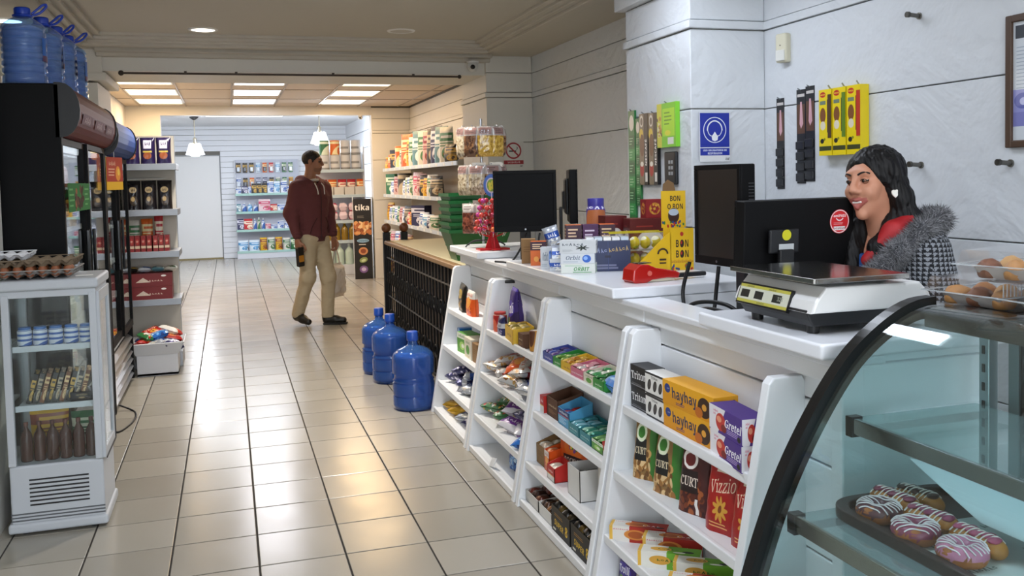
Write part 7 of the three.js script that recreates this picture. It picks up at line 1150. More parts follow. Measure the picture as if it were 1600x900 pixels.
// hand as capsules: wrist at o, fingers along f, palm facing p, thumb side t (unit vectors)
function handCaps(o, f, p, t, curl = 0.5, s = 1) {
  const at = (a, b, c) => [o[0] + (f[0] * a + t[0] * b + p[0] * c) * s, o[1] + (f[1] * a + t[1] * b + p[1] * c) * s, o[2] + (f[2] * a + t[2] * b + p[2] * c) * s];
  const C = [], cap = (a, ra, b, rb) => C.push([...a, ra * s, ...b, rb * s]);
  for (const b of [-0.028, -0.009, 0.01, 0.028]) cap(at(0.0, b * 0.6, 0), 0.019, at(0.085, b, 0), 0.0125);
  const L = [[-0.031, 0.055], [-0.011, 0.072], [0.01, 0.078], [0.03, 0.068]];
  for (const [b, l] of L) { let a = 0.085, c = 0, ang = curl * 0.5, prev = at(a, b, c), r = 0.0098; for (const seg of [0.45, 0.32, 0.26]) { a += Math.cos(ang) * l * seg; c += Math.sin(ang) * l * seg; const nx = at(a, b * 1.02, c); cap(prev, r, nx, r * 0.9); prev = nx; r *= 0.9; ang += curl; } }
  let q = at(0.025, 0.03, 0.004); for (const [a, b, c, r] of [[0.05, 0.052, 0.018, 0.0115], [0.078, 0.06, 0.03, 0.0105], [0.1, 0.058, 0.04, 0.0092]]) { const nx = at(a, b, c); cap(q, 0.0125, nx, r); q = nx; }
  return C;
}
function fieldBox(caps, m) { const lo = [9, 9, 9], hi = [-9, -9, -9]; for (const c of caps) for (const o of [0, 4]) for (let i = 0; i < 3; i++) { lo[i] = Math.min(lo[i], c[o + i] - c[o + 3] - m); hi[i] = Math.max(hi[i], c[o + i] + c[o + 3] + m); } return [lo, hi]; }
function bodyOf(name, label, pos, turn, { head, headAt, headTurn, limbs, hands, skin, lip, brow }) {
  // head in its own fine grid, turned and set on the neck; hands fine; limbs and trunk coarse: merged into one body
  const H = headField(head), base = skinOf(skin), lipc = skinOf(lip), tmp = new THREE.Color();
  const hg = surface(H.fn, [-0.1, -0.19, -0.13], [0.1, 0.13, 0.13], 0.0034, (x, y, z) => { const l = H.lipD(x, y, z); tmp.copy(base); if (l < 0.0026 && z > 0.05) tmp.lerp(lipc, 0.85); return tmp; });
  const Q = new THREE.Quaternion().setFromEuler(new THREE.Euler(headTurn[0], headTurn[1], headTurn[2], 'YXZ')), MX = new THREE.Matrix4().compose(V3(...headAt), Q, V3(1, 1, 1)); hg.applyMatrix4(MX);
  const parts = [hg], plain = () => base;
  const [lo, hi] = fieldBox(limbs, 0.03); parts.push(surface(blend(limbs, 0.04), lo, hi, 0.014, plain));
  for (const h of hands) { const [a, b] = fieldBox(h, 0.012); parts.push(surface(blend(h, 0.006), a, b, 0.0032, plain)); }
  for (const g of parts) { g.deleteAttribute('uv'); }
  const t = tag(mesh(numbered('person'), mergeGeometries(parts.map((g) => g.toNonIndexed())), new THREE.MeshPhysicalMaterial({ vertexColors: true, roughness: 0.5, sheen: 0.2 })), label, 'person');
  t.position.set(...pos); t.rotation.y = turn; scene.add(t);
  // eyes and brows as children
  const hd = new THREE.Group(); hd.name = 'face'; hd.position.set(...headAt); hd.quaternion.copy(Q); t.add(hd);
  for (const s of [-1, 1]) {
    mesh('eye', new THREE.SphereGeometry(0.0112, 18, 14).translate(s * 0.031, 0.011, 0.0725), M('#d9d4cc', 0.2), hd);
    mesh('iris', new THREE.SphereGeometry(0.0056, 14, 10).scale(1, 1, 0.5).translate(s * 0.031, 0.0105, 0.0838), M('#1c120c', 0.15), hd);
    mesh('eyelid', new THREE.SphereGeometry(0.0124, 18, 8, 0, 2 * PI, 0, head.smile ? 1.3 : 1.15).rotateX(0.4).translate(s * 0.031, 0.011, 0.0728), M(skin, 0.5), hd);
    mesh('eyelid', new THREE.SphereGeometry(0.0122, 18, 8, 0, 2 * PI, head.smile ? 1.85 : 2.0, PI).rotateX(0.05).translate(s * 0.031, 0.011, 0.0727), M(skin, 0.5), hd);
    mesh('eyelash', tube([[s * 0.019, 0.011, 0.0825], [s * 0.026, 0.0158, 0.0858], [s * 0.036, 0.016, 0.0845], [s * 0.0435, 0.011, 0.0785]], 0.0013, 12, 5), M('#120c0a', 0.6), hd);
    mesh('eyebrow', tube([[s * 0.014, 0.032, 0.087], [s * 0.028, 0.038, 0.0855], [s * 0.04, 0.0385, 0.079], [s * 0.05, 0.033, 0.07]], 0.0032, 14, 6).scale(1, 1, 1), M(brow, 0.8), hd);
  }
  if (head.smile) { const k = 0.0035; mesh('teeth', new THREE.CapsuleGeometry(0.0048, 0.03, 6, 12).rotateZ(PI / 2).scale(1, 1, 0.8).translate(0, -0.0645 + k, 0.0848), M('#e6e2d9', 0.25), hd); }
  return { person: t, face: hd };
}
// ---------------------------------------------------------------- the man in the aisle
{
  const limbs = [[0, 1.0, 0, 0.1, 0, 1.36, -0.01, 0.11], [-0.14, 1.43, -0.01, 0.05, 0.14, 1.43, -0.01, 0.05], [0, 1.4, -0.02, 0.06, 0, 1.56, 0.0, 0.05],
    [-0.19, 1.43, -0.01, 0.042, -0.245, 1.17, -0.05, 0.036], [-0.245, 1.17, -0.05, 0.036, -0.235, 0.905, 0.03, 0.026], [0.19, 1.43, -0.01, 0.042, 0.245, 1.17, -0.03, 0.036], [0.245, 1.17, -0.03, 0.036, 0.235, 0.9, 0.06, 0.026],
    [-0.09, 0.95, 0, 0.075, -0.09, 0.51, 0.0, 0.048], [-0.09, 0.51, 0.0, 0.048, -0.075, 0.13, -0.19, 0.034], [0.09, 0.95, 0, 0.075, 0.1, 0.5, 0.1, 0.048], [0.1, 0.5, 0.1, 0.048, 0.1, 0.1, 0.07, 0.034]];
  const hands = [handCaps([-0.235, 0.895, 0.032], [0.03, -0.99, 0.1], [0.97, 0.02, -0.2], [0.15, 0.1, 0.98], 0.75), handCaps([0.235, 0.89, 0.062], [-0.02, -0.99, 0.1], [-0.97, 0.02, 0.2], [0.15, 0.1, 0.98], 0.8)];
  const { person: t, face } = bodyOf('person', 'man in a maroon hooded jacket and beige trousers walking down the aisle', [0.82, 0, -9.58], 0.65, { head: { w: 1.02 }, headAt: [0, 1.69, 0.035], headTurn: [0.08, 0.62, 0], limbs, hands, skin: '#9a6a50', lip: '#8a4f42', brow: '#1a1310' });
  const hair = surface((x, y, z) => { let d = Math.min(ellD(x, y, z, [0, 0.036, -0.018, 0.082, 0.086, 0.098])); d = cut(d, ellD(x, y, z, [0, -0.02, 0.085, 0.095, 0.082, 0.09]), 0.01); d = cut(d, capD(x, y, z, [-0.1, -0.075, 0.02, 0.055, 0.1, -0.075, 0.02, 0.055]), 0.012); return d + 0.003 * noise.noise(x * 90, y * 90, z * 90); }, [-0.11, -0.1, -0.14], [0.11, 0.14, 0.12], 0.0042);
  mesh('hair', hair, M('#14100e', 0.65), face);
  mesh('stubble', surface((x, y, z) => { let d = ellD(x, y, z, [0, -0.062, 0.034, 0.0565, 0.05, 0.0595]); return cut(d, capD(x, y, z, [-0.05, 0.0, 0.1, 0.04, 0.05, 0.0, 0.1, 0.04]), 0.01); }, [-0.08, -0.13, -0.04], [0.08, 0.0, 0.12], 0.004), M('#86604c', 0.8), face);
  // hoodie
  const wr = (x, y, z) => 0.006 * noise.noise(x * 9, y * 14, z * 9) + 0.003 * noise.noise(x * 26, y * 34, z * 26);
  const jk = [[0, 1.04, 0.0, 0.165, 0.155, 0.125], [0, 1.2, 0.0, 0.19, 0.17, 0.135], [0, 1.34, 0.0, 0.205, 0.14, 0.135], [-0.13, 1.44, -0.015, 0.075, 0.13, 1.44, -0.015, 0.075], [0, 0.93, 0.0, 0.165, 0.06, 0.125],
    [-0.185, 1.425, -0.015, 0.078, -0.25, 1.17, -0.05, 0.062], [-0.25, 1.17, -0.05, 0.062, -0.237, 0.95, 0.025, 0.044], [0.185, 1.425, -0.015, 0.078, 0.25, 1.17, -0.03, 0.062], [0.25, 1.17, -0.03, 0.062, 0.237, 0.95, 0.05, 0.044],
    [-0.09, 1.5, -0.03, 0.035, 0.09, 1.5, -0.03, 0.035], [-0.07, 1.51, -0.085, 0.05, 0.07, 1.51, -0.085, 0.05], [-0.09, 1.51, -0.06, 0.03, -0.065, 1.47, 0.07, 0.022], [0.09, 1.51, -0.06, 0.03, 0.065, 1.47, 0.07, 0.022]];
  const jf = blend(jk, 0.05), maroon = M('#5f3032', 0.88);
  mesh('hooded_jacket', surface((x, y, z) => cut(jf(x, y, z) + wr(x, y, z), capD(x, y, z, [0, 1.49, 0.02, 0.052, 0, 1.75, 0.06, 0.075]), 0.015), [-0.36, 0.86, -0.2], [0.36, 1.6, 0.2], 0.011), maroon, t);
  mesh('hem_band', new THREE.CylinderGeometry(1, 1, 0.055, 36, 1, true).scale(0.168, 1, 0.128).translate(0, 0.905, 0), M('#522a2c', 0.9, 0, { side: THREE.DoubleSide }), t);
  for (const [x, z] of [[-0.237, 0.026], [0.237, 0.052]]) mesh('cuff', new THREE.CylinderGeometry(0.043, 0.038, 0.05, 18).translate(x, 0.945, z), M('#522a2c', 0.9), t);
  mesh('zipper', tube([[0, 1.44, 0.122], [0, 1.36, 0.14], [0, 1.2, 0.14], [0, 1.05, 0.131], [0, 0.9, 0.13]], 0.004, 24, 6), M('#3a1518', 0.5), t);
  for (const s of [-1, 1]) { mesh('drawstring', tube([[s * 0.045, 1.475, 0.1], [s * 0.05, 1.44, 0.13], [s * 0.045, 1.40, 0.143], [s * 0.042, 1.36, 0.147]], 0.0055, 16, 6), M('#d6cfc8', 0.7), t); mesh('pocket_edge', tube([[s * 0.06, 1.12, 0.138], [s * 0.11, 1.03, 0.118], [s * 0.125, 0.96, 0.1]], 0.005, 12, 6), M('#3f171a', 0.85), t); }
  mesh('collar_lining', new THREE.TorusGeometry(0.062, 0.014, 8, 28).rotateX(PI / 2 - 0.25).translate(0, 1.495, 0.012), M('#c9c2ba', 0.8), t);
  // trousers
  const tf = blend([[0, 0.9, 0, 0.16, 0.09, 0.12], [-0.085, 0.88, 0.01, 0.1, -0.09, 0.51, 0.0, 0.075], [-0.09, 0.51, 0.0, 0.075, -0.075, 0.12, -0.185, 0.062], [0.085, 0.88, 0.0, 0.1, 0.1, 0.5, 0.1, 0.075], [0.1, 0.5, 0.1, 0.075, 0.1, 0.09, 0.07, 0.062]], 0.05);
  mesh('trousers', surface((x, y, z) => Math.max(tf(x, y, z) + 0.006 * noise.noise(x * 12, y * 9, z * 12) + 0.004 * noise.noise(x * 20, y * 40, z * 20), 0.075 - y), [-0.25, 0.06, -0.36], [0.25, 0.96, 0.24], 0.011), M('#b5a68a', 0.85), t);
  // shoes
  const shoe = (ax, ay, az, tx, ty, tz) => surface(blend([[ax, ay, az, 0.045, (ax + tx) / 2, (ay + ty) / 2 + 0.012, (az + tz) / 2, 0.042], [(ax + tx) / 2, (ay + ty) / 2 + 0.006, (az + tz) / 2, 0.042, tx, ty + 0.01, tz, 0.034], [ax, ay + 0.04, az - 0.005, 0.045, ax, ay + 0.06, az, 0.047]], 0.03), [Math.min(ax, tx) - 0.08, 0.0, Math.min(az, tz) - 0.08], [Math.max(ax, tx) + 0.08, 0.24, Math.max(az, tz) + 0.08], 0.007);
  mesh('shoe', shoe(-0.075, 0.085, -0.2, -0.075, 0.033, -0.03), M('#14120f', 0.45), t); mesh('shoe', shoe(0.1, 0.045, 0.06, 0.2, 0.032, 0.2), M('#14120f', 0.45), t);
  mesh('shoe_sole', rbox(0.085, 0.018, 0.25, 0.008).rotateY(0.62).translate(0.15, 0.011, 0.13), M('#0c0b0a', 0.6), t);
  // what he holds
  const inv = (p) => t.localToWorld(V3(...p)); t.updateMatrixWorld(true);
  const w = inv([-0.222, 0.735, 0.05]); const wl = thing('wallet_pack', 'dark packet with an amber label held in the man right hand', 'packet', [w.x, w.y - 0.1, w.z], 0.55);
  wl.rotation.set(0.1, 0.55, 0.12, 'YXZ'); mesh('packet', rbox(0.075, 0.2, 0.05, 0.012, 0, 0.1, 0), M('#15120f', 0.4), wl); mesh('amber_label', rbox(0.065, 0.075, 0.052, 0.008, 0, 0.085, 0), M('#b0741c', 0.4), wl);
  const b = inv([0.235, 0.80, 0.08]); const bag = thing('shopping_bag', 'white plastic shopping bag hanging behind the man legs', 'bag', [b.x, b.y - 0.53, b.z], 0.9);
  const bagMat = new THREE.MeshPhysicalMaterial({ color: '#dcd3c6', roughness: 0.4, transmission: 0.3, thickness: 0, side: THREE.DoubleSide });
  mesh('bag_body', bagGeo(0.27, 0.36, 0.14, { seed: 4, wrinkle: 0.3, n: 18, taper: 0.25 }), bagMat, bag); for (const s of [-1, 1]) mesh('bag_handle', tube([[s * 0.07, 0.34, 0], [s * 0.04, 0.44, 0], [0.0, 0.535, 0.0], [-s * 0.01, 0.53, 0.012]], 0.009, 16, 6), bagMat, bag);
  const cont = mesh('bag_contents', new THREE.IcosahedronGeometry(0.07, 2).scale(1.1, 0.9, 0.6).translate(-0.02, 0.1, 0), M('#a8845c', 0.7), bag);
}
// ---------------------------------------------------------------- the cashier
{
  const X = 2.16, Z = -2.64, hy = 1.425;
  const limbs = [[0, 0.9, 0, 0.09, 0, 1.16, -0.02, 0.09], [-0.12, 1.2, -0.03, 0.042, 0.12, 1.2, -0.03, 0.042], [0, 1.16, -0.03, 0.055, 0, 1.3, -0.01, 0.048], [-0.165, 1.2, -0.03, 0.038, -0.225, 0.97, -0.05, 0.032], [-0.225, 0.97, -0.05, 0.032, -0.22, 0.75, 0.0, 0.024], [0.165, 1.2, -0.03, 0.038, 0.225, 0.97, -0.05, 0.032], [0.225, 0.97, -0.05, 0.032, 0.22, 0.75, 0.0, 0.024], [-0.09, 0.88, 0, 0.08, -0.085, 0.46, 0.02, 0.05], [-0.085, 0.46, 0.02, 0.05, -0.085, 0.07, 0, 0.035], [0.09, 0.88, 0, 0.08, 0.085, 0.46, 0.02, 0.05], [0.085, 0.46, 0.02, 0.05, 0.085, 0.07, 0, 0.035], [-0.085, 0.05, -0.02, 0.04, -0.09, 0.035, 0.12, 0.03], [0.085, 0.05, -0.02, 0.04, 0.09, 0.035, 0.12, 0.03]];
  const hands = [handCaps([-0.22, 0.745, 0.0], [0.02, -0.99, 0.1], [0.98, 0.02, 0], [0, 0.1, 0.99], 0.4, 0.92), handCaps([0.22, 0.745, 0.0], [-0.02, -0.99, 0.1], [-0.98, 0.02, 0], [0, 0.1, 0.99], 0.4, 0.92)];
  const { person: t, face } = bodyOf('person', 'smiling woman with long dark hair in a checked jacket with grey fur collar', [X, 0, Z], FACE + 0.12, { head: { smile: 1, w: 0.95 }, headAt: [0, hy, 0.03], headTurn: [0.02, 0.1, 0.08], limbs, hands, skin: '#bd8468', lip: '#a04c48', brow: '#140d0b' });
  // hair: swept back from the forehead, long behind and over the shoulders
  const strand = (x, y, z) => 0.005 * noise.noise(x * 60 + y * 8, y * 10, z * 60 + y * 6) + 0.003 * noise.noise(x * 140 + y * 20, y * 16, z * 140);
  const hf = blend([[0, 0.042, -0.028, 0.092, 0.092, 0.104], [0.066, 0.05, -0.01, 0.03, 0.074, -0.05, -0.045, 0.035], [-0.066, 0.05, -0.01, 0.028, -0.072, -0.06, -0.02, 0.026], [0.07, -0.05, -0.05, 0.038, 0.075, -0.15, -0.06, 0.05], [-0.07, -0.06, -0.03, 0.03, -0.07, -0.17, 0.02, 0.036], [0, -0.02, -0.09, 0.06, 0, -0.18, -0.1, 0.08], [-0.07, -0.17, 0.02, 0.036, -0.05, -0.3, 0.085, 0.03], [0.05, -0.14, -0.02, 0.03, 0.05, -0.22, 0.06, 0.03], [0.05, -0.22, 0.06, 0.03, 0.03, -0.31, 0.09, 0.026], [0.08, -0.15, -0.06, 0.045, 0.15, -0.17, -0.09, 0.045]], 0.03);
  mesh('hair', surface((x, y, z) => { let d = hf(x, y, z) + strand(x, y, z); d = cut(d, ellD(x, y, z, [0.006, -0.022, 0.088, 0.066, 0.09, 0.078]), 0.012); return cut(d, capD(x, y, z, [0, -0.1, 0.045, 0.045, 0, -0.18, 0.05, 0.04]), 0.01); }, [-0.14, -0.36, -0.21], [0.22, 0.15, 0.15], 0.0045), M('#0d0b0b', 0.5, 0, { specularIntensity: 0.5 }), face);
  { const hs = new THREE.Shape(); hs.moveTo(0, -0.012); hs.bezierCurveTo(0.016, 0.0, 0.012, 0.013, 0.005, 0.012); hs.bezierCurveTo(0.002, 0.012, 0, 0.009, 0, 0.007); hs.bezierCurveTo(0, 0.009, -0.002, 0.012, -0.005, 0.012); hs.bezierCurveTo(-0.012, 0.013, -0.016, 0.0, 0, -0.012);
    for (const s of [-1, 1]) { const e = mesh('earring', new THREE.ExtrudeGeometry(hs, { depth: 0.003, bevelEnabled: true, bevelSize: 0.0015, bevelThickness: 0.0015, bevelSegments: 3 }).translate(0, 0, -0.0015), M('#e6e2d8', 0.25), face); e.position.set(s * 0.088, -0.042, 0.0); e.rotation.y = s * PI / 2 - s * 0.35; tag(e, 'white heart earring'); } }
  // blue top
  const bl = blend([[0, 1.05, 0.0, 0.15, 0.16, 0.105], [0, 1.15, -0.01, 0.16, 0.09, 0.1]], 0.05);
  mesh('blue_top', surface((x, y, z) => cut(bl(x, y, z) + 0.004 * noise.noise(x * 20, y * 20, z * 20), capD(x, y, z, [0, 1.27, 0.06, 0.085, 0, 1.4, 0.1, 0.12]), 0.01), [-0.2, 0.86, -0.14], [0.2, 1.28, 0.16], 0.01), M('#1d4a86', 0.75), t);
  // checked jacket
  const hound = (() => { const q = canvasTexture(128, 128, (g) => { rect(g, 0, 0, 128, 128, '#83868c'); g.fillStyle = '#15161a'; for (let i = 0; i < 4; i++) for (let j = 0; j < 4; j++) { const x = i * 32, y = j * 32; path(g, [[x, y], [x + 20, y], [x + 20, y + 8], [x + 32, y + 16], [x + 26, y + 20], [x + 20, y + 16], [x + 20, y + 20], [x, y + 20]], '#15161a'); path(g, [[x, y + 20], [x + 8, y + 20], [x + 12, y + 32], [x + 4, y + 30]], '#15161a'); } }); q.wrapS = q.wrapT = THREE.RepeatWrapping; q.repeat.set(1 / 0.062, 1 / 0.062); return q; })();
  const jw = (x, y, z) => 0.006 * noise.noise(x * 10, y * 12, z * 10) + 0.0025 * noise.noise(x * 30, y * 30, z * 30);
  const jf = blend([[0, 0.98, -0.01, 0.19, 0.17, 0.145], [0, 1.13, -0.02, 0.205, 0.12, 0.135], [-0.15, 1.2, -0.03, 0.07, 0.15, 1.2, -0.03, 0.07], [-0.175, 1.19, -0.03, 0.075, -0.23, 0.97, -0.05, 0.065], [-0.23, 0.97, -0.05, 0.065, -0.222, 0.79, -0.005, 0.05], [0.175, 1.19, -0.03, 0.08, 0.235, 0.97, -0.05, 0.07], [0.235, 0.97, -0.05, 0.07, 0.222, 0.79, -0.005, 0.05]], 0.045);
  const jg = surface((x, y, z) => { let d = jf(x, y, z) + jw(x, y, z); d = cut(d, capD(x, y, z, [0, 0.8, 0.17, 0.06, 0, 1.3, 0.12, 0.1]), 0.012); return cut(d, capD(x, y, z, [0, 1.2, 0.01, 0.07, 0, 1.4, 0.0, 0.1]), 0.012); }, [-0.34, 0.7, -0.2], [0.34, 1.32, 0.2], 0.0095);
  mesh('checked_jacket', metreUV(jg), new THREE.MeshPhysicalMaterial({ map: hound, roughness: 0.9 }), t);
  // red hood lining rolls beside the neck
  const rf = blend([[-0.07, 1.2, 0.09, 0.03, -0.105, 1.27, 0.02, 0.034], [-0.105, 1.27, 0.02, 0.034, -0.08, 1.29, -0.07, 0.034], [0.06, 1.17, 0.11, 0.024, 0.105, 1.26, 0.04, 0.036], [0.105, 1.26, 0.04, 0.036, 0.1, 1.3, -0.05, 0.036], [-0.08, 1.29, -0.07, 0.034, 0.1, 1.29, -0.08, 0.034]], 0.03);
  mesh('hood_lining', surface((x, y, z) => rf(x, y, z) + 0.004 * noise.noise(x * 22, y * 22, z * 22), [-0.18, 1.1, -0.16], [0.18, 1.37, 0.17], 0.008), M('#a81a20', 0.6), t);
  // fur trim: a lumpy roll bristling with short hairs
  const fp = [[-0.115, 1.1, 0.135], [-0.14, 1.19, 0.1], [-0.165, 1.26, 0.03], [-0.15, 1.3, -0.06], [-0.06, 1.29, -0.15], [0.07, 1.29, -0.16], [0.17, 1.3, -0.09], [0.185, 1.265, 0.0], [0.16, 1.2, 0.085], [0.125, 1.13, 0.14], [0.1, 1.09, 0.16]];
  const fc = fp.slice(0, -1).map((p, i) => [...p, 0.026, ...fp[i + 1], 0.026]), ff = blend(fc, 0.03), ffn = (x, y, z) => ff(x, y, z) + 0.008 * noise.noise(x * 28, y * 28, z * 28);
  const fg = surface(ffn, [-0.26, 1.0, -0.25], [0.28, 1.4, 0.25], 0.009);
  const tr = mesh('fur_trim', fg, M('#4d4e52', 0.95), t);
  const P = fg.attributes.position, N = fg.attributes.normal, tri = [], nor = [], col = [];
  for (let i = 0; i < P.count; i++) for (let r = 0; r < 5; r++) {
    const n = V3(N.getX(i), N.getY(i), N.getZ(i)), o = V3(P.getX(i) + rr(-0.005, 0.005), P.getY(i) + rr(-0.005, 0.005), P.getZ(i) + rr(-0.005, 0.005)), d = n.clone().add(V3(rr(-0.7, 0.7), rr(-0.8, 0.35), rr(-0.7, 0.7))).normalize(), L = rr(0.014, 0.034), side = d.clone().cross(V3(rnd(), rnd(), rnd())).normalize().multiplyScalar(0.0011), e = o.clone().addScaledVector(d, L);
    tri.push(o.x - side.x, o.y - side.y, o.z - side.z, o.x + side.x, o.y + side.y, o.z + side.z, e.x, e.y, e.z); for (let k = 0; k < 3; k++) nor.push(n.x, n.y, n.z); const c = rr(0.03, 0.34); for (let k = 0; k < 3; k++) col.push(c, c, c * 1.05);
  }
  const hg = new THREE.BufferGeometry(); hg.setAttribute('position', new THREE.Float32BufferAttribute(tri, 3)); hg.setAttribute('normal', new THREE.Float32BufferAttribute(nor, 3)); hg.setAttribute('color', new THREE.Float32BufferAttribute(col, 3)); hg.setAttribute('uv', new THREE.Float32BufferAttribute(new Float32Array(tri.length / 3 * 2), 2));
  const hairs = mesh('fur_hairs', hg, new THREE.MeshPhysicalMaterial({ vertexColors: true, roughness: 0.8, side: THREE.DoubleSide }), t); hairs.userData.kind = 'stuff';
  // trousers
  const tf = blend([[0, 0.86, 0, 0.16, 0.1, 0.125], [-0.09, 0.85, 0, 0.1, -0.085, 0.46, 0.02, 0.07], [-0.085, 0.46, 0.02, 0.07, -0.085, 0.1, 0, 0.055], [0.09, 0.85, 0, 0.1, 0.085, 0.46, 0.02, 0.07], [0.085, 0.46, 0.02, 0.07, 0.085, 0.1, 0, 0.055]], 0.05);
  mesh('trousers', surface(tf, [-0.23, 0.03, -0.17], [0.23, 0.98, 0.17], 0.014), M('#1c1f2a', 0.85), t);
}
// ---------------------------------------------------------------- things on the walls
const WALLX = 2.6995;
{
  for (const [y, z, l] of [[2.091, -3.054, 'metal wall hook high above the cashier'], [1.488, -3.044, 'metal wall hook right of the cashier head'], [1.485, -2.6, 'metal wall hook below the framed notice'],]) {
    const t = thing('wall_hook', l, 'hook', [WALLX, y, z], FACE, 'metal wall hooks');
    mesh('rose', new THREE.CylinderGeometry(0.014, 0.014, 0.006, 16).rotateX(PI / 2).translate(0, 0, 0.003), M('#7d7a72', 0.35, 0.8), t); mesh('peg', bar([0, 0, 0.004], [0, 0.004, 0.055], 0.009, 12), M('#6f6d68', 0.3, 0.9), t); mesh('tip', new THREE.CylinderGeometry(0.012, 0.012, 0.012, 14).rotateX(PI / 2).translate(0, 0.004, 0.058), M('#55534e', 0.35, 0.8), t);
  }
  const p = thing('motion_sensor', 'small cream motion sensor in the wall corner', 'sensor', [WALLX, 2.02, -3.975], FACE + 0.25);
  mesh('housing', rspan(-0.035, 0.035, 0, 0.145, 0.0, 0.045, 0.012, 3), M('#cfcbb4', 0.45), p); mesh('lens', rspan(-0.028, 0.028, 0.008, 0.062, 0.043, 0.05, 0.008, 2), M('#d6d6d0', 0.3), p); mesh('indicator', new THREE.SphereGeometry(0.003, 8, 6).translate(0, 0.085, 0.046), M('#3a2f20', 0.4), p);
}
{
  design('black_strip', '#15151a', (g, W, H) => { rect(g, 6, 18, W - 12, 12, '#c9c4c0'); rect(g, 4, 60, W - 8, 120, '#5a3a26'); path(g, [[30, 50], [44, 50], [54, 140], [36, 160], [24, 140]], '#d0a0a8'); for (let k = 0; k < 4; k++) { const y = 215 + k * 42; rect(g, 4, y, W - 8, 30, '#22232a'); rect(g, 8, y + 4, W - 16, 5, '#b9b9bd'); lines(g, 10, y + 14, 40, 2, 7, '#7d7d84', 3); } }, { w: 72, h: 384, rough: 0.35 });
  const strip = (z, y, w, l) => { const t = thing('sachet_strip', l, 'sachet strip', [WALLX, y, z], FACE); mesh('card', cartonGeo(w, 0.46, 0.004), print('black_strip'), t); for (let k = 0; k < 4; k++) mesh('sachet', rbox(w * 0.92, 0.04, 0.012, 0.004, 0, 0.03 + k * 0.052, 0.008), M('#1a1a1f', 0.3), t); mesh('hanger', bar([0, 0.455, 0], [0, 0.465, 0.02], 0.003, 6), steel, t); return t; };
  strip(-4.03, 1.388, 0.065, 'single narrow black sachet strip hanging in the wall corner');
  strip(-3.855, 1.415, 0.07, 'left black sachet strip of the hanging pair'); strip(-3.782, 1.425, 0.07, 'right black sachet strip of the hanging pair');
  design('maggi', '#e4cb0a', (g, W, H) => { oval(g, 30, 30, 22, 16, '#b8241c'); txt(g, 'MAGGI', 30, 30, 11, '#f2e23a'); rect(g, 8, 66, 44, 22, '#6a7a6a'); oval(g, 30, 150, 22, 44, '#7a4a24'); oval(g, 30, 210, 20, 26, '#d9d0b8'); oval(g, 24, 300, 14, 14, '#1c1c18'); oval(g, 42, 290, 8, 8, '#8a8a1c'); rect(g, 62, 60, 26, 190, '#4a3a14'); scr(g, 8, 75, 160, 20, '#d8c81c', '', '', -PI / 2); rect(g, 2, 330, 92, 26, '#3a3f1c'); }, { w: 96, h: 384, rough: 0.35 });
  [['brown', -3.605], ['green', -3.505], ['red', -3.405]].forEach(([c, z], k) => { const t = thing('seasoning_strip', `yellow seasoning pack with ${c} side panel hanging on the wall`, 'seasoning pack', [WALLX, 1.545, z], FACE + 0.0, 'yellow seasoning packs'); mesh('carton', cartonGeo(0.092, 0.305, 0.045).translate(0, 0, 0.024), print('maggi'), t); mesh('side_panel', box(0.024, 0.2, 0.002, 0.033, 0.18, 0.048), M({ brown: '#4a3418', green: '#5a7a1c', red: '#b8341c' }[c], 0.4), t); mesh('hanger', bar([0, 0.30, 0.01], [0, 0.325, 0.03], 0.004, 6), steel, t); });
}
{ // framed notice
  const t = thing('framed_notice', 'brown wooden frame with a printed official notice, cut by the photo edge', 'framed notice', [WALLX, 1.54, -2.38], FACE), w = 0.46, h = 0.47, wood = M('#4a3526', 0.5);
  mesh('frame', [rspan(-w / 2, -w / 2 + 0.026, 0, h, 0, 0.02, 0.004), rspan(w / 2 - 0.026, w / 2, 0, h, 0, 0.02, 0.004), rspan(-w / 2 + 0.026, w / 2 - 0.026, 0, 0.026, 0, 0.02, 0.004), rspan(-w / 2 + 0.026, w / 2 - 0.026, h - 0.026, h, 0, 0.02, 0.004)], wood, t);
  mesh('notice', box(w - 0.05, h - 0.05, 0.004, 0, h / 2, 0.006), new THREE.MeshPhysicalMaterial({ map: canvasTexture(400, 420, (g) => { rect(g, 0, 0, 400, 420, '#ccd2d8'); rect(g, 10, 14, 40, 46, '#3a4048'); lines(g, 14, 90, 360, 12, 13, '#9aa6b4', 3); rect(g, 0, 240, 400, 130, '#8f92c8'); oval(g, 40, 280, 34, 28, '#5a62a8'); oval(g, 46, 282, 18, 14, '#b6bade'); rect(g, 0, 320, 400, 50, '#7a7cb8'); lines(g, 80, 260, 300, 3, 18, '#6a70b0', 5); }), roughness: 0.35, clearcoat: 0.5 }), t);
}
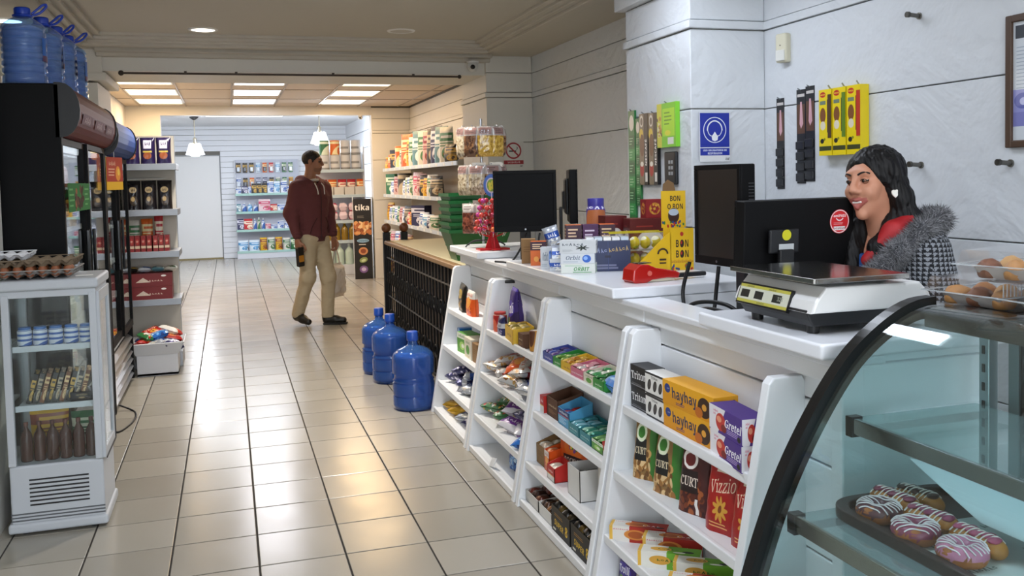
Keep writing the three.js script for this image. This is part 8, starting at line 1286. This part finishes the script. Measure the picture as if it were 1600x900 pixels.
{ // blue respirator sign
  const t = thing('safety_sign', 'blue and white respirator safety sign on the pillar', 'sign', [2.392, 1.535, -4.1545], 0), w = 0.175;
  mesh('plate', cartonGeo(w, 0.252, 0.002), new THREE.MeshPhysicalMaterial({ map: canvasTexture(350, 504, (g) => { rect(g, 0, 0, 350, 504, '#d8dadc'); rect(g, 6, 6, 338, 350, '#1a2f9a'); g.strokeStyle = '#dfe3ea'; g.lineWidth = 9; g.beginPath(); g.arc(175, 180, 128, 0, 2 * PI); g.stroke(); g.lineWidth = 14; g.beginPath(); g.ellipse(175, 180, 84, 92, 0, PI * 0.98, PI * 2.02); g.stroke(); g.lineWidth = 8; g.beginPath(); g.moveTo(92, 180); g.quadraticCurveTo(110, 250, 150, 240); g.moveTo(258, 180); g.quadraticCurveTo(240, 250, 200, 240); g.stroke(); path(g, [[138, 250], [175, 196], [212, 250], [206, 284], [175, 296], [144, 284]], '#e6e9ee'); rect(g, 6, 366, 338, 74, '#1a2f9a'); txt(g, 'USO OBLIGATORIO DE', 175, 388, 26, '#dfe3ea'); txt(g, 'RESPIRADOR', 175, 420, 28, '#dfe3ea'); txt(g, 'ist', 316, 476, 40, '#26282c', 'italic bold'); }), roughness: 0.35 }), t);
  const s = thing('paper_notice', 'plain white sheet on the pillar behind the tall monitor', 'paper', [2.515, 1.25, -4.1545]); mesh('sheet', box(0.08, 0.26, 0.002, 0, 0.13, 0), M('#d9dde4', 0.6), s);
  const n = thing('no_smoking_sign', 'red and white no smoking sign on the far pillar', 'sign', [2.50, 1.572, -7.9405], 0);
  mesh('plate', cartonGeo(0.195, 0.24, 0.002), new THREE.MeshPhysicalMaterial({ map: canvasTexture(200, 246, (g) => { rect(g, 0, 0, 200, 246, '#d2cec6'); g.strokeStyle = '#9a2028'; g.lineWidth = 14; g.beginPath(); g.arc(100, 86, 70, 0, 2 * PI); g.stroke(); rect(g, 56, 84, 70, 12, '#2a2a2a'); g.strokeStyle = '#2a2a2a'; g.lineWidth = 6; g.beginPath(); g.moveTo(130, 78); g.quadraticCurveTo(144, 60, 132, 50); g.stroke(); g.strokeStyle = '#9a2028'; g.lineWidth = 14; g.beginPath(); g.moveTo(52, 38); g.lineTo(148, 134); g.stroke(); rect(g, 4, 176, 192, 36, '#9a2028'); scr(g, 9, 100, 194, 24, '#e6d8d4'); txt(g, 'ist', 172, 230, 22, '#2a2a2a', 'italic bold'); }), roughness: 0.4 }), n);
}
{ // hanging strips on the pillar side
  const px = 2.2645;
  design('green_sachets', '#1c6b34', (g, W, H) => { oval(g, 36, 40, 26, 26, '#d9d0c0'); for (let k = 0; k < 7; k++) { rect(g, 2, 80 + k * 44, W - 4, 36, k % 2 ? '#2c8a44' : '#17572a'); lines(g, 10, 88 + k * 44, 44, 3, 9, '#9ac49a', 3); } }, { w: 72, h: 384, rough: 0.3 });
  design('nescafe', '#141214', (g, W, H) => { rect(g, 0, 0, 70, H, '#7a6a54'); oval(g, 36, 40, 28, 32, '#cfc8bc'); oval(g, 36, 42, 18, 20, '#6b5a48'); oval(g, 30, 110, 30, 30, '#d8b83c'); oval(g, 40, 170, 34, 60, '#6a4426'); oval(g, 36, 300, 30, 40, '#a3241c'); oval(g, 36, 272, 24, 14, '#e6ded0'); g.save(); g.translate(100, 210); g.rotate(-PI / 2); g.font = 'bold 34px sans-serif'; g.fillStyle = '#eceae6'; g.textAlign = 'center'; g.textBaseline = 'middle'; g.fillText('NESCAFÉ', 0, 0); g.restore(); rect(g, 84, 318, 34, 50, '#dcdad6'); }, { w: 128, h: 384, rough: 0.32 });
  const S = (n, l, c, m, z, y, w, h, d = 0.012) => { const t = thing(n, l, c, [px, y, z], FACE); mesh('strip', cartonGeo(w, h, d).translate(0, 0, d / 2), print(m), t); mesh('hanger', bar([0, h - 0.01, 0], [0, h + 0.008, d + 0.01], 0.003, 6), steel, t); };
  S('sachet_strip', 'long green sachet strip hanging at the far edge of the pillar', 'sachet strip', 'green_sachets', -4.86, 1.16, 0.085, 0.69);
  S('sachet_strip', 'shorter green sachet strip hanging in front of the long one', 'sachet strip', 'green_sachets', -4.775, 1.3, 0.06, 0.5);
  S('coffee_strip', 'left black NESCAFÉ coffee strip on the pillar', 'coffee strip', 'nescafe', -4.685, 1.42, 0.105, 0.40, 0.02);
  S('coffee_strip', 'right black NESCAFÉ coffee strip on the pillar', 'coffee strip', 'nescafe', -4.565, 1.42, 0.105, 0.395, 0.02);
  design('neon', '#7ac22c', (g, W) => { rect(g, 0, 0, 50, 192, '#c9c43c'); rect(g, 60, 24, 120, 120, '#a9d82c'); crumbs(g, 4, 60, 44, 80, ['#b8863c', '#6a4a2c', '#d8d0a0'], 16, 10); oval(g, 110, 130, 30, 12, '#d8d83c'); rect(g, 110, 150, 60, 30, '#d9dcd2'); lines(g, 76, 40, 80, 4, 16, '#6a9a1c', 6); }, { rough: 0.35 });
  S('food_packet', 'bright green and yellow packet hanging on the pillar', 'food packet', 'neon', -4.395, 1.62, 0.215, 0.235, 0.025);
  const b = thing('razor_pack', 'black pack hanging below the bright green packet', 'pack', [px, 1.42, -4.37], FACE); mesh('pack', rbox(0.13, 0.175, 0.02, 0.008, 0, 0.088, 0.011), M('#16171a', 0.4), b); for (let k = 0; k < 6; k++) mesh('mark', rbox(0.02, 0.018, 0.002, 0.002, 0.0 + (k % 2) * 0.028, 0.06 + Math.floor(k / 2) * 0.03, 0.022), M('#9a9da0', 0.4), b);
}
{ // dome cameras
  const cam = (x, y, z, r, l) => { const t = thing('security_camera', l, 'camera', [x, y, z]); mesh('mount', cyl(r * 1.1, r * 1.1, 0.012, 0, -0.012, 0, 20), white, t); mesh('dome', new THREE.SphereGeometry(r, 20, 14).translate(0, -0.012 - r * 0.6, 0), M('#c9c9c6', 0.35), t); mesh('lens', new THREE.SphereGeometry(r * 0.45, 14, 10).translate(-r * 0.2, -0.012 - r * 0.8, r * 0.7), blackGloss, t); };
  cam(2.12, 2.524, -7.88, 0.05, 'white dome security camera under the ceiling beam'); cam(1.95, 2.49, -13.88, 0.035, 'small security camera at the back room opening');
}
scene.traverse((o) => { if (o.isMesh) { o.castShadow = true; o.receiveShadow = true; } });
renderer.render(scene, camera);
